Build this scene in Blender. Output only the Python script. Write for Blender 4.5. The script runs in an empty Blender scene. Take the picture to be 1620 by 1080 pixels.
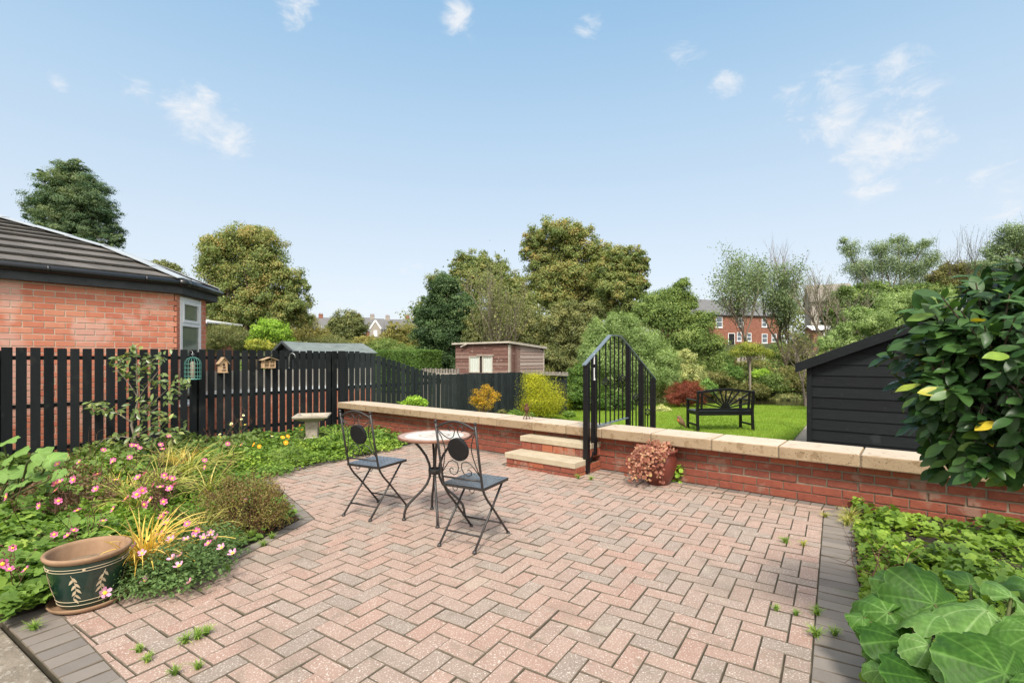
import bpy, bmesh, math, random
import numpy as np
from mathutils import Vector, Matrix
random.seed(7); RNG = np.random.default_rng(11)
C = bpy.context.scene.collection
scene = bpy.context.scene
# ---------------------------------------------------------------- camera model
H = 1.32; F = 790.0; HX = 810.0; HY = 565.0
def G(x, y, z=0.0):
    Y = (H - z) * F / (y - HY)
    return Vector(((x - HX) / F * Y, Y, z))
def A(x, y, Y):
    return Vector(((x - HX) / F * Y, Y, H - (y - HY) / F * Y))
cam_d = bpy.data.cameras.new("camera"); cam = bpy.data.objects.new("camera", cam_d); C.objects.link(cam)
cam.location = (0, 0, H); cam.rotation_euler = (math.pi / 2, 0, 0)
cam_d.sensor_width = 36; cam_d.lens = 36 * F / 1620; cam_d.shift_y = 25 / 1620; cam_d.clip_start = 0.05; cam_d.clip_end = 4000
cam_d.dof.use_dof = False
scene.camera = cam
# directions on the ground: the low wall, across it, and the paving
WD = Vector((.778, -.6285, 0)).normalized(); DD = Vector((.6285, .778, 0)).normalized()
H1 = Vector((.544, .839, 0)).normalized(); H2 = Vector((H1.y, -H1.x, 0))
UP = Vector((0, 0, 1))
LAWN = -.22
def gh(X, Y):
    X = np.asarray(X, float); Y = np.asarray(Y, float)
    r = np.interp(Y, [-1e3, 16.6, 17.6, 30, 32, 36, 50, 82, 120, 300, 900], [-.32, -.32, -1.5, -1.6, -1.0, -.1, .8, 3.4, 4.5, 5, 5])
    l = np.interp(Y, [-1e3, 40, 90, 155, 200, 900], [-.32, -.32, 1.2, 7.5, 9, 9])
    t = np.clip((X + 3) / 5.0, 0, 1); t = t * t * (3 - 2 * t)
    return l * (1 - t) + r * t
def ghf(X, Y): return float(gh(X, Y))
# ---------------------------------------------------------------- tagging
def tag(o, label=None, cat=None, group=None, kind=None):
    if label: o['label'] = label
    if cat: o['category'] = cat
    if group: o['group'] = group
    if kind: o['kind'] = kind
    return o
def thing(name, label, cat, loc=(0, 0, 0), group=None):
    o = bpy.data.objects.new(name, None); C.objects.link(o); o.location = loc; o.empty_display_size = .1
    return tag(o, label, cat, group)
def wloc(p):
    v = Vector((0, 0, 0))
    while p is not None: v += p.location; p = p.parent
    return v
def copy_tree(o, parent=None):
    c = o.copy(); C.objects.link(c); c.parent = parent
    for ch in list(o.children): copy_tree(ch, c)
    return c
# ---------------------------------------------------------------- mesh builder
class MB:
    def __init__(s): s.v = []; s.f = []; s.r = []; s.cur = 0.5
    def add(s, vs, fs, r=None):
        b = len(s.v); s.v += [tuple(v) for v in vs]; s.f += [tuple(b + i for i in f) for f in fs]
        s.r += [s.cur if r is None else r] * len(vs)
    def boxo(s, o, a, b, c, r=None, ins=0.0):
        """parallelepiped from corner o with edges a,b,c; ins shrinks the far c face"""
        o, a, b, c = map(Vector, (o, a, b, c)); ia = a.normalized() * ins if ins else Vector(); ib = b.normalized() * ins if ins else Vector()
        vs = [o, o + a, o + a + b, o + b, o + c + ia + ib, o + a + c - ia + ib, o + a + b + c - ia - ib, o + b + c + ia - ib]
        fs = [(0, 3, 2, 1), (4, 5, 6, 7), (0, 1, 5, 4), (1, 2, 6, 5), (2, 3, 7, 6), (3, 0, 4, 7)]
        if a.cross(b).dot(c) < 0: fs = [f[::-1] for f in fs]
        s.add(vs, fs, r)
    def box(s, c, sx, sy, sz, ax=None, ay=None, r=None):
        ax = Vector((1, 0, 0)) if ax is None else Vector(ax).normalized(); ay = Vector((0, 1, 0)) if ay is None else Vector(ay).normalized()
        az = ax.cross(ay).normalized(); c = Vector(c)
        s.boxo(c - ax * sx / 2 - ay * sy / 2 - az * sz / 2, ax * sx, ay * sy, az * sz, r)
    def bar(s, p, q, w, h, up=UP, r=None):
        p, q = Vector(p), Vector(q); d = (q - p).normalized(); up = Vector(up)
        if abs(d.dot(up)) > .98: up = Vector((0, 1, 0)) if abs(d.y) < .9 else Vector((1, 0, 0))
        sd = d.cross(up).normalized(); u = sd.cross(d).normalized()
        s.boxo(p - sd * w / 2 - u * h / 2, sd * w, q - p, u * h, r)
    def tube(s, pts, rad, n=6, cap=True, r=None):
        pts = [Vector(p) for p in pts]; rad = [rad] * len(pts) if isinstance(rad, (int, float)) else list(rad)
        vs = []; ref = None
        for i, p in enumerate(pts):
            t = (pts[min(i + 1, len(pts) - 1)] - pts[max(i - 1, 0)])
            t = t.normalized() if t.length > 1e-9 else UP
            if ref is None:
                ref = t.cross(Vector((.13, .21, .97)) if abs(t.z) < .9 else Vector((1, .1, 0))).normalized()
            else: ref = (ref - t * ref.dot(t)).normalized()
            bi = t.cross(ref)
            for k in range(n):
                a = 2 * math.pi * k / n; vs.append(p + (ref * math.cos(a) + bi * math.sin(a)) * rad[i])
        fs = []
        for i in range(len(pts) - 1):
            for k in range(n):
                a, b = i * n + k, i * n + (k + 1) % n; fs.append((a, b, b + n, a + n))
        if cap: fs.append(tuple(range(n - 1, -1, -1))); fs.append(tuple(range(len(vs) - n, len(vs))))
        s.add(vs, fs, r)
    def lathe(s, prof, c=(0, 0, 0), n=40, r=None, sx=1, sy=1):
        c = Vector(c); vs = []
        for rr, z in prof:
            for k in range(n):
                a = 2 * math.pi * k / n; vs.append(c + Vector((rr * math.cos(a) * sx, rr * math.sin(a) * sy, z)))
        fs = []
        for i in range(len(prof) - 1):
            for k in range(n):
                a, b = i * n + k, i * n + (k + 1) % n; fs.append((a, b, b + n, a + n))
        s.add(vs, fs, r)
    def prism(s, poly, z0, z1, r=None):
        n = len(poly); vs = [(p[0], p[1], z0) for p in poly] + [(p[0], p[1], z1) for p in poly]
        ar = sum(poly[i][0] * poly[(i + 1) % n][1] - poly[(i + 1) % n][0] * poly[i][1] for i in range(n))
        fs = [tuple(range(n - 1, -1, -1)), tuple(range(n, 2 * n))] + [(i, (i + 1) % n, n + (i + 1) % n, n + i) for i in range(n)]
        if ar < 0: fs = [f[::-1] for f in fs]
        s.add(vs, fs, r)
    def slab(s, pts, t, r=None):
        """planar polygon pts (3d) thickened by vector t"""
        pts = [Vector(p) for p in pts]; n = len(pts); t = Vector(t)
        fs = [tuple(range(n - 1, -1, -1)), tuple(range(n, 2 * n))] + [(i, (i + 1) % n, n + (i + 1) % n, n + i) for i in range(n)]
        nrm = (pts[1] - pts[0]).cross(pts[2] - pts[1])
        if nrm.dot(t) < 0: fs = [f[::-1] for f in fs]
        s.add(pts + [p + t for p in pts], fs, r)
    def build(s, name, mat, parent=None, smooth=False, bevel=0, loc=None, seg=2, label=None, solid=0):
        off = wloc(parent) if parent is not None else (Vector(loc) if loc is not None else Vector((0, 0, 0)))
        me = bpy.data.meshes.new(name); me.from_pydata([(v[0] - off.x, v[1] - off.y, v[2] - off.z) for v in s.v], [], s.f)
        at = me.attributes.new('rnd', 'FLOAT', 'POINT'); at.data.foreach_set('value', s.r)
        me.materials.append(mat); me.update()
        if smooth: me.polygons.foreach_set('use_smooth', [True] * len(me.polygons))
        o = bpy.data.objects.new(name, me); C.objects.link(o); o.parent = parent
        if parent is None and loc is not None: o.location = loc
        if solid:
            m = o.modifiers.new('thick', 'SOLIDIFY'); m.thickness = solid; m.offset = 0
        if bevel:
            m = o.modifiers.new('bevel', 'BEVEL'); m.width = bevel; m.segments = seg; m.limit_method = 'ANGLE'; m.angle_limit = .7
        if label: o['label'] = label
        return o
# ---------------------------------------------------------------- leaf scattering
def nmesh(name, V, Fq, R, mat, parent, smooth=False, loc=None):
    """V (N,3), Fq list/array of equal-size faces"""
    off = wloc(parent) if parent is not None else (Vector(loc) if loc is not None else Vector((0, 0, 0)))
    V = V - np.array([off.x, off.y, off.z]); me = bpy.data.meshes.new(name)
    Fq = np.asarray(Fq, dtype=np.int32); k = Fq.shape[1]
    me.vertices.add(len(V)); me.vertices.foreach_set('co', V.astype(np.float32).ravel())
    me.loops.add(Fq.size); me.loops.foreach_set('vertex_index', Fq.ravel())
    me.polygons.add(len(Fq)); me.polygons.foreach_set('loop_start', np.arange(0, Fq.size, k, dtype=np.int32))
    me.polygons.foreach_set('loop_total', np.full(len(Fq), k, dtype=np.int32))
    me.update(calc_edges=True); me.validate()
    at = me.attributes.new('rnd', 'FLOAT', 'POINT'); at.data.foreach_set('value', R.astype(np.float32))
    me.materials.append(mat)
    if smooth: me.polygons.foreach_set('use_smooth', [True] * len(me.polygons))
    o = bpy.data.objects.new(name, me); C.objects.link(o); o.parent = parent
    if parent is None and loc is not None: o.location = loc
    return o
DIAM = (np.array([(0, -.5, 0), (.27, -.05, .07), (0, .5, 0), (-.27, -.05, .07)]), [(0, 1, 2, 3)])
def leaf_tmpl(seg=4, w=.2, droop=.15, fold=.05, wave=0.0):
    vs = []; fs = []
    for i in range(seg + 1):
        t = i / seg; ww = w * math.sin(math.pi * min(1, t * .93 + .04)) ** .8 if 0 < i < seg else w * .06
        z = -droop * t * t
        vs += [(-ww, t, z + fold * (ww / w) + wave * math.sin(t * 9)), (0, t, z), (ww, t, z + fold * (ww / w) + wave * math.cos(t * 9))]
    for i in range(seg):
        a = 3 * i; fs += [(a, a + 1, a + 4, a + 3), (a + 1, a + 2, a + 5, a + 4)]
    return np.array(vs), fs
LEAF = leaf_tmpl(3, .24, .12, .06)
BIGL = leaf_tmpl(7, .2, .14, .05, .024)
STRAP = leaf_tmpl(6, .022, .0, .006)
def round_tmpl(n=8, lob=.12):
    vs = [(0, .45, -.03)]; fs = []
    for k in range(n):
        a = -math.pi / 2 + 2 * math.pi * k / n
        rr = .5 * (1 - lob * (k % 2)); vs.append((rr * math.cos(a), .5 + rr * math.sin(a), .05 * (k % 2)))
    for k in range(0, n, 2):
        fs.append((0, k + 1, (k + 1) % n + 1, (k + 2) % n + 1))
    return np.array(vs), fs
ROUND = round_tmpl()
def tri_tmpl():
    V = []; Fs = []
    for a in (-1.9, 0, 1.9):
        v, f = round_tmpl(6, .1); ca, sa = math.cos(a), math.sin(a); b = len(V)
        v = v * .62; V += [(x * ca - y * sa, x * sa + y * ca + .15, z) for x, y, z in v]; Fs += [tuple(b + i for i in q) for q in f]
    return np.array(V), Fs
TRIF = tri_tmpl()
def frames(N, T=None, roll=None):
    """rotation matrices whose z is N, y is projected T"""
    N = N / np.maximum(np.linalg.norm(N, axis=1, keepdims=True), 1e-9)
    if T is None: T = RNG.normal(size=N.shape)
    T = T - N * np.sum(T * N, axis=1, keepdims=True); T /= np.maximum(np.linalg.norm(T, axis=1, keepdims=True), 1e-9)
    X = np.cross(T, N); return np.stack([X, T, N], axis=2)
def scatter(name, tm, P, R3, S, rnd, mat, parent=None, loc=None, smooth=False):
    tv, tf = tm; n = len(P); k = len(tv)
    S = np.asarray(S, float); S = S[:, None] if S.ndim == 1 else S
    loc_ = tv[None, :, :] * S[:, None, :] if S.shape[1] in (1, 3) else None
    V = np.einsum('nij,nkj->nki', R3, loc_) + P[:, None, :]
    tf = np.array(tf); Fq = (tf[None] + (np.arange(n) * k)[:, None, None]).reshape(-1, tf.shape[1])
    return nmesh(name, V.reshape(-1, 3), Fq, np.repeat(rnd, k), mat, parent, smooth, loc)
def rdir(n, up=0.0):
    v = RNG.normal(size=(n, 3)); v /= np.linalg.norm(v, axis=1, keepdims=True); v[:, 2] += up; return v
# ---------------------------------------------------------------- materials
def nd(nt, typ, **kw):
    n = nt.nodes.new(typ)
    for k, v in kw.items(): setattr(n, k, v)
    return n
def base_mat(name):
    m = bpy.data.materials.new(name); m.use_nodes = True; nt = m.node_tree; nt.nodes.clear()
    out = nd(nt, 'ShaderNodeOutputMaterial'); p = nd(nt, 'ShaderNodeBsdfPrincipled'); nt.links.new(p.outputs[0], out.inputs[0])
    return m, nt, p, out
def ramp(nt, stops, interp='LINEAR'):
    r = nd(nt, 'ShaderNodeValToRGB'); r.color_ramp.interpolation = interp; e = r.color_ramp.elements
    while len(e) < len(stops): e.new(.5)
    for i, (p, c) in enumerate(stops): e[i].position = p; e[i].color = (*c, 1) if len(c) == 3 else c
    return r
def noise(nt, scale, detail=4, rough=.6, coord='Object', stretch=None, dist=0):
    tc = nd(nt, 'ShaderNodeTexCoord'); n = nd(nt, 'ShaderNodeTexNoise'); n.inputs['Scale'].default_value = scale
    n.inputs['Detail'].default_value = detail; n.inputs['Roughness'].default_value = rough; n.inputs['Distortion'].default_value = dist
    if stretch:
        mp = nd(nt, 'ShaderNodeMapping'); mp.inputs['Scale'].default_value = stretch; nt.links.new(tc.outputs[coord], mp.inputs[0]); nt.links.new(mp.outputs[0], n.inputs[0])
    else: nt.links.new(tc.outputs[coord], n.inputs[0])
    return n
def mixc(nt, fac, a, b, mode='MIX'):
    m = nd(nt, 'ShaderNodeMix', data_type='RGBA', blend_type=mode)
    for sock, val in ((0, fac), (6, a), (7, b)):
        if hasattr(val, 'is_linked') or hasattr(val, 'links'): nt.links.new(val, m.inputs[sock])
        elif sock == 0: m.inputs[0].default_value = val
        else: m.inputs[sock].default_value = (*val, 1)
    return m.outputs[2]
def surf(name, cols, scale=8, rough=.7, bump=.2, bscale=40, attr=None, spots=None, spec=.3, metal=0, stretch=None, detail=5, bstretch=None, bdist=.004, coat=0):
    """cols: ramp colours driven by noise; attr: ramp driven by the per-piece value, mixed with the noise; spots: (scale, thresh, colour, amount)"""
    m, nt, p, out = base_mat(name)
    n = noise(nt, scale, detail, .65, stretch=stretch)
    k = len(cols); r = ramp(nt, [(.3 + .4 * i / max(1, k - 1), c) for i, c in enumerate(cols)]); nt.links.new(n.outputs[0], r.inputs[0]); col = r.outputs[0]
    if attr:
        a = nd(nt, 'ShaderNodeAttribute', attribute_name='rnd'); k = len(attr)
        r2 = ramp(nt, [(i / max(1, k - 1), c) for i, c in enumerate(attr)]); nt.links.new(a.outputs['Fac'], r2.inputs[0])
        col = mixc(nt, .45, r2.outputs[0], col)
    for sp in (spots or []):
        ns = noise(nt, sp[0], 3, .6); rr = ramp(nt, [(sp[1], (0, 0, 0)), (min(.99, sp[1] + .06), (sp[3],) * 3)]); nt.links.new(ns.outputs[0], rr.inputs[0])
        col = mixc(nt, rr.outputs[0], col, sp[2])
    nt.links.new(col, p.inputs['Base Color']); p.inputs['Roughness'].default_value = rough; p.inputs['Specular IOR Level'].default_value = spec; p.inputs['Metallic'].default_value = metal
    if coat: p.inputs['Coat Weight'].default_value = coat; p.inputs['Coat Roughness'].default_value = .15
    if bump:
        b = nd(nt, 'ShaderNodeBump'); b.inputs['Strength'].default_value = bump; b.inputs['Distance'].default_value = bdist
        nb = noise(nt, bscale, 6, .7, stretch=bstretch); nt.links.new(nb.outputs[0], b.inputs['Height']); nt.links.new(b.outputs[0], p.inputs['Normal'])
    return m
_lm = {}
def leafm(name, cols, trans=.3, rough=.55, spec=.25, veins=False, gain=1.3):
    if name in _lm: return _lm[name]
    m, nt, p, out = base_mat(name)
    a = nd(nt, 'ShaderNodeAttribute', attribute_name='rnd'); k = len(cols)
    r = ramp(nt, [(i / max(1, k - 1), c) for i, c in enumerate(cols)]); nt.links.new(a.outputs['Fac'], r.inputs[0]); col = r.outputs[0]
    n = noise(nt, 30 if veins else 3, 3); mm = ramp(nt, [(.3, (.8, .8, .8)), (.7, (1.2, 1.2, 1.2))]); nt.links.new(n.outputs[0], mm.inputs[0])
    col = mixc(nt, 1.0, col, mm.outputs[0], 'MULTIPLY')
    if gain != 1: col = mixc(nt, 1.0, col, (gain, gain, gain * .92), 'MULTIPLY')
    nt.links.new(col, p.inputs['Base Color']); p.inputs['Roughness'].default_value = rough; p.inputs['Specular IOR Level'].default_value = spec
    t = nd(nt, 'ShaderNodeBsdfTranslucent'); tcol = mixc(nt, 1.0, col, (1.3, 1.35, .7), 'MULTIPLY'); nt.links.new(tcol, t.inputs[0])
    mx = nd(nt, 'ShaderNodeMixShader'); mx.inputs[0].default_value = trans; nt.links.new(p.outputs[0], mx.inputs[1]); nt.links.new(t.outputs[0], mx.inputs[2]); nt.links.new(mx.outputs[0], out.inputs[0])
    _lm[name] = m; return m
M = {}
M['paver'] = surf('paver_block', [(.25, .18, .145), (.36, .27, .22)], 5, .88, .7, 220, attr=[(.22, .195, .17), (.28, .225, .19), (.34, .225, .185), (.365, .245, .20), (.36, .20, .155)],
                  spots=[(130, .575, (.66, .60, .54), .8), (90, .61, (.17, .13, .1), .55), (1.1, .58, (.17, .14, .11), .34), (6, .60, (.20, .17, .13), .4), (2.3, .62, (.40, .35, .28), .35)], bdist=.004)
M['paver_dark'] = surf('grey_paver_block', [(.16, .135, .12), (.235, .205, .18)], 4, .85, .5, 200, attr=[(.13, .115, .105), (.19, .165, .145), (.25, .22, .19)],
                  spots=[(140, .66, (.42, .38, .34), .5), (1.7, .6, (.13, .14, .09), .4)], bdist=.003)
M['joint'] = surf('joint_sand', [(.025, .028, .015), (.07, .055, .036)], 6, .95, .6, 90)
M['brick'] = surf('garden_wall_brick', [(.17, .05, .034), (.30, .10, .062)], 18, .88, .8, 90, attr=[(.13, .045, .034), (.23, .062, .04), (.32, .085, .045), (.44, .14, .06)],
                  spots=[(4, .58, (.30, .21, .16), .5), (26, .62, (.08, .045, .035), .6), (70, .66, (.45, .3, .22), .5)], bdist=.008)
M['mortar'] = surf('wall_mortar', [(.13, .105, .075), (.27, .23, .175)], 10, .95, .6, 80)
M['hbrick'] = surf('house_brick', [(.50, .165, .095), (.62, .27, .17)], 9, .8, .4, 120, attr=[(.40, .10, .065), (.52, .155, .09), (.57, .21, .13), (.62, .28, .18)],
                  spots=[(1.1, .55, (.68, .46, .39), .5), (60, .68, (.3, .1, .06), .4)])
M['hmortar'] = surf('house_mortar', [(.50, .42, .32), (.62, .54, .43)], 12, .95, .3, 80)
M['stone'] = surf('sandstone_coping', [(.40, .325, .245), (.52, .44, .35)], 3.5, .85, .6, 70, attr=[(.39, .325, .25), (.53, .455, .37)],
                  spots=[(13, .60, (.27, .19, .12), .55), (60, .66, (.2, .15, .1), .6)], bdist=.006)
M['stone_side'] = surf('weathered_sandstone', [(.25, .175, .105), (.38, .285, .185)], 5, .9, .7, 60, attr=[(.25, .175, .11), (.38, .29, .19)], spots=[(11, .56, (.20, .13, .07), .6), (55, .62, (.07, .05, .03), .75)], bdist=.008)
M['slabstone'] = surf('step_slab_stone', [(.36, .30, .21), (.49, .42, .31)], 5, .88, .5, 90, spots=[(40, .62, (.24, .2, .14), .5), (5, .6, (.27, .22, .15), .5)])
M['fence'] = surf('black_fence_paint', [(.005, .0065, .008), (.013, .016, .018)], 9, .7, .8, 60, attr=[(.004, .0055, .007), (.022, .026, .028)], spots=[(1.6, .62, (.03, .034, .03), .5), (5, .66, (.035, .035, .03), .4), (26, .73, (.10, .10, .09), .3)], stretch=(3, 3, .5), bstretch=(6, 6, .6), spec=.16)
M['fence_far'] = surf('dark_grey_fence_paint', [(.012, .017, .019), (.028, .035, .037)], 6, .75, .5, 60, attr=[(.010, .014, .016), (.036, .044, .046)], spots=[(9, .64, (.07, .075, .06), .4)], spec=.15, bstretch=(6, 6, .6))
M['shedblack'] = surf('black_shed_stain', [(.004, .005, .0065), (.012, .0145, .0175)], 5, .62, .9, 30, attr=[(.004, .005, .006), (.013, .016, .019)], stretch=(1, 1, 9), bstretch=(1, 1, 12), spots=[(20, .70, (.10, .10, .10), .4), (3, .62, (.03, .034, .038), .5)], spec=.16)
M['iron'] = surf('black_wrought_iron', [(.004, .004, .005), (.010, .010, .011)], 30, .4, .15, 120, spec=.28)
M['chairiron'] = surf('worn_black_iron', [(.016, .015, .015), (.035, .031, .03)], 25, .42, .3, 150, spec=.5, spots=[(45, .66, (.10, .05, .03), .5)])
M['rail'] = surf('grey_handrail_paint', [(.10, .13, .16), (.15, .18, .21)], 20, .35, .05, 100, spec=.5)
M['benchm'] = surf('black_bench_paint', [(.004, .004, .005), (.009, .009, .010)], 20, .4, .1, 80, spec=.4)
M['soil'] = surf('dark_soil', [(.018, .012, .008), (.06, .045, .03)], 14, .95, 1, 50, bdist=.02)
M['ground'] = surf('rough_ground', [(.025, .035, .012), (.075, .08, .03)], 1.2, .95, .8, 10, bdist=.05)
M['lawn'] = surf('lawn_turf', [(.13, .22, .016), (.20, .32, .03)], 1.8, .9, .8, 60, bdist=.02)
M['bark'] = surf('tree_bark', [(.06, .045, .032), (.16, .125, .09)], 12, .9, .8, 30, bstretch=(1, 1, .2), bdist=.03)
M['barkpale'] = surf('pale_bark', [(.14, .115, .085), (.28, .24, .19)], 12, .9, .8, 30, bdist=.02)
M['twig'] = surf('reddish_twig', [(.08, .035, .025), (.16, .08, .05)], 20, .8, 0)
M['greenstem'] = surf('green_stem', [(.05, .07, .02), (.11, .12, .04)], 20, .7, 0)
M['white'] = surf('white_upvc', [(.72, .74, .76), (.8, .81, .82)], 8, .35, 0)
M['slate'] = surf('concrete_roof_tile', [(.085, .078, .072), (.14, .128, .118)], 6, .75, .4, 70, attr=[(.075, .068, .062), (.15, .137, .125)], spots=[(9, .64, (.17, .15, .12), .4)])
M['ridge'] = surf('grey_hip_flashing', [(.30, .33, .36), (.42, .45, .48)], 5, .5, .2, 40)
M['gutter'] = surf('black_gutter_plastic', [(.008, .008, .009), (.012, .012, .013)], 9, .28, 0, spec=.5)
M['fascia'] = surf('dark_grey_fascia', [(.030, .034, .038), (.055, .06, .065)], 7, .6, .4, 20, bstretch=(1, 1, 8))
M['felt'] = surf('green_grey_roof_felt', [(.11, .135, .135), (.19, .215, .21)], 5, .9, .3, 120)
M['redwood'] = surf('weathered_red_timber', [(.10, .045, .036), (.21, .125, .10)], 5, .85, .6, 30, attr=[(.09, .038, .032), (.15, .075, .06), (.28, .20, .17)], stretch=(1, 1, 7), bstretch=(1, 1, 9), spots=[(7, .62, (.38, .31, .27), .5)])
M['paletimber'] = surf('pale_weathered_timber', [(.34, .30, .25), (.50, .45, .39)], 9, .85, .4, 50)
M['greytimber'] = surf('grey_weathered_timber', [(.16, .14, .12), (.30, .27, .24)], 9, .9, .4, 50)
M['curtain'] = surf('pale_curtain_cloth', [(.42, .46, .42), (.58, .60, .55)], 12, .9, .2, 20, stretch=(8, 8, .5))
M['concrete'] = surf('old_concrete', [(.15, .125, .095), (.28, .24, .19)], 9, .95, 1, 45, spots=[(38, .55, (.42, .38, .33), .5), (4, .6, (.12, .1, .075), .5)], bdist=.012)
M['bathstone'] = surf('cast_stone', [(.30, .26, .21), (.44, .39, .32)], 9, .95, .8, 60, spots=[(20, .6, (.18, .16, .12), .5)], bdist=.01)
M['glaze'] = surf('dark_green_glaze', [(.005, .022, .016), (.011, .038, .028)], 6, .25, .05, 60, spec=.6, coat=.5)
M['clay'] = surf('buff_clay', [(.20, .12, .07), (.33, .21, .13)], 7, .8, .3, 50, spots=[(12, .62, (.22, .13, .08), .5)])
M['motif'] = surf('cream_painted_motif', [(.48, .38, .25), (.56, .46, .32)], 20, .5, 0)
M['redpot'] = surf('dark_red_glaze_pot', [(.085, .018, .012), (.16, .04, .028)], 6, .35, .15, 40, spec=.5)
M['feeder'] = surf('green_painted_wire', [(.07, .24, .20), (.12, .32, .27)], 20, .4, 0, spec=.5)
M['birdwood'] = surf('pale_birdbox_wood', [(.42, .27, .15), (.58, .40, .25)], 14, .75, .3, 40)
M['birdroof'] = surf('birdbox_roof_wood', [(.30, .2, .12), (.42, .31, .2)], 14, .75, .3, 40)
M['darkhole'] = surf('dark_hollow', [(.012, .010, .008), (.02, .016, .012)], 10, .9, 0)
M['straw'] = surf('cane_ends', [(.35, .23, .12), (.55, .42, .26)], 90, .9, .6, 120)
M['galv'] = surf('galvanised_steel', [(.25, .26, .27), (.4, .41, .42)], 20, .4, 0, metal=.8)
M['rust'] = surf('rusty_metal', [(.06, .025, .015), (.13, .06, .035)], 40, .8, .3, 100)
M['gravel'] = surf('pale_gravel', [(.22, .19, .15), (.42, .38, .32)], 45, .95, 1, 60, bdist=.02)
M['render'] = surf('beige_render', [(.42, .37, .29), (.52, .46, .37)], 3, .9, .2, 50)
M['greyrender'] = surf('grey_stone_wall', [(.26, .235, .20), (.36, .33, .29)], 3, .9, .4, 10)
M['farbrick'] = surf('distant_red_brick', [(.20, .08, .055), (.29, .13, .09)], 2.5, .9, 0)
M['farslate'] = surf('distant_slate_roof', [(.105, .105, .11), (.17, .17, .175)], 2, .8, 0)
M['blackdoor'] = surf('black_door_paint', [(.01, .01, .012), (.02, .02, .022)], 5, .4, 0)
M['redleafbird'] = surf('robin_brown', [(.12, .07, .04), (.22, .13, .08)], 40, .8, .2, 90)
M['redbreast'] = surf('robin_orange', [(.45, .13, .04), (.55, .2, .07)], 40, .8, .2, 90)
def glass_mat(name, col, rough=.06):
    m, nt, p, out = base_mat(name); n = noise(nt, 2, 3); r = ramp(nt, [(.3, tuple(c * .7 for c in col)), (.7, col)]); nt.links.new(n.outputs[0], r.inputs[0]); nt.links.new(r.outputs[0], p.inputs['Base Color'])
    p.inputs['Roughness'].default_value = rough; p.inputs['Specular IOR Level'].default_value = .8; return m
M['glass'] = glass_mat('window_glass', (.17, .20, .15)); M['farglass'] = glass_mat('distant_window_glass', (.10, .13, .16), .15)
def water_mat():
    m, nt, p, out = base_mat('stream_water'); p.inputs['Base Color'].default_value = (.018, .016, .010, 1); p.inputs['Roughness'].default_value = .08; p.inputs['Specular IOR Level'].default_value = .6
    b = nd(nt, 'ShaderNodeBump'); b.inputs['Strength'].default_value = .25; b.inputs['Distance'].default_value = .05; n = noise(nt, 1.4, 4, stretch=(1, 3, 1)); nt.links.new(n.outputs[0], b.inputs['Height']); nt.links.new(b.outputs[0], p.inputs['Normal']); return m
M['water'] = water_mat()
# table top: mosaic of pale stone with a pinkish ring
def mosaic():
    m, nt, p, out = base_mat('mosaic_table_top'); tc = nd(nt, 'ShaderNodeTexCoord'); vr = nd(nt, 'ShaderNodeTexVoronoi'); vr.inputs['Scale'].default_value = 42; nt.links.new(tc.outputs['Object'], vr.inputs[0])
    ln = nd(nt, 'ShaderNodeVectorMath', operation='LENGTH'); sp = nd(nt, 'ShaderNodeVectorMath', operation='MULTIPLY'); sp.inputs[1].default_value = (1, 1, 0); nt.links.new(tc.outputs['Object'], sp.inputs[0]); nt.links.new(sp.outputs[0], ln.inputs[0])
    r = ramp(nt, [(.0, (.50, .40, .33)), (.10, (.62, .58, .52)), (.12, (.40, .31, .25)), (.14, (.62, .60, .55)), (.235, (.60, .58, .53)), (.245, (.40, .25, .19)), (.275, (.46, .30, .24)), (.30, (.30, .18, .14))]); nt.links.new(ln.outputs['Value'], r.inputs[0])
    bw = nd(nt, 'ShaderNodeSeparateColor'); nt.links.new(vr.outputs['Color'], bw.inputs[0]); rr = ramp(nt, [(0, (.72, .72, .72)), (1, (1.12, 1.12, 1.12))]); nt.links.new(bw.outputs[0], rr.inputs[0])
    c = mixc(nt, 1.0, r.outputs[0], rr.outputs[0], 'MULTIPLY'); nt.links.new(c, p.inputs['Base Color']); p.inputs['Roughness'].default_value = .35; return m
M['mosaic'] = mosaic()
# ================================================================ SETTING
# terrain
def terrain():
    xs = np.concatenate([np.linspace(-900, -60, 15), np.linspace(-56, -14, 16), np.linspace(-13, 22, 60), np.linspace(24, 70, 16), np.linspace(80, 900, 14)])
    ys = np.concatenate([np.linspace(-60, -2, 6), np.linspace(0, 14, 15), np.linspace(15, 60, 80), np.linspace(62, 220, 40), np.linspace(240, 1400, 12)])
    X, Y = np.meshgrid(xs, ys); Z = gh(X, Y)
    far = np.clip((Y - 18) / 30, 0, 1); Z = Z + far * (np.sin(X * .31 + 1) * np.cos(Y * .23) * .18 + np.sin(X * .9) * .05)
    near = (Y < 16) & (np.abs(X) < 12); Z = np.where(near, -.34, Z)
    ny, nx = X.shape; idx = np.arange(nx * ny).reshape(ny, nx)
    Fq = np.stack([idx[:-1, :-1], idx[:-1, 1:], idx[1:, 1:], idx[1:, :-1]], -1).reshape(-1, 4)
    o = nmesh('ground', np.stack([X, Y, Z], -1).reshape(-1, 3), Fq, np.full(nx * ny, .5), M['ground'], None, True); tag(o, kind='structure')
terrain()
# the low wall: front face of its coping runs from WL through WR
WL = Vector((-3.21, 9.18, 0)); HW = .495
def wall_pt(s, q=0, z=0): return WL + WD * s + DD * q + UP * z
FACE = .13; DEP = .46
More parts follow.
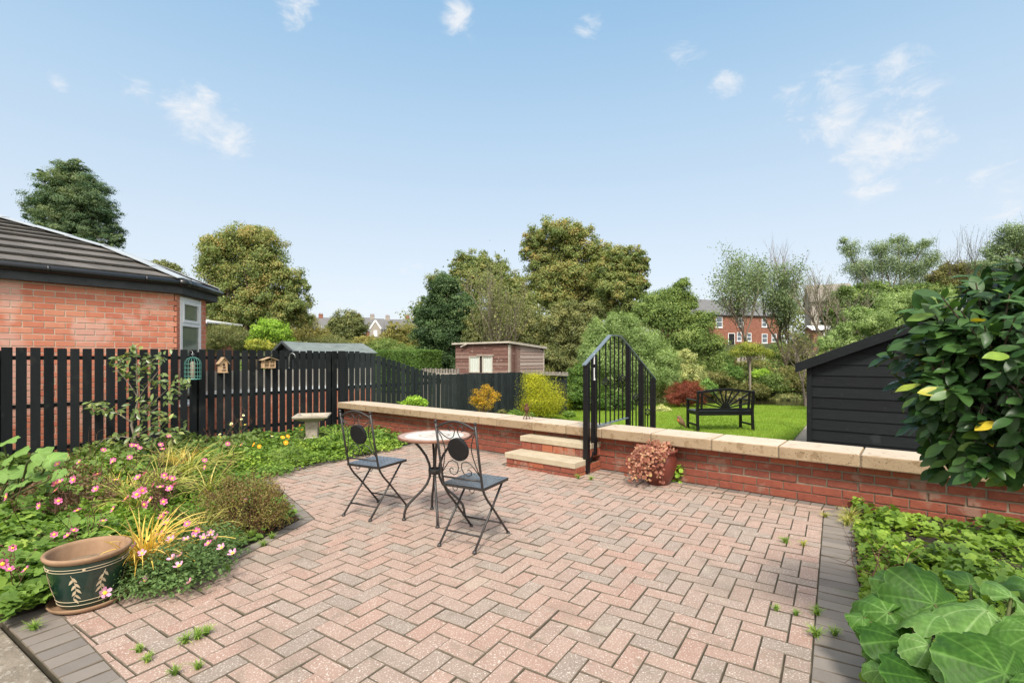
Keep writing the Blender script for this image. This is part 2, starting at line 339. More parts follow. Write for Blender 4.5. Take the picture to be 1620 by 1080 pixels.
# patio outline
def isect(p, d, q, e):
    t = ((q.x - p.x) * e.y - (q.y - p.y) * e.x) / (d.x * e.y - d.y * e.x); return p + d * t
v0 = G(3, 982); v1 = v0 + H2 * 4.6
ri = G(1293.5, 930); ro = ri + H2 * .205
v2 = ro - H1 * 2.6; wf = wall_pt(0, FACE)
v3 = isect(ro, H1, wf, WD); v4 = isect(G(640, 703), DD, wf, WD)
v5 = G(400, 753); v6 = G(474, 822); v7 = G(300, 908); v8 = G(110, 948)
OUT = [v0, v1, v2, v3, v4, v5, v6, v7, v8]; INS = [.205, 0, .205, .21, .105, .108, .105, .105, 0]
def inset(P, ins):
    n = len(P); ar = sum(P[i].x * P[(i + 1) % n].y - P[(i + 1) % n].x * P[i].y for i in range(n)); sg = 1 if ar > 0 else -1; L = []
    for i in range(n):
        d = (P[(i + 1) % n] - P[i]).normalized(); nn = Vector((-d.y, d.x, 0)) * sg; L.append((P[i] + nn * ins[i], d))
    return [isect(L[i - 1][0], L[i - 1][1], L[i][0], L[i][1]) for i in range(n)]
INN = inset(OUT, INS)
def clip(subj, rect):
    """clip polygon subj by convex ccw rect"""
    out = subj
    for i in range(len(rect)):
        a, b = rect[i], rect[(i + 1) % len(rect)]; inp = out; out = []
        if not inp: return []
        def side(p): return (b[0] - a[0]) * (p[1] - a[1]) - (b[1] - a[1]) * (p[0] - a[0])
        for j in range(len(inp)):
            p, q = inp[j], inp[(j + 1) % len(inp)]; sp, sq = side(p), side(q)
            if sp >= 0: out.append(p)
            if (sp >= 0) != (sq >= 0):
                t = sp / (sp - sq); out.append((p[0] + (q[0] - p[0]) * t, p[1] + (q[1] - p[1]) * t))
    return out
def parea(P): return abs(sum(P[i][0] * P[(i + 1) % len(P)][1] - P[(i + 1) % len(P)][0] * P[i][1] for i in range(len(P)))) / 2
def inpoly(x, y, P):
    c = False; n = len(P)
    for i in range(n):
        a, b = P[i], P[(i + 1) % n]
        if (a[1] > y) != (b[1] > y) and x < (b[0] - a[0]) * (y - a[1]) / (b[1] - a[1]) + a[0]: c = not c
    return c
def paver(mb, P, z=0.0, r=.5, ch=.0034):
    """a chamfered block from a convex-ish polygon"""
    # drop duplicates
    Q = []
    for p in P:
        if not Q or (p[0] - Q[-1][0]) ** 2 + (p[1] - Q[-1][1]) ** 2 > 1e-6: Q.append(p)
    if len(Q) > 1 and (Q[0][0] - Q[-1][0]) ** 2 + (Q[0][1] - Q[-1][1]) ** 2 < 1e-6: Q.pop()
    if len(Q) < 3 or parea(Q) < .0006: return
    cx = sum(p[0] for p in Q) / len(Q); cy = sum(p[1] for p in Q) / len(Q)
    n0 = len(Q); sg = 1 if sum(Q[i][0] * Q[(i + 1) % n0][1] - Q[(i + 1) % n0][0] * Q[i][1] for i in range(n0)) > 0 else -1
    def off(d):
        out = []
        for i in range(n0):
            a, b, c_ = Q[i - 1], Q[i], Q[(i + 1) % n0]; e1 = (b[0] - a[0], b[1] - a[1]); e2 = (c_[0] - b[0], c_[1] - b[1]); l1 = math.hypot(*e1); l2 = math.hypot(*e2)
            n1 = (-e1[1] / l1 * sg, e1[0] / l1 * sg); n2 = (-e2[1] / l2 * sg, e2[0] / l2 * sg); k = 1 + n1[0] * n2[0] + n1[1] * n2[1]; k = max(k, .5); out.append((b[0] + (n1[0] + n2[0]) * d / k, b[1] + (n1[1] + n2[1]) * d / k))
        return out
    tx, ty = random.gauss(0, .015), random.gauss(0, .015); dz = random.gauss(0, .0012) - (.003 if random.random() < .04 else 0)
    n = len(Q); vs = []
    for d, h in ((.0004, -.03), (.0004, -ch * 1.2), (ch, 0)):
        for s in off(d):
            vs.append((s[0], s[1], z + h + dz + (s[0] - cx) * tx + (s[1] - cy) * ty))
    fs = [tuple(range(2 * n, 3 * n))]
    for l in (0, 1):
        for i in range(n): fs.append((l * n + i, l * n + (i + 1) % n, (l + 1) * n + (i + 1) % n, (l + 1) * n + i))
    ar = sum(Q[i][0] * Q[(i + 1) % n][1] - Q[(i + 1) % n][0] * Q[i][1] for i in range(n))
    if ar < 0: fs = [f[::-1] for f in fs]
    mb.add(vs, fs, r)
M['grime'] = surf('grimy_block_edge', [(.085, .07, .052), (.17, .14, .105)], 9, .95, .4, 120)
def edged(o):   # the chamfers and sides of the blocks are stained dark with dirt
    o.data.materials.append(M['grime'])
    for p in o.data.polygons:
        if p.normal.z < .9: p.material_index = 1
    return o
def patio():
    a = .1023; mb = MB(); INp = [(p.x, p.y) for p in INN]; o = ri
    loc = lambda i, j: (o.x + H1.x * i * a + H2.x * j * a, o.y + H1.y * i * a + H2.y * j * a)
    g = .0032
    def rect(i0, j0, i1, j1):
        return [loc(i0 + g / a / 2, j0 + g / a / 2), loc(i0 + g / a / 2, j1 - g / a / 2), loc(i1 - g / a / 2, j1 - g / a / 2), loc(i1 - g / a / 2, j0 + g / a / 2)]
    for i in range(-50, 90):
        for j in range(-85, 12):
            s = (i + j) % 4
            if s == 0: R = rect(i, j, i + 2, j + 1)
            elif s == 2: R = rect(i, j, i + 1, j + 2)
            else: continue
            ar = sum(R[k][0] * R[(k + 1) % 4][1] - R[(k + 1) % 4][0] * R[k][1] for k in range(4))
            if ar < 0: R = R[::-1]
            ins = [inpoly(p[0], p[1], INp) for p in R]
            if all(ins): P = R
            elif any(ins) or inpoly(sum(p[0] for p in R) / 4, sum(p[1] for p in R) / 4, INp): P = clip(INp, R)
            else: continue
            paver(mb, P, 0, random.betavariate(1.3, 1.3))
    ob = edged(mb.build('patio_paving', M['paver'])); tag(ob, kind='structure')
    # dark soldier courses
    mb = MB()
    def course(i, w, pitch, skip0=0, z=0.001):
        p, q = OUT[i], OUT[(i + 1) % len(OUT)]; pi, qi = INN[i], INN[(i + 1) % len(OUT)]; d = (q - p).normalized(); L = (q - p).length
        nn = Vector((-d.y, d.x, 0)); nn = nn if (pi - p).dot(nn) > 0 else -nn
        n = int(L / pitch); quad = [(p.x, p.y), (q.x, q.y), (qi.x, qi.y), (pi.x, pi.y)]
        for k in range(-2, n + 3):
            a0 = p + d * (k * pitch + .002); a1 = p + d * ((k + 1) * pitch - .002); R = [(a0.x, a0.y), (a1.x, a1.y), ((a1 + nn * w).x, (a1 + nn * w).y), ((a0 + nn * w).x, (a0 + nn * w).y)]
            if sum(R[m][0] * R[(m + 1) % 4][1] - R[(m + 1) % 4][0] * R[m][1] for m in range(4)) < 0: R = R[::-1]
            P = clip(quad, R); 
            if len(P) > 2: paver(mb, P, z, random.random())
    course(0, .203, .1023); course(2, .203, .1023); course(4, .1, .205); course(5, .105, .205); course(6, .1, .205); course(7, .1, .205)
    # along the wall: a row of dark half blocks, then a row of red stretchers
    p, q = OUT[3], OUT[4]; d = (q - p).normalized(); nn = -DD
    for k in range(0, int((q - p).length / .1023) + 1):
        a0 = p + d * (k * .1023 + .002); a1 = p + d * ((k + 1) * .1023 - .002); e = nn * .1
        paver(mb, [(a0.x, a0.y), (a1.x, a1.y), ((a1 + e).x, (a1 + e).y), ((a0 + e).x, (a0 + e).y)][::1], .001, random.random())
    tag(edged(mb.build('patio_edging', M['paver_dark'])), kind='structure')
    mb = MB()
    for k in range(0, int((q - p).length / .205) + 1):
        a0 = p + d * (k * .205 + .002) + nn * .104; a1 = p + d * ((k + 1) * .205 - .002) + nn * .104; e = nn * .1
        paver(mb, [(a0.x, a0.y), (a1.x, a1.y), ((a1 + e).x, (a1 + e).y), ((a0 + e).x, (a0 + e).y)], .001, .5 + .5 * random.random())
    tag(edged(mb.build('patio_stretcher_course', M['paver'])), kind='structure')
    mb = MB(); P = [(p.x, p.y) for p in OUT]; mb.prism(P, -.3, -.0062); tag(mb.build('patio_bedding', M['joint']), kind='structure')
patio()
# old concrete path at the lower left, running along the patio edge
mb = MB(); e = v0 - H1 * .012
mb.prism([(e.x, e.y), (e + H2 * 4).to_2d()[:], (e + H2 * 4 - H1 * 1.5).to_2d()[:], (e - H1 * 1.5 - H2 * 2).to_2d()[:], (e - H2 * 2).to_2d()[:]], -.3, -.012)
tag(mb.build('concrete_path', M['concrete'], bevel=.01), kind='structure')
# soil of the two beds, slightly mounded grids cut to the bed outlines
FP = Vector((-3.25, 9.28, 0))                                     # fence meets wall
def fence_pt(s, q=0, z=0): return FP + DD * s + WD * q + UP * z   # s<0 towards the camera
def bed(poly, name, h=.05, step=.09):
    xs = [p[0] for p in poly]; ys = [p[1] for p in poly]; mbb = MB(); nx = int((max(xs) - min(xs)) / step) + 1; ny = int((max(ys) - min(ys)) / step) + 1; x0, y0 = min(xs), min(ys)
    def hz(x, y):
        return .012 + h * (.5 + .5 * math.sin(x * 3.1 + 1) * math.cos(y * 2.7)) + random.uniform(-.008, .008)
    g = {}
    for i in range(nx + 1):
        for j in range(ny + 1):
            x, y = x0 + i * step, y0 + j * step
            if inpoly(x, y, poly): g[i, j] = len(mbb.v); mbb.v.append((x, y, hz(x, y))); mbb.r.append(.5)
    for i in range(nx):
        for j in range(ny):
            k = [(i, j), (i + 1, j), (i + 1, j + 1), (i, j + 1)]
            if all(q in g for q in k): mbb.f.append(tuple(g[q] for q in k))
    mbb.prism(poly, -.3, .008)
    return tag(mbb.build(name, M['soil']), kind='structure')
LB = [p.to_2d()[:] for p in (v8, v7, v6, v5, v4, FP + DD * .02, fence_pt(-5.6), v0 - H2 * 2.2 + H1 * .3, v0 - H2 * .4 + H1 * .05, v0)]
bed(LB, 'left_soil_bed')
RB = [p.to_2d()[:] for p in (v3, ro - H1 * 3.0, ro - H1 * 3.0 + H2 * 2.4, wall_pt(11.4, FACE) - DD * .3, wall_pt(11.4, FACE))]
bed(RB, 'right_soil_bed', .03)
# lawn beyond the wall
LX = [wall_pt(-.2, DEP + .01), wall_pt(5.8, DEP + .01), wall_pt(6.9, DEP + .01), G(1256, 693, LAWN), G(1283, 662, LAWN), Vector((10.5, 15.2, 0)), Vector((6.2, 16.6, 0)), Vector((2, 16.8, 0)), Vector((-1, 14.9, 0)), fence_pt(5.0, .05)]
LXp = [(p.x, p.y) for p in LX]
mb = MB(); mb.prism(LXp, -.34, LAWN); tag(mb.build('lawn', M['lawn']), kind='structure')
mb = MB(); gp = [wall_pt(6.9, DEP + .02), wall_pt(12, DEP + .02), wall_pt(12, 9), Vector((10.5, 15.2, 0)), G(1283, 662, LAWN), G(1256, 693, LAWN)]
mb.prism([(p.x, p.y) for p in gp], -.34, LAWN - .03); tag(mb.build('gravel_path', M['gravel']), kind='structure')
mb = MB(); mb.boxo((-30, 16.9, -1.25), (90, 0, 0), (0, 16, 0), (0, 0, .01)); mb.f = mb.f[1:2]; tag(mb.build('stream_water', M['water']), kind='structure')
# grass on the lawn
def grass():
    xs = [p[0] for p in LXp]; ys = [p[1] for p in LXp]; n = 150000
    X = RNG.uniform(min(xs), max(xs), n); Y = min(ys) + (max(ys) - min(ys)) * RNG.uniform(0, 1, n)
    keep = np.array([inpoly(x, y, LXp) for x, y in zip(X, Y)]); X, Y = X[keep], Y[keep]; n = len(X)
    P = np.stack([X, Y, np.full(n, LAWN - .003)], -1); T = np.stack([RNG.normal(0, .5, n), RNG.normal(0, .5, n), np.ones(n)], -1); N = RNG.normal(size=(n, 3)); N[:, 2] = 0
    R3 = frames(N + 1e-4, T); tm = (np.array([(-.13, 0, 0), (.13, 0, 0), (.02, 1, .15)]), [(0, 1, 2)])
    pat = .5 + .25 * np.sin(X * 1.7 + np.sin(Y)) * np.cos(Y * 1.3) + RNG.normal(0, .16, n)
    o = scatter('grass', tm, P, R3, RNG.uniform(.028, .06, n), np.clip(pat, 0, 1), leafm('grass_blade', [(.12, .175, .022), (.175, .25, .034), (.25, .32, .055)], .45))
    tag(o, kind='stuff', label='short bright green grass covering the lawn beyond the wall', cat='grass')
grass()
# ================================================================ LOW BRICK WALL
def bricks(mb, o, ax, n, L, rows, course, bl, off=.5, rough=0.0, depth=.012, rfun=None, skip=None, z0=0, joint=.010, edge=.003):
    """bricks on a vertical plane starting at o along ax, facing n"""
    for k in range(rows):
        x = -(bl * off if k % 2 else 0.0) - random.uniform(0, .01)
        while x < L:
            a, b = max(0, x), min(L, x + bl - joint * .9)
            if b - a > .006 and not (skip and skip((a + b) / 2, z0 + (k + .5) * course, a, b)):
                j = lambda: random.uniform(-rough, rough)
                h0 = z0 + k * course + joint / 2; h1 = z0 + (k + 1) * course - joint / 2; dd = depth + j()
                base = [o + ax * a + UP * h0, o + ax * b + UP * h0, o + ax * b + UP * h1, o + ax * a + UP * h1]
                fr = [(a + edge, h0 + edge), (b - edge, h0 + edge), (b - edge, h1 - edge), (a + edge, h1 - edge)]
                front = [o + ax * (u + j()) + UP * (w + j() * .8) + n * dd for u, w in fr]
                mid = [p + n * (dd - edge) for p in base]
                fs = [(8, 9, 10, 11)] + [(i, (i + 1) % 4, 4 + (i + 1) % 4, 4 + i) for i in range(4)] + [(4 + i, 4 + (i + 1) % 4, 8 + (i + 1) % 4, 8 + i) for i in range(4)]
                if ax.cross(UP).dot(n) < 0: fs = [f[::-1] for f in fs]
                mb.add(base + mid + front, fs, (rfun(k) if rfun else random.random()))
            x += bl
def sx_at(px):   # parameter along the wall for a picture column, on the front top edge
    k = (px - HX) / F; return (k * WL.y - WL.x) / (WD.x - k * WD.y)
def low_wall():
    root = thing('garden_wall', 'low red brick wall with a broad sandstone coping across the back of the patio', 'wall', WL)
    L = 11.6; mb = MB(); ztop = .388
    mb.boxo(wall_pt(0, FACE + .012, -.34), WD * L, DD * (DEP - .06 - FACE - .02), UP * (ztop + .34 - .001))
    mb.build('mortar_core', M['mortar'], root)
    mb = MB(); rf = lambda k: (random.uniform(.15, .5) if k < 2 else random.uniform(.35, 1))
    bricks(mb, wall_pt(0, FACE + .014), WD, -DD, L, 2, .0776, .232, rfun=rf, rough=.0008)
    bricks(mb, wall_pt(0, FACE + .014), WD, -DD, L, 3, .0776, .232, rfun=rf, rough=.0055, z0=.1552, joint=.014, edge=.006)
    bricks(mb, wall_pt(L, DEP - .06 - .009), -WD, DD, L, 9, .078, .232, z0=-.32)
    mb.build('brickwork', M['brick'], root)
    J = [533.6, 577, 648, 735, 785, 841, 894.5, 951]; J2 = [951, 1029, 1125, 1231, 1361, 1516]
    S = [0] + [sx_at(p) for p in J[1:]]; S2 = [sx_at(p) for p in J2] + [sx_at(1516) + .93, sx_at(1516) + 1.86]
    for Q, zt in ((S, HW), (S2, HW + .004)):
        for a, b in zip(Q[:-1], Q[1:]):
            mb = MB(); q = random.uniform(-.003, .003); mb.boxo(wall_pt(a + .004, q, ztop), WD * (b - a - .008), DD * (DEP + random.uniform(-.004, .004)), UP * (zt - ztop + random.uniform(-.002, .002)), r=random.random())
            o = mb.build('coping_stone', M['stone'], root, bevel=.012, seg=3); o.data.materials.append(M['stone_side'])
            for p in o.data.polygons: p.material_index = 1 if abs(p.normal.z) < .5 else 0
    mb = MB()
    mb.boxo(wall_pt(.002, .012, ztop + .002), WD * (L - .5), DD * (DEP - .03), UP * .09); mb.build('coping_joint_mortar', M['mortar'], root)
    return root
low_wall()
# ================================================================ STEPS
def steps():
    # front right corner of the lower slab, side line runs along DD to the wall
    fr = G(909, 756.3); L = isect(fr, DD, wall_pt(0, FACE), WD); dep = (L - fr).length
    wid = (fr - isect(G(793, 738), DD, fr, WD)).length
    root = thing('garden_steps', 'two sandstone slab steps on red brick leading up to the wall', 'steps', fr)
    t1 = dep * .52
    for i, (q0, zt) in enumerate(((0, .165), (t1, .33))):
        a = fr + DD * q0; mb = MB(); zb = 0 if i == 0 else .165; st = zt - .066; w = wid - (0 if i == 0 else .0)
        mb.boxo(a - WD * (w - .02) + DD * .025 + UP * (zb - .02 * (1 - i)), WD * (w - .03), DD * (dep - q0 - .03), UP * (st - zb + .02 * (1 - i) - .001)); mb.build('riser_mortar', M['mortar'], root)
        mb = MB(); rows = 1 if i else 2; ch = (st - zb) / (1 if i else 1.45)
        if i == 0: bricks(mb, a - WD * (w - .02) + DD * .025, WD, -DD, w - .03, 2, .0735, .225, z0=-.04, rough=.001)
        else: bricks(mb, a - WD * (w - .02) + DD * .025, WD, -DD, w - .03, 1, st - zb, .16, z0=zb, rough=.001)
        n = 2 if i == 0 else 1
        bricks(mb, a - WD * .012 + DD * .03, DD, WD, dep - q0 - .03, n, .0735 if i == 0 else st - zb, .225, z0=-.04 if i == 0 else zb, rough=.001)
        bricks(mb, a - WD * (w - .02) + DD * (dep - q0 - .03), -DD, -WD, dep - q0 - .06, n, .0735 if i == 0 else st - zb, .225, z0=-.04 if i == 0 else zb, rough=.001)
        mb.build('riser_bricks', M['brick'], root)
        mb = MB(); mb.boxo(a - WD * w + UP * st, WD * w, DD * ((t1 + .03) if i == 0 else dep - q0 + .01), UP * (zt - st), r=.5 + .2 * i)
        mb.build('step_slab', M['slabstone'], root, bevel=.006)
    return fr, wid
SFR, SWID = steps()
# the matching steps on the lawn side, mostly hidden by the wall
def backsteps():
    a = SFR - WD * SWID; p = isect(a, DD, wall_pt(0, DEP), WD); root = thing('garden_steps', 'hidden lower steps behind the coping that lead down to the lawn', 'steps', p)
    for k, (q, zt) in enumerate(((.03, .27), (.36, .06), (.69, -.12))):
        mb = MB(); mb.boxo(p + DD * .02 + UP * -.3, WD * SWID, DD * (q + .31), UP * (zt + .3 - .05 - k * .001)); mb.build('riser_brick_block', M['brick'], root)
        mb = MB(); mb.boxo(p + DD * q - WD * .01 + UP * (zt - .048), WD * (SWID + .02), DD * .325, UP * .048); mb.build('step_slab', M['slabstone'], root, bevel=.006)
backsteps()
# ================================================================ RAILING
def railing():
    o = Vector((.845, 5.66, 0)); P = lambda s, z=0: o + DD * s + UP * z
    root = thing('hand_railing', 'black iron handrail with basket balusters peaking over the wall beside the steps', 'railing', o)
    s5 = 1.855; top = lambda s: 1.262 + .587 * s if s < .5555 else (1.588 if s < .812 else 1.588 - .537 * (s - .812))
    posts = [(0, .012, .060), (.175, .19, .055), (1.055, -.26, .055), (1.455, -.29, .055), (s5, -.30, .055)]
    for i, (s, zb, w) in enumerate(posts):
        mb = MB(); mb.box(P(s, (zb + top(s)) / 2 - .006), w, w, top(s) - zb - .012, DD, WD); c = mb.build('post', M['iron'], root, bevel=.004)
        if i < 2:
            mb = MB(); q = P(s - .035, zb + .05) - WD * .03
            mb.box(q + DD * .035 - WD * .008, .075, .075, .012, DD, UP); mb.tube([q - WD * .01 + DD * .02, q + WD * .035 + DD * .02], .011, 8); mb.build('fixing_plate', M['galv'] if 0 else M['iron'], c)
            mb = MB(); f = P(s, zb + .035) - DD * (w / 2) ; mb.lathe([(.0, .012), (.009, .008), (.011, 0)], (0, 0, 0), 10); mb.v = [tuple(f - DD * v[2] + WD * v[0] + UP * v[1]) for v in mb.v]; mb.build('bolt', M['galv'], c)
    pts = [(-.055, 1.232), (.5555, 1.588), (.812, 1.588), (s5 + .03, 1.012)]
    mb = MB(); V = []
    for s, z in pts:
        for w in (-.026, .026):
            for h in (-.005, .006): V.append(P(s, z + h) + WD * w)
    fs = [(0, 1, 3, 2)]
    for i in range(3):
        b = 4 * i; fs += [(b + 1, b + 5, b + 7, b + 3), (b, b + 2, b + 6, b + 4), (b, b + 4, b + 5, b + 1), (b + 2, b + 3, b + 7, b + 6)]
    fs.append((12, 14, 15, 13)); mb.add(V, fs); bm_ = mb.build('handrail', M['rail'], root); bm_.data.flip_normals() if False else None
    low = [((0, .10), (.175, .245)), ((.175, .515), (1.055, .540)), ((1.055, .36), (1.455, .10)), ((1.455, .10), (s5, -.12))]
    for (a, za), (b, zb) in low:
        mb = MB(); mb.bar(P(a + .02, za), P(b - .02, zb), .045, .012); mb.build('bottom_rail', M['rail'] if za > .4 else M['iron'], root)
    bal = [(.062, 0, 1), (.115, 0, 0), (.30, 1, 0), (.452, 1, 1), (.565, 1, 0), (.675, 1, 0), (.785, 1, 0), (.895, 1, 1), (.995, 1, 0), (1.185, 2, 0), (1.29, 2, 1), (1.375, 2, 0), (1.575, 3, 0), (1.66, 3, 1), (1.755, 3, 0)]
    zbk = {.062: .80, .452: 1.02, .895: 1.05, 1.29: .78, 1.66: .56}
    for s, seg, bk in bal:
        (a, za), (b, zb) = low[seg]; z0 = za + (zb - za) * (s - a) / (b - a); z1 = top(s) - .008; mb = MB()
        if not bk: mb.box(P(s, (z0 + z1) / 2), .013, .013, z1 - z0, DD, WD); mb.build('baluster', M['iron'], root)
        else:
            c = zbk[s]; mb.box(P(s, (z0 + c - .05) / 2), .013, .013, c - .05 - z0, DD, WD); mb.box(P(s, (z1 + c + .05) / 2), .013, .013, z1 - c - .05, DD, WD); bo = mb.build('baluster', M['iron'], root)
            mb = MB()
            for k in range(6):
                pp = []
                for i in range(13):
                    t = i / 12; an = k * math.pi / 3 + t * math.pi; rr = .038 * math.sin(math.pi * t) + .003; pp.append(P(s, c - .052 + .104 * t) + DD * rr * math.cos(an) + WD * rr * math.sin(an))
                mb.tube(pp, .0055, 5)
            mb.build('basket_twist', M['iron'], bo, True)
    # worn strip of white sticker on the second post
    mb = MB(); q = P(.175) - DD * .030 + WD * .010
    for z0, z1, w in ((1.24, 1.36, .014), (1.08, 1.20, .013), (1.055, 1.078, .02)): mb.boxo(q + UP * z0, WD * w, UP * (z1 - z0), DD * .001)
    mb.build('worn_white_sticker', M['white'], root)
railing()
# ================================================================ FENCES
def picket_fence():
    root = thing('picket_fence', 'tall black painted picket fence between the flower bed and the brick house', 'fence', fence_pt(-4.6))
    pitch = .1225; topz = 1.435; S0 = -4.9
    mb = MB(); s = 0.0; k = 0
    while s > S0 - .8:
        w = .0925 + random.uniform(-.003, .003); q = random.uniform(-.002, .002)
        mb.boxo(fence_pt(s - w, -.022 + q, -.18), DD * w, WD * .02, UP * (topz + .18 + random.uniform(-.006, .006)), r=random.random()); s -= pitch; k += 1
    mb.build('picket_panel', M['fence'], root, bevel=.003, seg=1)
    mb = MB()
    for z in (1.31, .72, .18): mb.boxo(fence_pt(S0 - .8, -.065, z - .022), DD * (-S0 + .8 + .05), WD * .04, UP * .05)
    mb.build('rail', M['fence'], root)
    for s in (-4.45, -2.33, -.10):
        mb = MB(); mb.boxo(fence_pt(s, -.15, -.25), DD * .08, WD * .08, UP * (1.40 + .25 if s < -.5 else 1.68)); mb.build('post', M['fence'], root, bevel=.004)
    mb = MB(); mb.boxo(fence_pt(.02, -.008, -.25), DD * .10, WD * .085, UP * 1.69); mb.build('end_post', M['fence'], root, bevel=.004)
    # stepped lower run beyond the wall
    root = thing('picket_fence', 'dark picket fence beyond the wall that curves down beside the lawn', 'fence', fence_pt(.2))
    def tp(s):
        z1, z2 = 1.43, .935
        if s < .45: return z1
        if s < 2.65: t = (s - .45) / 2.2; return z1 + (z2 - z1) * (t * t * (3 - 2 * t) * .6 + t * .4)
        return z2 - .006 * (s - 2.6)
    for a, b, nm in ((.14, 2.6, 'curved_picket_panel'), (2.62, 5.55, 'picket_panel')):
        mb = MB(); s = a
        while s < b:
            w = .108 if nm == 'picket_panel' else .098; mb.boxo(fence_pt(s, -.02, -.26), DD * w, WD * .02, UP * (tp(s + w / 2) + .26 + random.uniform(-.008, .008)), r=random.random()); s += .1235
        mb.build(nm, M['fence_far'], root, bevel=.003, seg=1)
    mb = MB()
    for z in (.10, .72):
        mb.boxo(fence_pt(.14, -.065, z), DD * 5.4, WD * .04, UP * .06)
    pp = [fence_pt(.14 + i * .25, -.045, tp(.14 + i * .25) - .13) for i in range(11)]
    for a, b in zip(pp[:-1], pp[1:]): mb.bar(a, b, .04, .06)
    mb.build('rail', M['fence_far'], root)
    for s in (1.9, 4.0, 5.58):
        mb = MB(); mb.boxo(fence_pt(s, -.13 if s < 5 else -.03, -.3), DD * .08, WD * .08, UP * (tp(s) + .28)); mb.build('post', M['fence_far'], root)
picket_fence()
def far_fences():
    a = A(829, 592, 14.4); b = A(897, 594, 13.2); root = thing('board_fence', 'weathered grey board fence with pale top rail right of the shed behind the yellow shrub', 'fence', (a.x, a.y, LAWN)); d = (b - a); d.z = 0; L = d.length; d.normalize(); n = Vector((d.y, -d.x, 0)); mb = MB(); s = 0
    while s < L: mb.boxo(Vector((a.x, a.y, -.3)) + d * s, d * .14, n * .02, UP * (1.13 + random.uniform(-.01, .01)), r=random.random()); s += .15
    mb.build('board_panel', M['fence_far'], root); mb = MB(); mb.boxo(Vector((a.x, a.y, .83)) - n * .06, d * L, n * .14, UP * .05); s = .03
    while s < L: mb.boxo(Vector((a.x, a.y, .88)) + d * s - n * .03, d * .05, n * .05, UP * .05); s += .12
    mb.build('top_rail', M['greytimber'], root)
    a = A(668, 588, 15.5); b = A(724, 590, 14.6); root = thing('trellis_fence', 'low fence with pale pointed pickets left of the old timber shed', 'fence', (a.x, a.y, LAWN)); d = (b - a); d.z = 0; L = d.length; d.normalize(); n = Vector((d.y, -d.x, 0)); mb = MB(); s = 0
    while s < L: mb.boxo(Vector((a.x, a.y, -.3)) + d * s, d * .07, n * .02, UP * (1.27 + .02 * (int(s * 9) % 2)), r=random.random()); s += .115
    mb.build('picket_panel', M['greytimber'], root); mb = MB(); mb.boxo(Vector((a.x, a.y, .78)) - n * .05, d * L, n * .12, UP * .06); mb.build('rail', M['paletimber'], root)
far_fences()
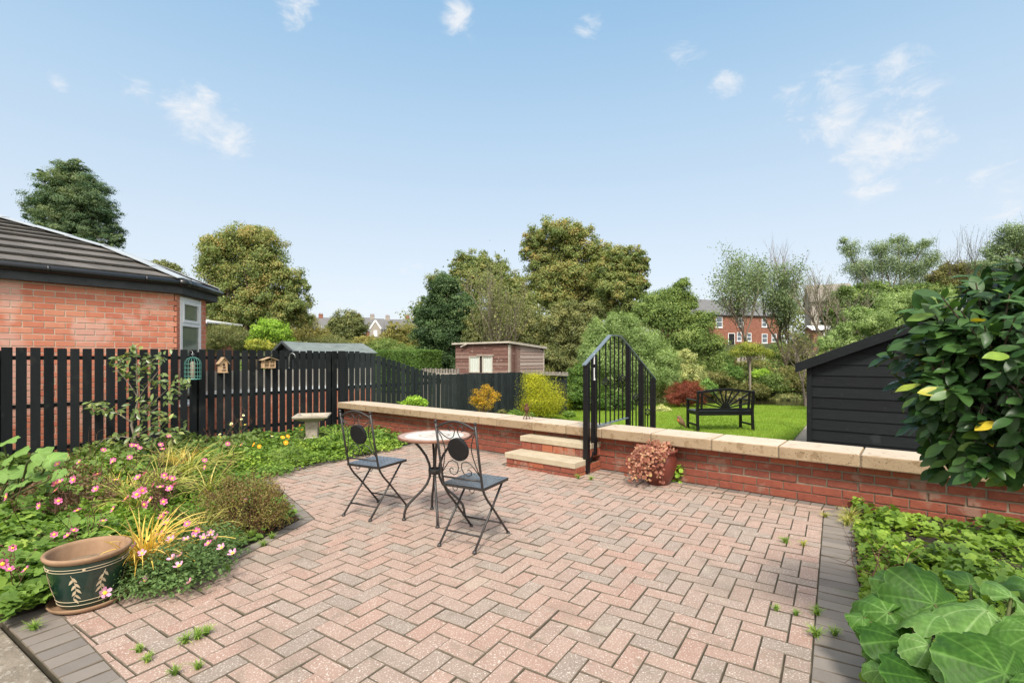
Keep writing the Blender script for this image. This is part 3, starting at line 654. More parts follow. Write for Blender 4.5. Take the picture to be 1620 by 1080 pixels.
# ================================================================ BRICK HOUSE
E1 = Vector((-5.233, 7.95, 2.53)); DA = DD; NA = WD; DB = Vector((-.15, .989, 0)).normalized(); NB = Vector((.989, .15, 0)).normalized(); DC = Vector((-.8, .6, 0)); NC = Vector((.6, .8, 0))
M['tileshade'] = surf('tile_edge_painted_shade', [(.02, .02, .018), (.045, .04, .035)], 9, .9, .3, 60)  # near-black colour paints the shadow line between courses onto the tile edges
def house():
    C1 = Vector((-5.36, 7.98, 0)); root = thing('brick_house', 'orange red brick house end with angled bay and grey tiled roof left of the fence', 'house', C1)
    co, bl, z0 = .0845, .218, -.31; rows = 32; zt = z0 + rows * co; LA = 7.0; LBw = 1.02
    C2 = C1 + DB * LBw; A0 = C1 - DA * LA
    w0, w1, wz = .09, .80, 2.30         # window in the bay face
    mb = MB(); t = .1
    mb.boxo(A0 - NA * t + UP * z0, DA * (LA - .04), NA * (t - .001), UP * (zt - z0)); 
    for a, b in ((0.03, w0), (w1, LBw - .0)): mb.boxo(C1 + DB * a - NB * t + UP * z0, DB * (b - a), NB * (t - .001), UP * (zt - z0))
    mb.boxo(C1 + DB * w0 - NB * t + UP * (wz + .0), DB * (w1 - w0), NB * (t - .02), UP * (zt - wz)); mb.boxo(C1 + DB * w0 - NB * t + UP * z0, DB * (w1 - w0), NB * (t - .001), UP * (.55 - z0))
    mb.boxo(C2 - NC * t + UP * z0, DC * 3.0, NC * (t - .001), UP * (zt - z0)); mb.build('mortar_wall', M['hmortar'], root)
    mb = MB(); bricks(mb, A0, DA, NA, LA, rows, co, bl, z0=z0, rough=.0012, depth=.005, edge=.002, joint=.013)
    sk = lambda m, z, a, b: (w0 < m < w1 and .55 < z)
    bricks(mb, C1, DB, NB, w0, rows, co, bl, z0=z0, depth=.005, edge=.002); bricks(mb, C1 + DB * w1, DB, NB, LBw - w1, rows, co, bl / 2 + .002, z0=z0, depth=.005, edge=.002)
    bricks(mb, C1 + DB * w0, DB, NB, w1 - w0, 10, co, bl, z0=z0, depth=.005, edge=.002); bricks(mb, C2, DC, NC, 3, rows, co, bl, z0=z0, depth=.005, edge=.002)
    mb.build('brickwork', M['hbrick'], root)
    # window
    W = C1 + DB * w0 - NB * .03; wl = w1 - w0; mb = MB(); fw = .065; zs, zm = .56, 1.86
    def fr(mb, a, b, z_a, z_b, w, n0, th): 
        for (p, q, r_, s_) in ((a, a + w, z_a, z_b), (b - w, b, z_a, z_b), (a + w, b - w, z_a, z_a + w), (a + w, b - w, z_b - w, z_b)): mb.boxo(W + DB * p + UP * r_ + NB * n0, DB * (q - p), UP * (s_ - r_), NB * th)
    fr(mb, 0, wl, zs, wz, fw, 0, .05); mb.boxo(W + DB * fw + UP * (zm - .03), DB * (wl - 2 * fw), UP * .06, NB * .049); fo = mb.build('window_frame', M['white'], root, bevel=.004)
    mb = MB(); fr(mb, fw, wl - fw, zm + .03, wz - fw, .045, .012, .05); mb.build('top_sash', M['white'], fo, bevel=.004)
    mb = MB(); mb.boxo(W + DB * fw + UP * (zs + fw) + NB * .02, DB * (wl - 2 * fw), UP * (zm - .03 - zs - fw), NB * .006); mb.boxo(W + DB * (fw + .045) + UP * (zm + .075) + NB * .025, DB * (wl - 2 * fw - .09), UP * (wz - fw - zm - .12), NB * .006); mb.build('glass_pane', M['glass'], fo)
    mb = MB(); mb.boxo(W + DB * -.03 + UP * (zs - .04), DB * (wl + .06), UP * .04, NB * .11); mb.build('window_sill', M['white'], root)
    # eaves
    E2 = E1 + DB * 1.28; off = .0
    ea = E1 - DA * 8; mb = MB()
    mb.boxo(ea + UP * -.20 - NA * .03, DA * 8.0, NA * .022, UP * .185); mb.boxo(E1 + UP * -.20 - NB * .03, DB * 1.28, NB * .022, UP * .185); mb.boxo(E2 + UP * -.2 - NC * .03, DC * 3, NC * .022, UP * .185)
    mb.build('fascia_board', M['fascia'], root)
    mb = MB(); mb.boxo(ea + UP * -.20 - NA * .22, DA * 7.95, NA * .19, UP * .012); mb.boxo(E1 + UP * -.20 - NB * .25, DB * 1.28, NB * .215, UP * .012); mb.build('soffit', M['fascia'], root)
    mb = MB(); h = lambda p, n: p + n * .045 + UP * -.035
    mb.tube([h(ea, NA), h(E1, (NA + NB).normalized()), h(E2, (NB + NC).normalized()), h(E2 + DC * 3, NC)], .05, 10); g = mb.build('gutter', M['gutter'], root, True)
    for s in (.5, 1.6, 2.7, 3.8): q = h(E1 - DA * s, NA); mb = MB(); mb.tube([q - DA * .015, q + DA * .015], .056, 10); mb.build('gutter_joint', M['gutter'], g, True)
    q = h(E1, (NA + NB).normalized()); mb = MB(); mb.tube([q - DA * .09, q, q + DB * .09], .058, 10); mb.build('corner_joint', M['gutter'], g, True)
    # roof planes, built course by course
    tp = .408; rt = thing
    def plane(e0, e1, d, n, lim0, lim1, rows, nm, mat=M['slate'], gauge=.24):
        """lim0/lim1 give how far each end moves along d per metre run up the slope"""
        mb = MB(); inw = -n
        for k in range(rows):
            r0, r1 = k * gauge, (k + 1) * gauge + .03
            for (ra, rb) in ((r0, r1),):
                a0 = e0 + d * lim0 * ra + inw * ra + UP * (tp * ra + .05); a1 = e1 + d * lim1 * ra + inw * ra + UP * (tp * ra + .05)
                b0 = e0 + d * lim0 * rb + inw * rb + UP * (tp * rb + .004); b1 = e1 + d * lim1 * rb + inw * rb + UP * (tp * rb + .004)
                if (a1 - a0).dot(d) < .05: continue
                Lk = (a1 - a0).length; nt_ = max(1, int(Lk / .33)); sh = .5 * (k % 2)
                cuts = [0] + [min(.999, max(.001, (i + sh) / nt_)) for i in range(1 if not sh else 0, nt_)] + [1]; cuts = sorted(set(cuts))
                for u, v in zip(cuts[:-1], cuts[1:]):
                    g = .0025 / Lk; p = [a0.lerp(a1, u + g), a0.lerp(a1, v - g), b0.lerp(b1, v - g), b0.lerp(b1, u + g)]
                    if (b1 - b0).dot(d) < .02: p = p[:3]
                    dz = random.uniform(-.002, .002); p = [x + UP * dz for x in p]; mb.slab(p, UP * -.034, r=random.random())
        under = [e0 - UP * .005, e1 - UP * .005, e1 + d * lim1 * rows * gauge + inw * rows * gauge + UP * (tp * rows * gauge - .005), e0 + d * lim0 * rows * gauge + inw * rows * gauge + UP * (tp * rows * gauge - .005)]
        o_ = mb.build(nm, mat, root); o_.data.materials.append(M['tileshade'])
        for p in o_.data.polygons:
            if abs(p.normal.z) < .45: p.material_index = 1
        return o_
    hb = (NA + NB); cosab = NA.dot(NB); kAB = math.tan(math.acos(cosab) / 2); cosac = NA.dot(NC); kAC = math.tan(math.acos(cosac) / 2)
    # where the small bay plane closes (run r on B)
    kBC = math.tan(math.acos(NB.dot(NC)) / 2); rB = 1.28 / (kAB + kBC)
    nB = 4; gB = rB / nB
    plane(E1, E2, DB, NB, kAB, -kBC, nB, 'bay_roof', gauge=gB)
    # plane A up to the hip, then up to the ridge line with C
    X1 = E1 - DA * kAB * rB - NA * rB + UP * tp * rB
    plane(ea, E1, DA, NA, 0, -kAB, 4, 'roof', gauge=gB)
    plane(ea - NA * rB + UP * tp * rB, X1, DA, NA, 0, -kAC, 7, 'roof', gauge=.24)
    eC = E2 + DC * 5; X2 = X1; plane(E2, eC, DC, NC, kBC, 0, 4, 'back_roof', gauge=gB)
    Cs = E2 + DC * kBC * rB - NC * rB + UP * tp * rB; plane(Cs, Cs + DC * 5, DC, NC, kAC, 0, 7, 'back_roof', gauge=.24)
    # pale hip capping
    def cap(p, q, n1, n2, w=.13):
        mb = MB(); d = (q - p); pts = []
        a, b = p + UP * .045, q + UP * .045; s1 = (n1 - d.normalized() * n1.dot(d.normalized())); s1 = (s1 + UP * (-tp * 1.0)).normalized() * w; s2 = (n2 - d.normalized() * n2.dot(d.normalized())); s2 = (s2 + UP * (-tp)).normalized() * w
        n = max(2, int(d.length / .45))
        for i in range(n):
            u, v = i / n, (i + 1) / n + .02; e = UP * (.008 * (i % 2)); a_, b_ = a.lerp(b, u) + e, a.lerp(b, v) + e
            mb.slab([a_, b_, b_ + s1 + UP * .015, a_ + s1 + UP * .015], UP * .012); mb.slab([a_, b_, b_ + s2 + UP * .012, a_ + s2 + UP * .012], UP * .013)
        mb.build('hip_capping', M['ridge'], root)
    cap(E1, X1, NA, NB); cap(E2, X1, NB, NC, .1)
    mv = (DA * -kAC - NA + UP * tp); cap(X1, X1 + mv * 1.68, NA, NC, .16)
    # rear wall body so the house is solid from the side
    mb = MB(); mb.boxo(A0 - NA * .12 + UP * z0, -NA * 2.6, DA * (LA - 3.0), UP * (zt - z0)); mb.build('inner_wall', M['hmortar'], root)
house()
def neighbour_strip():
    # side path of the house between fence and wall
    mb = MB(); mb.boxo(fence_pt(-6.5, -.9, -.335), DD * 7, WD * .72, UP * .06); tag(mb.build('side_path', M['concrete']), kind='structure')
neighbour_strip()
def neighbour_wall():
    o = fence_pt(-2.0, -1.9); root = thing('neighbour_wall', 'low brick wall with white band glimpsed through the gaps of the black fence', 'wall', o); L = 4.2
    mb = MB(); mb.boxo(o + UP * -.3, DD * L, -WD * .2, UP * .9); mb.build('mortar_core', M['hmortar'], root)
    mb = MB(); bricks(mb, o, DD, WD, L, 11, .0815, .229, z0=-.3, depth=.008); mb.build('brickwork', M['hbrick'], root)
    mb = MB(); mb.boxo(o + UP * .605 + WD * .03, DD * L, -WD * .26, UP * .09); mb.build('white_band', M['white'], root)
    mb = MB(); mb.boxo(o + UP * .70 - WD * .03, DD * L, -WD * .1, UP * .36); mb.build('upper_panel', M['greyrender'], root)
neighbour_wall()
# ================================================================ SHEDS
def lap_boards(mb, o, ax, n, L, z0, z1, h=.15, clipf=None, t=.022):
    """weatherboards: each a wedge; clipf(z)->(a,b) limits along ax"""
    z = z0
    while z < z1 - .01:
        zt = min(z + h + .012, z1); a0, b0 = clipf(z) if clipf else (0, L); a1, b1 = clipf(zt) if clipf else (0, L)
        if b0 - a0 < .02: break
        if b1 - a1 < .02: b1 = a1 = (a1 + b1) / 2; b1 += .01
        j = random.uniform(-.0015, .0015)
        P = [o + ax * a0 + UP * z, o + ax * b0 + UP * z, o + ax * b1 + UP * zt, o + ax * a1 + UP * zt]
        Q = [P[0] + n * (t + j), P[1] + n * (t + j), P[2] + n * .006, P[3] + n * .006]
        fs = [(0, 3, 2, 1), (4, 5, 6, 7), (0, 1, 5, 4), (1, 2, 6, 5), (2, 3, 7, 6), (3, 0, 4, 7)]
        if ax.cross(UP).dot(n) < 0: fs = [f[::-1] for f in fs]
        mb.add(P + Q, fs, random.random()); z += h
def black_shed():
    c = Vector((4.175, 7.0, 0)); root = thing('garden_shed', 'black stained weatherboard shed with pitched roof behind the low wall', 'shed', (c.x, c.y, LAWN)); W = 2.86; Dp = 3.4; ze = 1.225; sl = .415
    ap = W / 2; zap = ze + sl * ap; inner = .02
    mb = MB(); p = [c + UP * -.3, c + WD * W + UP * -.3, c + WD * W + UP * ze, c + WD * ap + UP * (zap), c + UP * ze]; p = [q + DD * inner for q in p]; mb.slab(p, DD * Dp); mb.build('inner_wall', M['shedblack'], root)
    mb = MB(); cf = lambda z: (0, W) if z <= ze else ((z - ze) / sl, W - (z - ze) / sl)
    lap_boards(mb, c + DD * .02, WD, -DD, W, -.28, zap - .02, .150, cf); mb.build('weatherboard_gable', M['shedblack'], root)
    mb = MB(); lap_boards(mb, c, DD, -WD, Dp, -.28, ze, .150); lap_boards(mb, c + WD * W, DD, WD, Dp, -.28, ze, .150); mb.build('side_boards', M['shedblack'], root)
    mb = MB(); mb.boxo(c - WD * .035 - DD * .03 + UP * -.28, WD * .06, DD * .05, UP * (ze + .25)); mb.build('corner_post', M['shedblack'], root); mb = MB(); mb.boxo(c + WD * (W - .025) - DD * .03 + UP * -.28, WD * .06, DD * .05, UP * (ze + .25)); mb.build('corner_post', M['shedblack'], root)
    d1 = (WD + UP * sl).normalized(); e = c - WD * .16 + UP * (ze - .16 * sl + .02); top = c + WD * ap + UP * (zap + .02); e2 = c + WD * (W + .16) + UP * (ze - .16 * sl + .02)
    for a, b in ((e, top), (e2, top)):
        mb = MB(); mb.slab([a - DD * .10 + UP * .035, b - DD * .10 + UP * .035, b + DD * (Dp + .1) + UP * .035, a + DD * (Dp + .1) + UP * .035], UP * .02); mb.build('roof', M['fascia'], root)
        mb = MB(); mb.slab([a - DD * .125 + UP * -.075, b - DD * .125 + UP * -.075, b - DD * .125 + UP * .056, a - DD * .125 + UP * .056], DD * .024); mb.build('barge_board', M['shedblack'], root)
black_shed()
M['pinkwood'] = surf('faded_pink_timber', [(.26, .18, .15), (.42, .34, .30)], 5, .9, .6, 30, attr=[(.22, .13, .11), (.44, .37, .33)], stretch=(1, 1, 7), bstretch=(1, 1, 9))
def old_shed():
    # front wall faces the camera, the side goes back to the right
    a = A(721, 590, 17.9); b = A(804, 590, 17.0); z0 = LAWN; d = b - a; d.z = 0; W = d.length; d.normalize(); n = Vector((d.y, -d.x, 0)); sd = (A(860, 590, 18.9) - b); sd.z = 0; Ls = sd.length; sd.normalize(); ns = Vector((sd.y, -sd.x, 0))
    root = thing('garden_shed', 'weathered red brown timber shed with two curtained windows beyond the dark fence', 'shed', (a.x, a.y, z0)); o = Vector((a.x, a.y, 0)); ob = Vector((b.x, b.y, 0)); zf = 1.76; zr = 1.64
    mb = MB(); mb.slab([o + UP * z0 - n * .03, ob + UP * z0 - n * .03, ob + UP * zf - n * .03, o + UP * zf - n * .03], sd * .05 - n * .02); mb.slab([ob + UP * z0 - ns * .03, ob + sd * Ls + UP * z0 - ns * .03, ob + sd * Ls + UP * zr - ns * .03, ob + UP * zf - ns * .03], -ns * .03); mb.build('inner_wall', M['darkhole'], root)
    wx0, wx1, wz0, wz1 = W * .27, W * .72, .78, 1.36
    mb = MB(); z = z0; h = .125
    lap_boards(mb, o, d, n, wx0 - .0, z0, zf, h, None); mb.v = [v for v in mb.v]
    lap_boards(mb, o, d, n, wx0, z0, zf, h)
    lap_boards(mb, o + d * wx1, d, n, W - wx1, z0, zf, h); lap_boards(mb, o + d * wx0, d, n, wx1 - wx0, z0, wz0, h); lap_boards(mb, o + d * wx0, d, n, wx1 - wx0, wz1, zf, h); mb.build('front_boards', M['redwood'], root)
    mb = MB(); cf = lambda z: (.72, Ls) if z < zr else (.72, .72 + (zf - z) / (zf - zr) * (Ls - .72)); lap_boards(mb, ob, sd, ns, Ls, z0, zf, h, cf); mb.build('side_boards', M['pinkwood'], root)
    mb = MB(); s = .1
    while s < .7: mb.boxo(ob + sd * s + UP * z0, sd * .095, ns * .018, UP * (zf - z0 - (zf - zr) * (s + .1) / Ls), r=random.random()); s += .1
    mb.build('door', M['redwood'], root)
    mb = MB(); mb.boxo(ob + UP * z0 + ns * .005 - sd * .01, sd * .10, ns * .03, UP * (zf - z0 - .01)); mb.build('corner_trim', M['paletimber'], root); mb = MB(); mb.boxo(ob + sd * (Ls - .05) + UP * z0, sd * .05, ns * .035, UP * (zr - z0)); mb.build('corner_trim', M['paletimber'], root)
    for k in (0, 1):
        x0 = wx0 + (wx1 - wx0) * (.0 if k == 0 else .56); x1 = wx0 + (wx1 - wx0) * (.46 if k == 0 else 1.0); mb = MB(); w = .035
        for (p, q, r_, s_) in ((x0, x0 + w, wz0, wz1), (x1 - w, x1, wz0, wz1), (x0 + w, x1 - w, wz0, wz0 + w), (x0 + w, x1 - w, wz1 - w, wz1)): mb.boxo(o + d * p + UP * r_, d * (q - p), n * .035, UP * (s_ - r_))
        f = mb.build('window_frame', M['paletimber'], root)
        mb = MB(); nn_ = 14
        vs = []
        for i in range(nn_ + 1):
            u = x0 + w + (x1 - x0 - 2 * w) * i / nn_; q = o + d * u + n * (.008 + .006 * math.sin(i * 1.7)); vs += [q + UP * (wz0 + w), q + UP * (wz1 - w)]
        mb.add(vs, [(2 * i, 2 * i + 2, 2 * i + 3, 2 * i + 1) for i in range(nn_)]); mb.build('curtain', M['curtain'], f)
    mb = MB(); mb.boxo(o + d * (wx0 + (wx1 - wx0) * .34) + UP * (wz1 + .01), d * (wx1 - wx0) * .72, n * .06, UP * .03); mb.build('window_hood', M['paletimber'], root)
    mb = MB(); e = .10
    P = [o - d * e + n * e + UP * (zf + .01), ob + d * .06 + n * e + UP * (zf + .045), ob + sd * (Ls + .1) + ns * .08 + UP * (zr + .005), o + sd * (Ls + .1) - d * e + UP * (zr + .0)]
    mb.slab(P, UP * .055); mb.build('felt_roof', M['greytimber'], root)
    mb = MB(); mb.bar(P[1] + UP * .03 + ns * .012, P[2] + UP * .03 + ns * .012, .02, .08); mb.bar(P[0] + UP * .03 + n * .012, P[1] + UP * .03 + n * .012, .02, .06); mb.build('roof_trim', M['paletimber'], root)
    mb = MB(); q = o + d * W * .18 + n * .12 + UP * (zf - .05); mb.tube([q - d * .1 - UP * .03, q + d * .14 + UP * .07], .025, 6); mb.build('loose_batten', M['paletimber'], root)
old_shed()
def felt_shed():
    a = A(453, 541, 12.6); b = A(567, 542, 13.9); root = thing('garden_shed', 'small shed with grey green felt gable roof showing above the black fence', 'shed', (a.x, a.y, LAWN)); r0 = Vector((a.x, a.y, 0)); d = (b - a); d.z = 0; L = d.length; d.normalize(); n = Vector((d.y, -d.x, 0)); zr = 1.72; hw = .80; ze = 1.47
    d0 = r0 - d * .0
    mb = MB(); mb.slab([d0 - n * hw + UP * LAWN, d0 + n * hw + UP * LAWN, d0 + n * hw + UP * (ze - .02), d0 + UP * (zr - .05), d0 - n * hw + UP * (ze - .02)], d * L); mb.build('shed_wall', M['fence_far'], root)
    for s in (1, -1):
        e0, e1 = d0 + n * s * (hw + .08) - d * .12 + UP * (ze - .04), d0 + n * s * (hw + .08) + d * (L + .12) + UP * (ze - .04); r1, r2 = d0 - d * .12 + UP * zr, d0 + d * (L + .12) + UP * (zr - .015); k = 9; mb = MB(); vs = []
        for i in range(k + 1):
            t = i / k; sg = -.025 * math.sin(math.pi * t); vs += [e0.lerp(e1, t), (e0.lerp(e1, t) + r1.lerp(r2, t)) / 2 + UP * (sg * .5 + .012), r1.lerp(r2, t) + UP * sg]
        fs = []
        for i in range(k): b_ = 3 * i; fs += [(b_, b_ + 3, b_ + 4, b_ + 1), (b_ + 1, b_ + 4, b_ + 5, b_ + 2)]
        if s < 0: fs = [f[::-1] for f in fs]
        mb.add(vs, fs); mb.build('felt_roof', M['felt'], root, solid=.015)
        mb = MB(); mb.slab([e0 - UP * .05, r1 - UP * .05, r1 + UP * .02, e0 + UP * .02], d * .02); mb.build('barge_board', M['fascia'], root)
felt_shed()
# ================================================================ FURNITURE
def arc3(cx, cz, r, a0, a1, y, n=10): return [Vector((cx + r * math.cos(a0 + (a1 - a0) * i / n), y(cz + r * math.sin(a0 + (a1 - a0) * i / n)), cz + r * math.sin(a0 + (a1 - a0) * i / n))) for i in range(n + 1)]
def spiral(cx, cz, r0, r1, a0, a1, yf, n=18):
    out = []
    for i in range(n + 1):
        t = i / n; r = r0 + (r1 - r0) * t; a = a0 + (a1 - a0) * t; z = cz + r * math.sin(a); out.append(Vector((cx + r * math.cos(a), yf(z), z)))
    return out
def make_chair(label):
    root = thing('bistro_chair', label, 'chair', (0, 0, 0), 'folding bistro chairs on the patio'); Mi = M['chairiron']
    w = .163; yf = lambda z: -.155 - (z - .42) * .20
    for s in (-1, 1):
        x = s * w; mb = MB(); mb.tube([(x, .215, .012), (x, .10, .135), (x, -.02, .262), (x, -.085, .325), (x, -.125, .375), (x, -.15, .42), (x, yf(.6), .6), (x, yf(.86), .86)], .0085, 8)
        lg = mb.build('back_leg_frame', Mi, root, True); mb = MB(); mb.lathe([(0, -.012), (.009, -.008), (.012, 0), (.009, .008), (0, .012)], (x, yf(.875), .875), 10); mb.build('finial', Mi, lg, True)
        mb = MB(); mb.lathe([(0, .0), (.016, 0), (.016, .006), (.010, .02), (0, .02)], (x, .217, 0), 10); mb.build('foot_cap', Mi, lg, True)
        x = s * (w - .018); mb = MB(); mb.tube([(x, -.222, .012), (x, .0, .235), (x, .165, .405)], .0085, 8); lg = mb.build('front_leg_frame', Mi, root, True)
        mb = MB(); mb.lathe([(0, .0), (.016, 0), (.016, .006), (.010, .02), (0, .02)], (x, -.225, 0), 10); mb.build('foot_cap', Mi, lg, True)
    mb = MB(); mb.tube([(-w + .018, -.145, .09), (w - .018, -.145, .09)], .0065, 8); mb.build('stretcher', Mi, root, True)
    mb = MB(); mb.tube([(-w, .125, .108), (w, .125, .108)], .0065, 8); mb.build('stretcher', Mi, root, True)
    # seat: square plate punched with a lattice of holes, folded rim
    N = 17; x0, x1, y0, y1 = -.175, .175, -.155, .20; mb = MB(); vs = []; fs = []
    pos = [0.0]
    for i in range(N): pos.append(pos[-1] + (1.0 if i % 2 == 0 else .62))
    pos = [p / pos[-1] for p in pos]
    for i in range(N + 1):
        for j in range(N + 1): vs.append((x0 + (x1 - x0) * pos[i], y0 + (y1 - y0) * pos[j], .425))
    for i in range(N):
        for j in range(N):
            if i % 2 and j % 2: continue
            a = i * (N + 1) + j; fs.append((a, a + N + 1, a + N + 2, a + 1))
    mb.add(vs, fs); st = mb.build('seat', M['seatm'], root, solid=.003)
    mb = MB(); mb.boxo((x0, y0, .405), (x1 - x0, 0, 0), (0, .006, 0), (0, 0, .021)); mb.boxo((x0, y1 - .006, .405), (x1 - x0, 0, 0), (0, .006, 0), (0, 0, .021)); mb.boxo((x0, y0 + .006, .405), (.006, 0, 0), (0, y1 - y0 - .012, 0), (0, 0, .021)); mb.boxo((x1 - .006, y0 + .006, .405), (.006, 0, 0), (0, y1 - y0 - .012, 0), (0, 0, .021)); mb.build('seat_rim', Mi, st)
    for s in (-1, 1): mb = MB(); mb.tube([(s * .07 + .02 * math.cos(a), -.14, .40 - .022 * math.sin(a)) for a in [math.pi * i / 8 for i in range(9)]], .003, 5); mb.build('seat_hook', Mi, root, True)
    # back
    P = lambda x, z: Vector((x, yf(z), z)); mb = MB()
    mb.tube([P(-w, .475), P(w, .475)], .0065, 8); mb.build('back_rail', Mi, root, True)
    mb = MB(); mb.tube([P(-w + w * 2 * i / 16, .83 + .052 * math.sin(math.pi * i / 16)) for i in range(17)], .0075, 8); mb.build('back_arch', Mi, root, True)
    mb = MB(); r = .0038; cz = .685
    for s in (-1, 1):
        mb.tube([P(s * w, .825), P(s * .12, .788), P(s * .085, .765), P(s * .055, .757), P(s * .025, .775), P(s * .012, .81), P(s * .02, .842), P(s * .042, .853), P(s * .062, .84), P(s * .06, .82), P(s * .045, .815)], r, 5)
        mb.tube([P(s * w, .82), P(s * .13, .77), P(s * .115, .72), P(s * .11, .68), P(s * .118, .63), P(s * .135, .57), P(s * w, .49)], r, 5)
        mb.tube([P(s * w, .50), P(s * .12, .555), P(s * .09, .59), P(s * .055, .603), P(s * .02, .59), P(s * .012, .55), P(s * .03, .512), P(s * .06, .497), P(s * .088, .51), P(s * .09, .535), P(s * .072, .548), P(s * .058, .538)], r, 5)
    mb.build('back_scrolls', Mi, root, True)
    mb = MB(); R_ = .082; n = 36; vs = []
    for yy, rr in ((.009, R_ - .004), (.012, R_), (-.006, R_), (-.010, R_ - .006)):
        for k in range(n): a = 2 * math.pi * k / n; z = cz + rr * math.sin(a); vs.append(Vector((rr * math.cos(a), yf(z) + yy, z)))
    fs = [tuple(range(n)), tuple(range(4 * n - 1, 3 * n - 1, -1))] + [(l * n + k, (l + 1) * n + k, (l + 1) * n + (k + 1) % n, l * n + (k + 1) % n) for l in range(3) for k in range(n)]
    mb.add(vs, fs); mb.build('back_disc', M['discm'], root)
    return root
M['seatm'] = surf('blue_black_seat_metal', [(.13, .15, .175), (.21, .235, .265)], 10, .34, .1, 60, spec=.55, metal=.5, spots=[(30, .66, (.14, .12, .10), .5)])
M['discm'] = surf('black_disc', [(.007, .007, .008), (.012, .012, .013)], 10, .6, .05, 60)
ch = make_chair('black iron folding bistro chair nearer the camera, right of the round table')
ch.location = (-.275, 3.626, 0); yaw = -math.atan2(.47, .883); ch.rotation_euler = (0, 0, yaw)
c2 = copy_tree(ch); c2['label'] = 'black iron folding bistro chair farther away, left of the round table'; c2.location = (-1.172, 4.293, 0); c2.rotation_euler = (0, 0, -math.atan2(.475, .88) + .03)
def table():
    root = thing('bistro_table', 'round mosaic topped bistro table with four curved black legs', 'table', (0, 0, 0)); Mi = M['chairiron']; zt = .683
    mb = MB(); mb.lathe([(0, zt - .004), (.1, zt - .004), (.27, zt - .004), (.287, zt - .004)], (0, 0, 0), 64); mb.build('mosaic_top', M['mosaic'], root)
    mb = MB(); mb.lathe([(.287, zt - .004), (.295, zt - .0005), (.298, zt - .004), (.298, zt - .022), (.292, zt - .024), (.24, zt - .02), (0, zt - .019)], (0, 0, 0), 64); mb.build('rim', M['tablerim'], root, True)
    mb = MB(); mb.lathe([(.20, zt - .03), (.207, zt - .024), (.20, zt - .019), (.193, zt - .024), (.20, zt - .03)], (0, 0, 0), 40); mb.build('support_ring', Mi, root, True)
    prof = [(.185, zt - .02), (.165, zt - .05), (.115, zt - .105), (.070, zt - .17), (.043, zt - .24), (.036, zt - .29), (.040, zt - .345), (.062, zt - .40), (.105, zt - .455), (.160, zt - .505), (.205, zt - .55), (.232, zt - .59), (.243, zt - .63), (.246, .012)]
    for k in range(4):
        a = math.pi / 2 * k + math.radians(TA); c, s = math.cos(a), math.sin(a); mb = MB()
        # smooth
        mb.tube([(r * c, r * s, z) for r, z in prof], .0105, 9); lg = mb.build('leg', Mi, root, True)
        mb = MB(); mb.lathe([(0, 0), (.017, 0), (.017, .007), (.011, .02), (0, .02)], (.246 * c, .246 * s, 0), 10); mb.build('foot_cap', Mi, lg, True)
    mb = MB(); mb.lathe([(.030, .365), (.05, .367), (.052, .39), (.05, .41), (.030, .412)], (0, 0, 0), 20); mb.build('leg_collar', Mi, root, True)
    return root
TA = 14
M['tablerim'] = surf('table_rim_terracotta', [(.16, .075, .05), (.26, .14, .10)], 12, .5, .1, 60)
tb = table(); tb.location = (-.637, 4.11, 0)
def bench():
    root = thing('garden_bench', 'black slatted garden bench with sunburst back standing on the lawn', 'bench', (0, 0, 0)); B = M['benchm']; W = 1.19; Dp = .46
    # local: x along, y forward (front), back at y=0
    for s in (0, 1):
        x = s * W; mb = MB(); mb.bar((x, -.03, 0), (x, .0, .42), .05, .05, (0, 1, 0)); mb.bar((x, .0, .42), (x, -.05, .845), .05, .045, (0, 1, 0)); mb.build('back_leg', B, root, bevel=.004)
        mb = MB(); mb.box((x, Dp, .31), .05, .05, .62); mb.build('front_leg', B, root, bevel=.004)
        mb = MB(); mb.bar((x, -.02, .635), (x, Dp + .05, .635), .06, .028); mb.build('arm_rest', B, root, bevel=.006)
        mb = MB(); mb.bar((x, -.02, .13), (x, Dp, .13), .03, .04); mb.bar((x, 0, .37), (x, Dp, .37), .03, .06); mb.build('side_rail', B, root)
    mb = MB()
    for y in (0, Dp): mb.bar((.02, y, .365), (W - .02, y, .365), .035, .07)
    mb.build('seat_frame', B, root)
    mb = MB()
    for k in range(7): mb.boxo((-.01, .015 + k * .069, .403), (W + .02, 0, 0), (0, .055, 0), (0, 0, .018))
    mb.build('seat_slats', M['benchseat'], root, bevel=.003)
    yb = lambda z: -.002 - (z - .42) * .115; P = lambda x, z: Vector((x, yb(z), z)); cx = W / 2
    mb = MB(); n = 16; arch = lambda x: .805 + .065 * math.sin(math.pi * x / W)
    for i in range(n): mb.bar(P(.02 + (W - .04) * i / n, arch(.02 + (W - .04) * i / n)), P(.02 + (W - .04) * (i + 1) / n + .003, arch(.02 + (W - .04) * (i + 1) / n)), .035, .05)
    mb.build('top_rail', B, root)
    mb = MB(); mb.bar(P(.02, .455), P(W - .02, .455), .035, .05); mb.build('lower_back_rail', B, root)
    for s in (.085, W - .085):
        mb = MB(); mb.bar(P(s, .47), P(s, arch(s)), .04, .03, (0, 1, 0)); mb.build('back_upright', B, root)
    mb = MB(); vs = [P(cx + .066 * math.cos(math.pi * i / 14), .475 + .066 * math.sin(math.pi * i / 14)) for i in range(15)]; mb.slab(vs, (0, .025, 0)); mb.build('sunburst_hub', B, root)
    for k in range(9):
        an = math.radians(12 + 19.5 * k); a = P(cx + .05 * math.cos(an), .475 + .05 * math.sin(an)); L = .05
        while True:
            x, z = cx + L * math.cos(an), .475 + L * math.sin(an)
            if x < .10 or x > W - .10 or z > arch(x) - .02: break
            L += .005
        mb = MB(); mb.bar(a, P(x, z), .029, .016, (0, 1, 0)); mb.build('sun_ray', B, root)
    return root
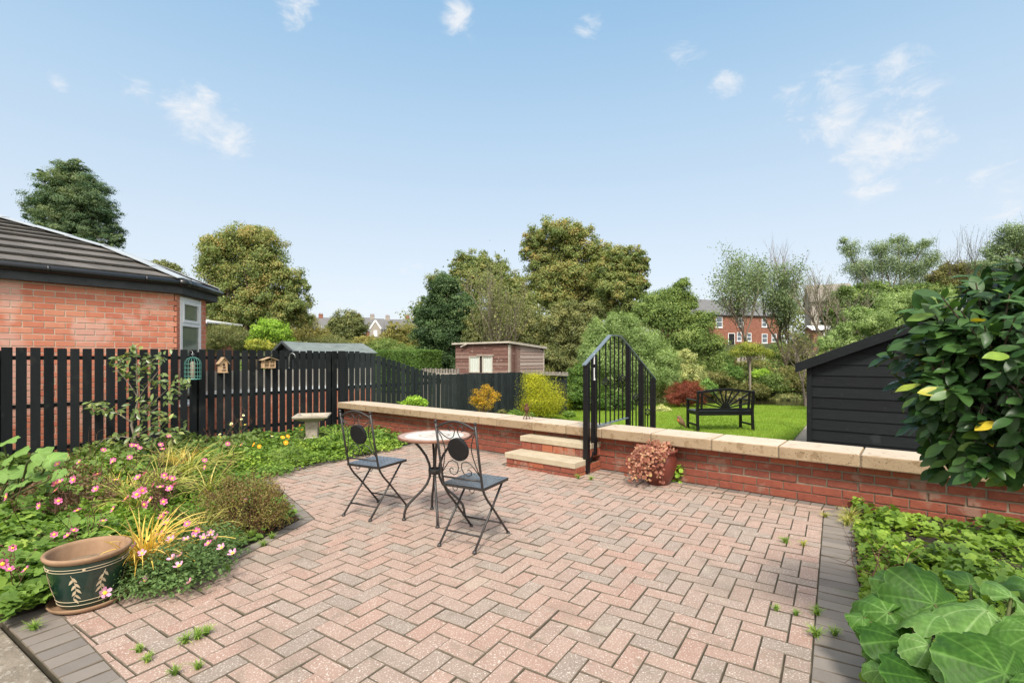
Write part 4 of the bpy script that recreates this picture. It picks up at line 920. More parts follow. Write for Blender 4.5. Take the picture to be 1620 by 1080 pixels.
M['benchseat'] = surf('bench_seat_slats', [(.05, .055, .065), (.08, .085, .095)], 8, .4, .1, 60, spec=.5)
bn = bench(); bl = G(1104, 682.5, LAWN); bn.location = (bl.x, bl.y + .03, LAWN); bn.rotation_euler = (0, 0, math.radians(4.5))
# ================================================================ POTS AND ORNAMENTS
def green_pot():
    c = Vector((-2.29, 2.70, 0)); root = thing('planter_pot', 'dark green glazed pot with painted cream leaf sprigs standing in a clay saucer', 'plant pot', c)
    pr = [(.128, .018), (.136, .03), (.140, .05), (.158, .11), (.172, .17), (.184, .225), (.190, .262), (.191, .268)]
    mb = MB(); mb.lathe(pr, c, 64); mb.build('pot_body', M['glaze'], root, True)
    mb = MB(); mb.lathe([(.190, .270), (.196, .276), (.203, .287), (.204, .295), (.200, .301), (.192, .302), (.184, .297), (.178, .285), (.160, .20), (.150, .19)], c, 64); mb.build('clay_rim', M['clay'], root, True)
    mb = MB(); mb.lathe([(.161, .215), (.08, .222), (0, .225)], c, 40); mb.build('potting_soil', M['claysoil'], root)
    mb = MB()
    R = lambda z: float(np.interp(z, [p[1] for p in pr], [p[0] for p in pr])) + .0012
    for z in (.247, .232, .040, .062):
        n = 64; mb.tube([c + Vector((R(z) * math.cos(2 * math.pi * k / n), R(z) * math.sin(2 * math.pi * k / n), z)) for k in range(n + 1)], .0016, 5, False)
    mb.build('painted_band', M['motif'], root)
    va = math.atan2(-c.y, -c.x)
    for da, bend in ((-.42, 1), (.42, -1), (1.35, 1), (-1.3, -1), (2.4, 1), (-2.4, 1)):
        a0 = va + da; mb = MB()
        def Q(u, z): a = a0 + u / R(z); return c + Vector((math.cos(a) * R(z), math.sin(a) * R(z), z))
        st = [(0.028 * bend * math.sin(t * 2.4) - .02 * bend * t, .215 - .13 * t) for t in [i / 12 for i in range(13)]]
        mb.tube([Q(u, z) for u, z in st], .0015, 5)
        def leaf(u, z, ang, L, w=.009):
            pts = []
            for i in range(11):
                t = i / 10; h = w * .72 * math.sin(math.pi * t ** .7); pts.append((t * L, h))
            poly = pts + [(x, -y) for x, y in pts[::-1]]; vs = []
            for x, y in poly: vs.append(Q(u + x * math.cos(ang) - y * math.sin(ang), z + x * math.sin(ang) + y * math.cos(ang)))
            mb.add(vs, [tuple(range(len(vs)))])
        for i, sgn in ((1, 1), (2, -1), (4, 1), (5, -1), (7, 1), (8, -1), (10, 1)):
            u, z = st[i]; leaf(u, z, -math.pi / 2 + sgn * .62, .038)
        leaf(st[12][0], st[12][1], -math.pi / 2 + .5 * bend, .04)
        mb.build('leaf_sprig', M['motif'], root)
    mb = MB(); mb.lathe([(0, 0), (.150, 0), (.172, .012), (.184, .030), (.178, .034), (.168, .024), (.145, .014), (0, .012)], c, 64); mb.build('saucer', M['clay'], root, True)
    for k in range(6):
        a = va + k * 1.05 - .1; mb = MB(); z = .2395; mb.lathe([(0, .002), (.006, .001), (.0075, 0)], (0, 0, 0), 10); rr = R(z)
        mb.v = [(c.x + math.cos(a) * (rr + v[2]) - math.sin(a) * v[0], c.y + math.sin(a) * (rr + v[2]) + math.cos(a) * v[0], z + v[1]) for v in mb.v]; mb.build('painted_dot', M['motif'], root)
M['claysoil'] = surf('sandy_potting_soil', [(.13, .09, .06), (.3, .22, .15)], 30, .95, .8, 60)
green_pot()
for o_ in [o for o in C.objects if o.name.startswith('planter_pot')]: o_.scale = (.93, .93, .97)
def red_pot():
    c = G(1041, 768); c.y += .1; c.x += .03; root = thing('planter_pot', 'dark red glazed pot against the wall spilling over with coppery trailing plant', 'plant pot', c)
    mb = MB(); mb.lathe([(.10, 0), (.115, .01), (.15, .08), (.182, .17), (.19, .23), (.183, .28), (.172, .31), (.18, .33), (.198, .345), (.198, .36), (.185, .362), (.17, .34), (.165, .3)], c, 48); mb.build('pot_body', M['redpot'], root, True)
    mb = MB(); mb.lathe([(.17, .31), (0, .325)], c, 30); mb.build('potting_soil', M['soil'], root)
    return c
RP = red_pot()
def bird_bath():
    c = G(497, 690, 0); c = Vector((A(494, 690, 7.9).x, 7.9, 0)); root = thing('bird_bath', 'square cast stone bird bath on a tapering pedestal among flowers', 'bird bath', c); a = math.radians(14)
    ax = Vector((math.cos(a), math.sin(a), 0)); ay = Vector((-ax.y, ax.x, 0)); zt = .415
    def ring(h, z): return [c + ax * sx * h + ay * sy * h + UP * z for sx, sy in ((-1, -1), (1, -1), (1, 1), (-1, 1))]
    mb = MB(); L = [ring(.155, zt - .085), ring(.255, zt - .035), ring(.262, zt), ring(.205, zt), ring(.17, zt - .035)]; vs = sum(L, []); fs = [(3, 2, 1, 0)]
    for l in range(4):
        for k in range(4): fs.append((4 * l + k, 4 * l + (k + 1) % 4, 4 * l + 4 + (k + 1) % 4, 4 * l + 4 + k))
    fs.append((16, 17, 18, 19)); mb.add(vs, fs); mb.build('basin', M['bathstone'], root, bevel=.012)
    mb = MB(); L = [ring(.12, 0), ring(.115, .05), ring(.085, .07), ring(.095, zt - .11), ring(.11, zt - .084)]; vs = sum(L, []); fs = [(3, 2, 1, 0), (16, 17, 18, 19)]
    for l in range(4):
        for k in range(4): fs.append((4 * l + k, 4 * l + (k + 1) % 4, 4 * l + 4 + (k + 1) % 4, 4 * l + 4 + k))
    mb.add(vs, fs); mb.build('pedestal', M['bathstone'], root, bevel=.008)
    mb = MB(); mb.lathe([(0, zt - .03), (.165, zt - .03)], c, 4); mb.build('water', M['water'], root)
bird_bath()
def fence_at(px, q=.0):      # point on the fence front at picture column px
    k = (px - HX) / F; b = FP + WD * q; return ((k * b.y - b.x) / (DD.x - k * DD.y))
def feeder():
    s = fence_at(305, .14); c = fence_pt(s, .14, 1.165); r = .105; root = thing('bird_feeder', 'green wire birdcage shaped feeder hanging from the fence top', 'bird feeder', (c.x, c.y, c.z - .17))
    mb = MB(); n = 16
    for k in range(n):
        a = 2 * math.pi * k / n; p = []
        for t in range(4): p.append(c + Vector((r * math.cos(a), r * math.sin(a), -.165 + .075 * t)))
        for t in range(1, 8): b = t / 7 * math.pi / 2; p.append(c + Vector((r * math.cos(b) * math.cos(a), r * math.cos(b) * math.sin(a), .06 + .10 * math.sin(b))))
        mb.tube(p, .0022, 4)
    mb.build('cage_wires', M['feeder'], root)
    mb = MB()
    for z in (-.165, -.12, -.06, 0, .06):
        mb.tube([c + Vector((r * math.cos(2 * math.pi * k / 24), r * math.sin(2 * math.pi * k / 24), z)) for k in range(25)], .003, 5, False)
    mb.build('cage_hoops', M['feeder'], root)
    mb = MB(); mb.lathe([(0, -.165), (r, -.167), (r + .003, -.16), (r, -.155)], c, 24); mb.build('base_tray', M['feeder'], root)
    mb = MB(); mb.lathe([(.03, -.15), (.032, .08), (.0, .10)], c, 14); mb.build('seed_tube', M['seed'], root, True)
    mb = MB(); mb.tube([c + UP * .155, c + UP * .20, c + UP * .235 - WD * .01, c + UP * .25 - WD * .05, c + UP * .262 - WD * .12], .004, 6); mb.tube([c + UP * .20 + DD * .02, c + UP * .19, c + UP * .2 - DD * .02], .006, 6); mb.build('hanging_hook', M['galv'], root, True)
M['seed'] = surf('seed_tube', [(.12, .10, .07), (.3, .26, .2)], 60, .5, 0)
feeder()
def bird_box():
    s = fence_at(350, .0); c = fence_pt(s, .0, 1.09); root = thing('bird_box', 'small pale wooden bird house with steep roof fixed to the fence', 'bird box', c); w, dp, h = .105, .10, .155
    mb = MB(); P = [c - DD * w / 2, c + DD * w / 2, c + DD * w / 2 + UP * h, c + UP * (h + .06), c - DD * w / 2 + UP * h]; mb.slab(P, WD * dp); bx = mb.build('box_body', M['birdwood'], root)
    for sg in (1, -1):
        mb = MB(); a = c + DD * sg * .078 + UP * (h - .022); b = c + UP * (h + .078); mb.slab([a - WD * .0, b, b + WD * .125, a + WD * .125], UP * -.010); mb.build('roof_board', M['birdroof'], root)
    f = c + WD * (dp + .001)
    mb = MB(); mb.lathe([(0, .002), (.017, .001)], (0, 0, 0), 16); mb.v = [tuple(f + WD * v[2] + DD * v[0] + UP * (v[1] + .115)) for v in mb.v]; mb.build('entrance_hole', M['darkhole'], root)
    mb = MB()
    for u in (-.014, .006):
        for z in (.055, .075): mb.boxo(f + DD * u + UP * z, DD * .014, UP * .014, WD * .003)
    for u in (-.03, -.012, .004, .02): mb.boxo(f + DD * u + UP * .018, DD * .012, UP * .02, WD * .002)
    mb.build('painted_window', M['darkhole'], root)
    mb = MB(); mb.boxo(c - DD * .062 + UP * -.008, DD * .124, WD * .12, UP * .008); mb.build('floor_board', M['birdroof'], root)
bird_box()
def bug_box():
    s = fence_at(422, .0); c = fence_pt(s, .0, 1.155); root = thing('insect_house', 'small wooden insect house with flat sloping roof fixed to the fence', 'insect house', c); w, dp, h = .19, .11, .115
    mb = MB()
    for a, b, z0, z1 in ((-w / 2, -w / 2 + .012, 0, h), (w / 2 - .012, w / 2, 0, h), (-w / 2, w / 2, -.012, 0), (-.006, .006, 0, h)): mb.boxo(c + DD * a + UP * z0, DD * (b - a), WD * dp, UP * (z1 - z0))
    mb.boxo(c - DD * w / 2, DD * w, WD * .01, UP * h); mb.boxo(c - DD * (w / 2 - .012) + UP * .055, DD * (w - .024), WD * (dp - .004), UP * .008); mb.build('box_body', M['birdwood'], root)
    mb = MB()
    for i in range(11):
        for j in range(5):
            if abs(i - 5) < 1: continue
            q = c + DD * (-w / 2 + .02 + i * .015) + UP * (.01 + j * .021); mb.tube([q + WD * .02, q + WD * (dp - .008 + random.uniform(-.006, .006))], .0065, 6, r=random.random())
    mb.build('cane_filling', M['straw'], root)
    mb = MB(); a = .13
    for sg in (1, -1): mb.slab([c + DD * sg * a + UP * (h - .002), c + UP * (h + .045), c + UP * (h + .045) + WD * (dp + .03), c + DD * sg * a + UP * (h - .002) + WD * (dp + .03)], UP * .009)
    mb.build('roof_board', M['birdroof'], root); mb = MB()
    for u in (-.05, 0, .05): mb.boxo(c + DD * u + WD * .05 + UP * -.03, DD * .012, WD * .012, UP * .018)
    mb.build('peg', M['birdwood'], root)
bug_box()
def hook():
    s = fence_at(458, .02); c = fence_pt(s, .02, 1.29); root = thing('plant_hook', 'curved grey metal hook screwed near the fence top', 'hook', c); mb = MB()
    mb.tube([c - UP * .14, c + UP * .05, c + UP * .09 + WD * .02, c + UP * .10 + WD * .06 + DD * .02, c + UP * .075 + WD * .10 + DD * .04, c + UP * .02 + WD * .11 + DD * .045], .008, 8); mb.build('hook_arm', M['galv'], root, True)
    mb = MB(); mb.boxo(c - UP * .16 - WD * .012 - DD * .012, DD * .024, WD * .006, UP * .2); mb.build('back_plate', M['galv'], root)
hook()
def coping_ornament():
    c = A(830, 660, 0) ; s = sx_at(830); c = wall_pt(s - .12, .20, HW); k = c; root = thing('garden_ornament', 'small rusty metal figure standing on the coping left of the steps', 'ornament', c); mb = MB()
    for a in (0, 1.6, 3.2, 4.7): mb.tube([c + UP * .11, c + Vector((.02 * math.cos(a), .02 * math.sin(a), .06)), c + Vector((.045 * math.cos(a), .045 * math.sin(a), .0))], .006, 6)
    mb.build('leg', M['rust'], root); mb = MB(); mb.lathe([(0, .085), (.022, .095), (.034, .125), (.03, .155), (.014, .17), (.022, .185), (.018, .205), (0, .212)], c, 14); mb.build('figure_body', M['rust'], root, True)
    mb = MB()
    for sgn in (-1, 1): mb.tube([c + UP * .15, c + Vector((sgn * .045, 0, .165)), c + Vector((sgn * .065, .01, .20))], .005, 6)
    mb.tube([c + Vector((.03, 0, .10)), c + Vector((.085, .01, .01))], .004, 5); mb.build('arm', M['rust'], root)
coping_ornament()
def robin():
    c = G(1077, 678.5, LAWN); root = thing('robin', 'small brown robin standing on the grass left of the bench', 'bird', c); c = c.copy(); n = 14; mb = MB()
    # body as one lofted surface from tail to beak, upright, facing left
    P = [(.13, .015, .006), (.10, .05, .014), (.075, .085, .028), (.045, .115, .050), (.015, .15, .062), (-.01, .185, .060), (-.025, .215, .048), (-.035, .24, .046), (-.045, .262, .040), (-.060, .272, .022), (-.075, .270, .008), (-.095, .266, .002)]
    mb.tube([c + Vector((x, 0, z)) for x, z, r in P], [r for x, z, r in P], n); mb.build('body', M['redleafbird'], root, True)
    mb = MB(); mb.tube([c + Vector((-.012, 0, .15)), c + Vector((-.032, 0, .18)), c + Vector((-.052, 0, .215)), c + Vector((-.062, 0, .245))], [.03, .045, .036, .012], 12); mb.build('breast', M['redbreast'], root, True)
    mb = MB()
    for s in (-1, 1): mb.tube([c + Vector((0, s * .02, .07)), c + Vector((.008, s * .022, .03)), c + Vector((-.002, s * .022, .0)), c + Vector((-.03, s * .024, .001))], .004, 5)
    mb.build('leg', M['rust'], root)
robin()
# ================================================================ VEGETATION
PAL = dict(
 pine=[(0.024, 0.051, 0.030), (0.047, 0.088, 0.047), (0.095, 0.135, 0.068), (0.135, 0.162, 0.081)],
 syc=[(.055, .078, .028), (.10, .14, .048), (.15, .18, .062), (.20, .195, .072), (.29, .215, .085)],
 olive=[(0.050, 0.065, 0.025), (0.100, 0.115, 0.045), (0.156, 0.169, 0.069), (0.225, 0.206, 0.088)],
 yolive=[(.09, .095, .03), (.16, .15, .05), (.23, .21, .07), (.30, .25, .09)],
 oak=[(.04, .045, .016), (.09, .085, .026), (.16, .13, .035), (.27, .15, .035), (.36, .18, .05)],
 holly=[(0.014, 0.030, 0.014), (0.030, 0.061, 0.024), (0.061, 0.101, 0.041), (0.121, 0.176, 0.081)],
 mid=[(0.037, 0.062, 0.019), (0.081, 0.125, 0.035), (0.138, 0.194, 0.056), (0.213, 0.250, 0.088)],
 light=[(.07, .11, .035), (.13, .19, .07), (.20, .27, .11), (.28, .34, .16)],
 bright=[(.08, .14, .02), (.15, .25, .03), (.24, .36, .05), (.34, .44, .08)],
 lime=[(.16, .18, .015), (.30, .32, .02), (.46, .44, .03), (.62, .54, .04)],
 gold=[(.20, .15, .03), (.42, .27, .03), (.58, .33, .03), (.62, .42, .06)],
 ygreen=[(.09, .13, .025), (.18, .21, .04), (.30, .29, .055), (.42, .37, .07)],
 maple=[(.10, .022, .015), (.20, .05, .03), (.30, .085, .05), (.36, .14, .09)],
 ash=[(0.050, 0.075, 0.037), (0.100, 0.144, 0.075), (0.163, 0.213, 0.119), (0.237, 0.275, 0.163)],
 varieg=[(.12, .15, .06), (.23, .26, .11), (.40, .40, .20), (.56, .52, .30)],
 bank=[(0.040, 0.052, 0.017), (0.086, 0.098, 0.032), (0.149, 0.149, 0.052), (0.218, 0.172, 0.081)],
 hedge=[(0.034, 0.069, 0.014), (0.063, 0.115, 0.023), (0.103, 0.167, 0.034)],
 laurel=[(.012, .032, .010), (.022, .058, .018), (.045, .10, .026), (.13, .22, .035), (.45, .34, .03)],
 bed=[(.045, .085, .018), (.085, .15, .03), (.14, .22, .045), (.24, .31, .07)],
 bedy=[(.045, .09, .015), (.10, .17, .025), (.18, .27, .04), (.30, .35, .06)],
 camel=[(.03, .055, .015), (.07, .11, .03), (.13, .18, .055), (.26, .27, .08)],
 strap=[(.08, .12, .025), (.17, .22, .05), (.34, .33, .09), (.50, .42, .16)],
 dry=[(.35, .22, .05), (.55, .36, .07), (.66, .48, .12), (.60, .47, .22)],
 abel=[(.07, .05, .022), (.13, .09, .035), (.20, .13, .06), (.15, .17, .045), (.28, .24, .07)],
 mallow=[(.05, .09, .03), (.095, .16, .055), (.16, .24, .09)],
 brown=[(.07, .04, .03), (.15, .09, .06), (.24, .16, .10)],
 copper=[(.15, .045, .035), (.26, .10, .075), (.40, .21, .16), (.38, .27, .13)],
 pink=[(.46, .06, .24), (.58, .13, .36), (.68, .26, .48)],
 palepink=[(.55, .22, .44), (.62, .31, .52), (.68, .44, .60)],
 orange=[(.80, .30, .02), (.85, .45, .03)], whitef=[(.7, .7, .66), (.8, .8, .76)], yel=[(.75, .55, .04), (.8, .65, .08)],
 bigleaf=[(.018, .06, .009), (.042, .115, .016), (.095, .21, .04), (.19, .33, .10), (.34, .48, .22)],
 holly2=[(.07, .13, .03), (.13, .22, .06), (.22, .34, .12)])
def LM(k, **kw): return leafm('leaf_' + k, PAL[k], **kw)
def U(a, b): return random.uniform(a, b)
def crown_pts(blobs, n, clump=.32, flat=.75, upb=.35, kd=9, shell=.45, jit=.13, bias=0.0):
    """blobs: (center, rx, ry, rz). Returns points, normals, value, clump centres by blob"""
    P = []; Nn = []; Rn = []; CC = []; wt = np.array([b[1] * b[3] for b in blobs]); wt = wt / wt.sum()
    for (c, rx, ry, rz), w in zip(blobs, wt):
        c = np.array(c); m = max(30, int(n * w)); K = max(5, int(kd + kd * 14 * w)); d = rdir(K); rr = RNG.uniform(0, 1, K) ** shell * (1 + np.abs(RNG.normal(0, .13, K)))
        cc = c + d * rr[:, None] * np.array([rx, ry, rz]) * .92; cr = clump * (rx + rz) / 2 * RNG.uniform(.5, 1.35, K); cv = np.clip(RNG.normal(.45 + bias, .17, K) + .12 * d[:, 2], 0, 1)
        k = RNG.choice(K, m, p=cr ** 2 / (cr ** 2).sum()); g = np.clip(RNG.normal(size=(m, 3)) * .58, -1.15, 1.15); g[:, 2] *= flat
        p = cc[k] + g * cr[k][:, None]; nn = (p - c) / np.array([rx, ry, rz]) * .8 + g * .7 + RNG.normal(size=(m, 3)) * .55; nn[:, 2] += upb
        P.append(p); Nn.append(nn); Rn.append(np.clip(cv[k] + RNG.normal(0, jit, m), 0.01, .99)); CC.append((c, cc, cr))
    return np.concatenate(P), np.concatenate(Nn), np.concatenate(Rn), CC
def bent(a, b, k=4, s=.12, sag=0):
    a, b = Vector(a), Vector(b); L = (b - a).length; out = [a]
    for i in range(1, k):
        t = i / k; out.append(a.lerp(b, t) + Vector((U(-s, s), U(-s, s), U(-s, s) * .6 + sag * 4 * t * (1 - t))) * L)
    return out + [b]
def tree(name, label, cat, Y, base, pb, n, leaf, pal, tr=.2, group=None, clump=.32, flat=.75, kd=9, shell=.45, bark='bark', fork=.35, depth=.75, tm=DIAM, twigs=6, upb=.35, asp=1.0, bias=0.0, trans=.33, stems=1, zb=None, jit=.17, gain=1.6):
    k = Y / F; bx = (base - HX) * k; z0 = ghf(bx, Y) if zb is None else zb
    root = thing(name, label, cat, (bx, Y, z0), group); bl = []
    for b in pb:
        px, py, rx, ry = b[:4]; dy = b[4] if len(b) > 4 else U(-.35, .35) * rx * k; bl.append(((px - HX) / F * (Y + dy), 0, 0)); yy = Y + dy
        bl[-1] = (np.array([(px - HX) / F * yy, yy, H - (py - HY) / F * yy]), rx * k, rx * k * depth, ry * k)
    n = int(n * 2.5); leaf *= .73; clump *= .72; kd = int(kd * 2.8)
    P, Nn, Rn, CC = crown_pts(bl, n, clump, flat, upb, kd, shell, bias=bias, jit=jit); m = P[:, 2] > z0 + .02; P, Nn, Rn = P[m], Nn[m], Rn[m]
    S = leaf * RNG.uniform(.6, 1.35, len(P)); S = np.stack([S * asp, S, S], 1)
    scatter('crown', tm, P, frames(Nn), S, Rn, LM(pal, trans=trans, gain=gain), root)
    cen = Vector(np.mean([b[0] for b in bl], axis=0)); mb = MB(); b0 = Vector((bx, Y, z0 - .15))
    for s in range(stems):
        o = b0 + Vector((U(-.5, .5), U(-.5, .5), 0)) * (tr * 3 if stems > 1 else 0); fk = o.lerp(cen, fork); fk = Vector((o.x + (cen.x - o.x) * fork * .6, o.y + (cen.y - o.y) * fork, fk.z))
        mb.tube([o, o.lerp(fk, .08) , o.lerp(fk, .5) + Vector((U(-1, 1), U(-1, 1), 0)) * tr * .3, fk], [tr * 1.35, tr, tr * .85, tr * .7], 8)
        for j, (c, cc, cr) in enumerate(CC):
            if stems > 1 and j % stems != s: continue
            c = Vector(c); p = bent(fk, c, 4, .06, .04); r0 = tr * .5 * min(1, (bl[j][1] / max(b[1] for b in bl)) + .3); mb.tube(p, [r0, r0 * .8, r0 * .6, r0 * .45, r0 * .3], 6, False)
            for q in range(min(twigs, len(cc))):
                st = p[random.choice((2, 3, 4))]; e = Vector(cc[q]); mb.tube(bent(st, e, 3, .08), [r0 * .3, r0 * .22, r0 * .15, r0 * .06], 4, False)
    mb.build('trunk', M[bark], root, True)
    return root
def twig_tree(name, label, cat, Y, base, ztop, spread, rad, bark, leaf=None, seed=1, levels=5, lean=0, group=None, zb=None, nb=3, tip=.25, up=.35, nleaf=0, pal='ash', stems=1):
    rs = random.Random(seed); bx = (base - HX) * Y / F; z0 = ghf(bx, Y) if zb is None else zb; root = thing(name, label, cat, (bx, Y, z0), group); mb = MB(); tips = []; Ht = ztop - z0
    def br(p, d, L, r, lv):
        n = 4; pts = [p]; q = p; dd = d.copy()
        for i in range(n):
            dd = (dd + Vector((rs.gauss(0, .13), rs.gauss(0, .13), rs.gauss(0, .08) + up * .12))).normalized(); q = q + dd * L / n; pts.append(q)
        mb.tube(pts, [r * (1 - .5 * i / n) for i in range(n + 1)], 5 if lv > 1 else 3, False)
        if lv <= 1: tips.append(pts[-1]); tips.append(pts[2]); return
        for i in range(nb + (1 if lv > 3 else 0)):
            t = rs.choice(pts[2:]) if i else pts[-1]; a = rs.uniform(0, 6.28); sp = rs.uniform(.4, 1.0) * spread; side = Vector((math.cos(a), math.sin(a), 0)); nd_ = (dd + side * sp + UP * up * .5).normalized(); br(t, nd_, L * rs.uniform(.55, .8), r * .55, lv - 1)
    for s in range(stems): br(Vector((bx + (rs.uniform(-.3, .3) if stems > 1 else 0), Y, z0 - .1)), Vector((lean + (rs.uniform(-.3, .3) if stems > 1 else 0), rs.uniform(-.1, .1), 1)).normalized(), Ht * .42, rad, levels)
    mb.build('branches', M[bark], root, True)
    if nleaf:
        T = np.array([tuple(t) for t in tips]); k = RNG.integers(0, len(T), nleaf); P = T[k] + RNG.normal(size=(nleaf, 3)) * tip; cv = RNG.uniform(.15, .8, len(T)); scatter('crown', DIAM, P, frames(rdir(nleaf, .4)), leaf * RNG.uniform(.6, 1.3, nleaf), np.clip(cv[k] + RNG.normal(0, .12, nleaf), 0, 1), LM(pal, trans=.33, gain=1.6), root)
    return root
# ---------------------------------------------------------------- trees behind
tree('pine_tree', 'tall dark conifer with layered branches rising behind the tiled roof', 'tree', 40, 116, [(115, 320, 60, 46), (125, 360, 64, 36), (112, 285, 34, 34), (116, 280, 26, 22), (104, 305, 42, 20), (140, 302, 36, 22), (80, 330, 42, 16), (125, 335, 52, 22), (160, 332, 32, 18), (58, 340, 24, 9), (120, 365, 56, 20), (168, 362, 32, 16), (90, 290, 28, 14), (145, 388, 48, 16), (185, 380, 18, 12), (100, 400, 40, 16), (56, 318, 16, 8), (66, 276, 14, 7), (120, 262, 16, 10)], 52000, .25, 'pine', tr=.35, clump=.24, flat=.5, kd=14, shell=.55, asp=.48, twigs=8, fork=.8, upb=.7, bias=.05)
tree('broadleaf_tree', 'large round olive tree turning gold with several leaning trunks, right of the house roof', 'tree', 28, 392, [(385, 385, 48, 30), (350, 400, 34, 32), (425, 405, 40, 36), (345, 435, 32, 34), (395, 430, 48, 40), (448, 440, 34, 34), (365, 468, 40, 28), (420, 472, 46, 32), (463, 478, 28, 26), (332, 390, 16, 18), (470, 455, 22, 16), (400, 372, 30, 14), (345, 490, 30, 20), (390, 495, 44, 24), (440, 505, 40, 22), (350, 515, 30, 18), (480, 500, 20, 20)], 46000, .15, 'syc', tr=.24, clump=.33, kd=10, shell=.5, twigs=7, stems=3, fork=.3, bias=.04)
tree('distant_tree', 'faint small treetop peeping over the tiled roof', 'tree', 60, 262, [(255, 420, 17, 8), (276, 425, 14, 8), (262, 440, 30, 16)], 2500, .35, 'olive', tr=.3, clump=.4)
tree('willow_bush', 'grey olive willow bush below the large gold tinged tree', 'shrub', 22, 358, [(352, 530, 26, 20), (380, 535, 22, 18), (335, 545, 16, 16)], 7000, .10, 'olive', tr=.06, stems=3, asp=.5)
tree('round_shrub', 'rounded fresh green shrub above the fence left of the felt roofed shed', 'shrub', 19, 430, [(428, 522, 28, 17), (415, 535, 18, 15), (446, 532, 20, 14)], 7000, .085, 'bright', tr=.05, stems=3, bias=-.1)
tree('gold_shrub', 'small golden yellow shrub in front of the rounded green shrub', 'shrub', 17.5, 412, [(408, 545, 20, 9), (424, 549, 10, 8)], 2500, .07, 'ygreen', tr=.03, stems=2)
tree('willow_tree', 'pale yellow green willow left of the hillside houses', 'tree', 38, 480, [(482, 522, 26, 24), (462, 534, 20, 20), (503, 534, 20, 18), (516, 545, 20, 14), (488, 508, 14, 12)], 12000, .17, 'yolive', tr=.15, stems=2, asp=.45, flat=1.2, bias=-.1)
tree('broadleaf_tree', 'dark domed tree on the skyline between the pale willow and the hillside houses', 'tree', 70, 549, [(548, 505, 24, 14), (530, 514, 14, 12), (565, 514, 18, 12), (548, 525, 34, 14)], 9000, .32, 'olive', tr=.3, bias=-.12)
tree('broadleaf_tree', 'pale buff tinged tree in front of the hillside houses', 'tree', 55, 612, [(624, 520, 12, 11), (618, 532, 18, 11), (640, 528, 20, 14), (595, 540, 20, 11), (645, 545, 22, 12), (575, 543, 20, 12), (612, 550, 40, 12), (548, 550, 30, 10)], 11000, .22, 'yolive', tr=.2, bias=-.05)
tree('broadleaf_tree', 'thin yellowing tree half hidden by the dark evergreen beside the far hillside houses', 'tree', 60, 660, [(655, 524, 14, 10), (672, 525, 14, 18), (650, 538, 22, 14)], 3500, .24, 'yolive', tr=.2, clump=.4)
tree('broadleaf_tree', 'olive green tree with rounded top behind the dark evergreen', 'tree', 34, 760, [(752, 415, 32, 20), (730, 425, 20, 18), (780, 430, 28, 26), (800, 455, 24, 28), (752, 448, 42, 28), (815, 480, 30, 40), (700, 460, 26, 30)], 22000, .19, 'syc', tr=.25, bias=-.02, kd=10)
tree('evergreen_tree', 'dense dark evergreen tree directly left of the old timber shed', 'tree', 24, 700, [(705, 455, 30, 24), (688, 490, 30, 30), (722, 485, 32, 32), (680, 530, 30, 30), (715, 530, 38, 36), (690, 570, 38, 26), (740, 500, 28, 30), (735, 560, 28, 28), (668, 505, 14, 18), (710, 585, 30, 14)], 36000, .13, 'holly', tr=.2, bias=.0, kd=14, shell=.6, twigs=3)
twig_tree('bare_shrub', 'thin leggy shrub with many bare twigs rising behind the old timber shed', 'shrub', 21, 790, A(790, 455, 21).z, .38, .06, 'barkpale', .09, 3, 5, 0, nleaf=6500, pal='olive', tip=.25, up=.8, stems=4)
tree('broadleaf_tree', 'loose green shrubby growth behind the bare twigs over the timber shed', 'shrub', 22.5, 790, [(770, 510, 30, 26), (800, 500, 30, 34), (830, 515, 30, 30), (755, 535, 24, 20), (820, 540, 40, 20), (850, 540, 30, 24)], 16000, .12, 'olive', tr=.1, stems=3, bias=-.04)
tree('broadleaf_tree', 'tallest tree, broad crown turned orange gold in the centre of the skyline', 'tree', 38, 895, [(880, 368, 44, 20), (850, 385, 26, 18), (915, 375, 36, 20), (862, 412, 36, 22), (905, 405, 42, 26), (945, 400, 26, 22), (850, 440, 30, 20), (895, 440, 46, 28), (940, 440, 34, 26), (835, 400, 14, 9), (870, 470, 40, 20), (925, 470, 34, 20)], 36000, .21, 'syc', tr=.45, bias=.12, kd=13, shell=.55, twigs=8, clump=.30)
tree('broadleaf_tree', 'wide dark olive tree joined to the right of the orange gold one', 'tree', 35, 985, [(985, 405, 36, 16), (965, 425, 30, 22), (1005, 425, 22, 20), (975, 455, 36, 24), (1008, 455, 18, 18), (985, 490, 36, 20), (950, 485, 24, 18), (1018, 412, 10, 8)], 24000, .19, 'syc', tr=.35, bias=.0, kd=12, shell=.55, clump=.30)
tree('broadleaf_tree', 'soft olive green bushy tree behind the right end of the timber shed', 'tree', 22, 895, [(900, 500, 30, 28), (875, 520, 24, 28), (920, 530, 32, 34), (885, 560, 36, 26), (930, 495, 20, 22), (910, 585, 34, 18)], 21000, .11, 'olive', tr=.12, stems=3, bias=.04)
tree('apple_tree', 'big pale green leafy bush behind the black handrail', 'tree', 16, 985, [(985, 520, 36, 24), (950, 535, 26, 28), (1015, 545, 36, 28), (960, 575, 42, 34), (1010, 590, 44, 28), (930, 560, 16, 26), (1050, 575, 24, 24), (985, 615, 46, 22), (1060, 600, 20, 18), (975, 505, 18, 12)], 46000, .078, 'light', tr=.09, stems=4, kd=14, asp=.6, bias=-.02, flat=1.0, upb=.5, shell=.55)
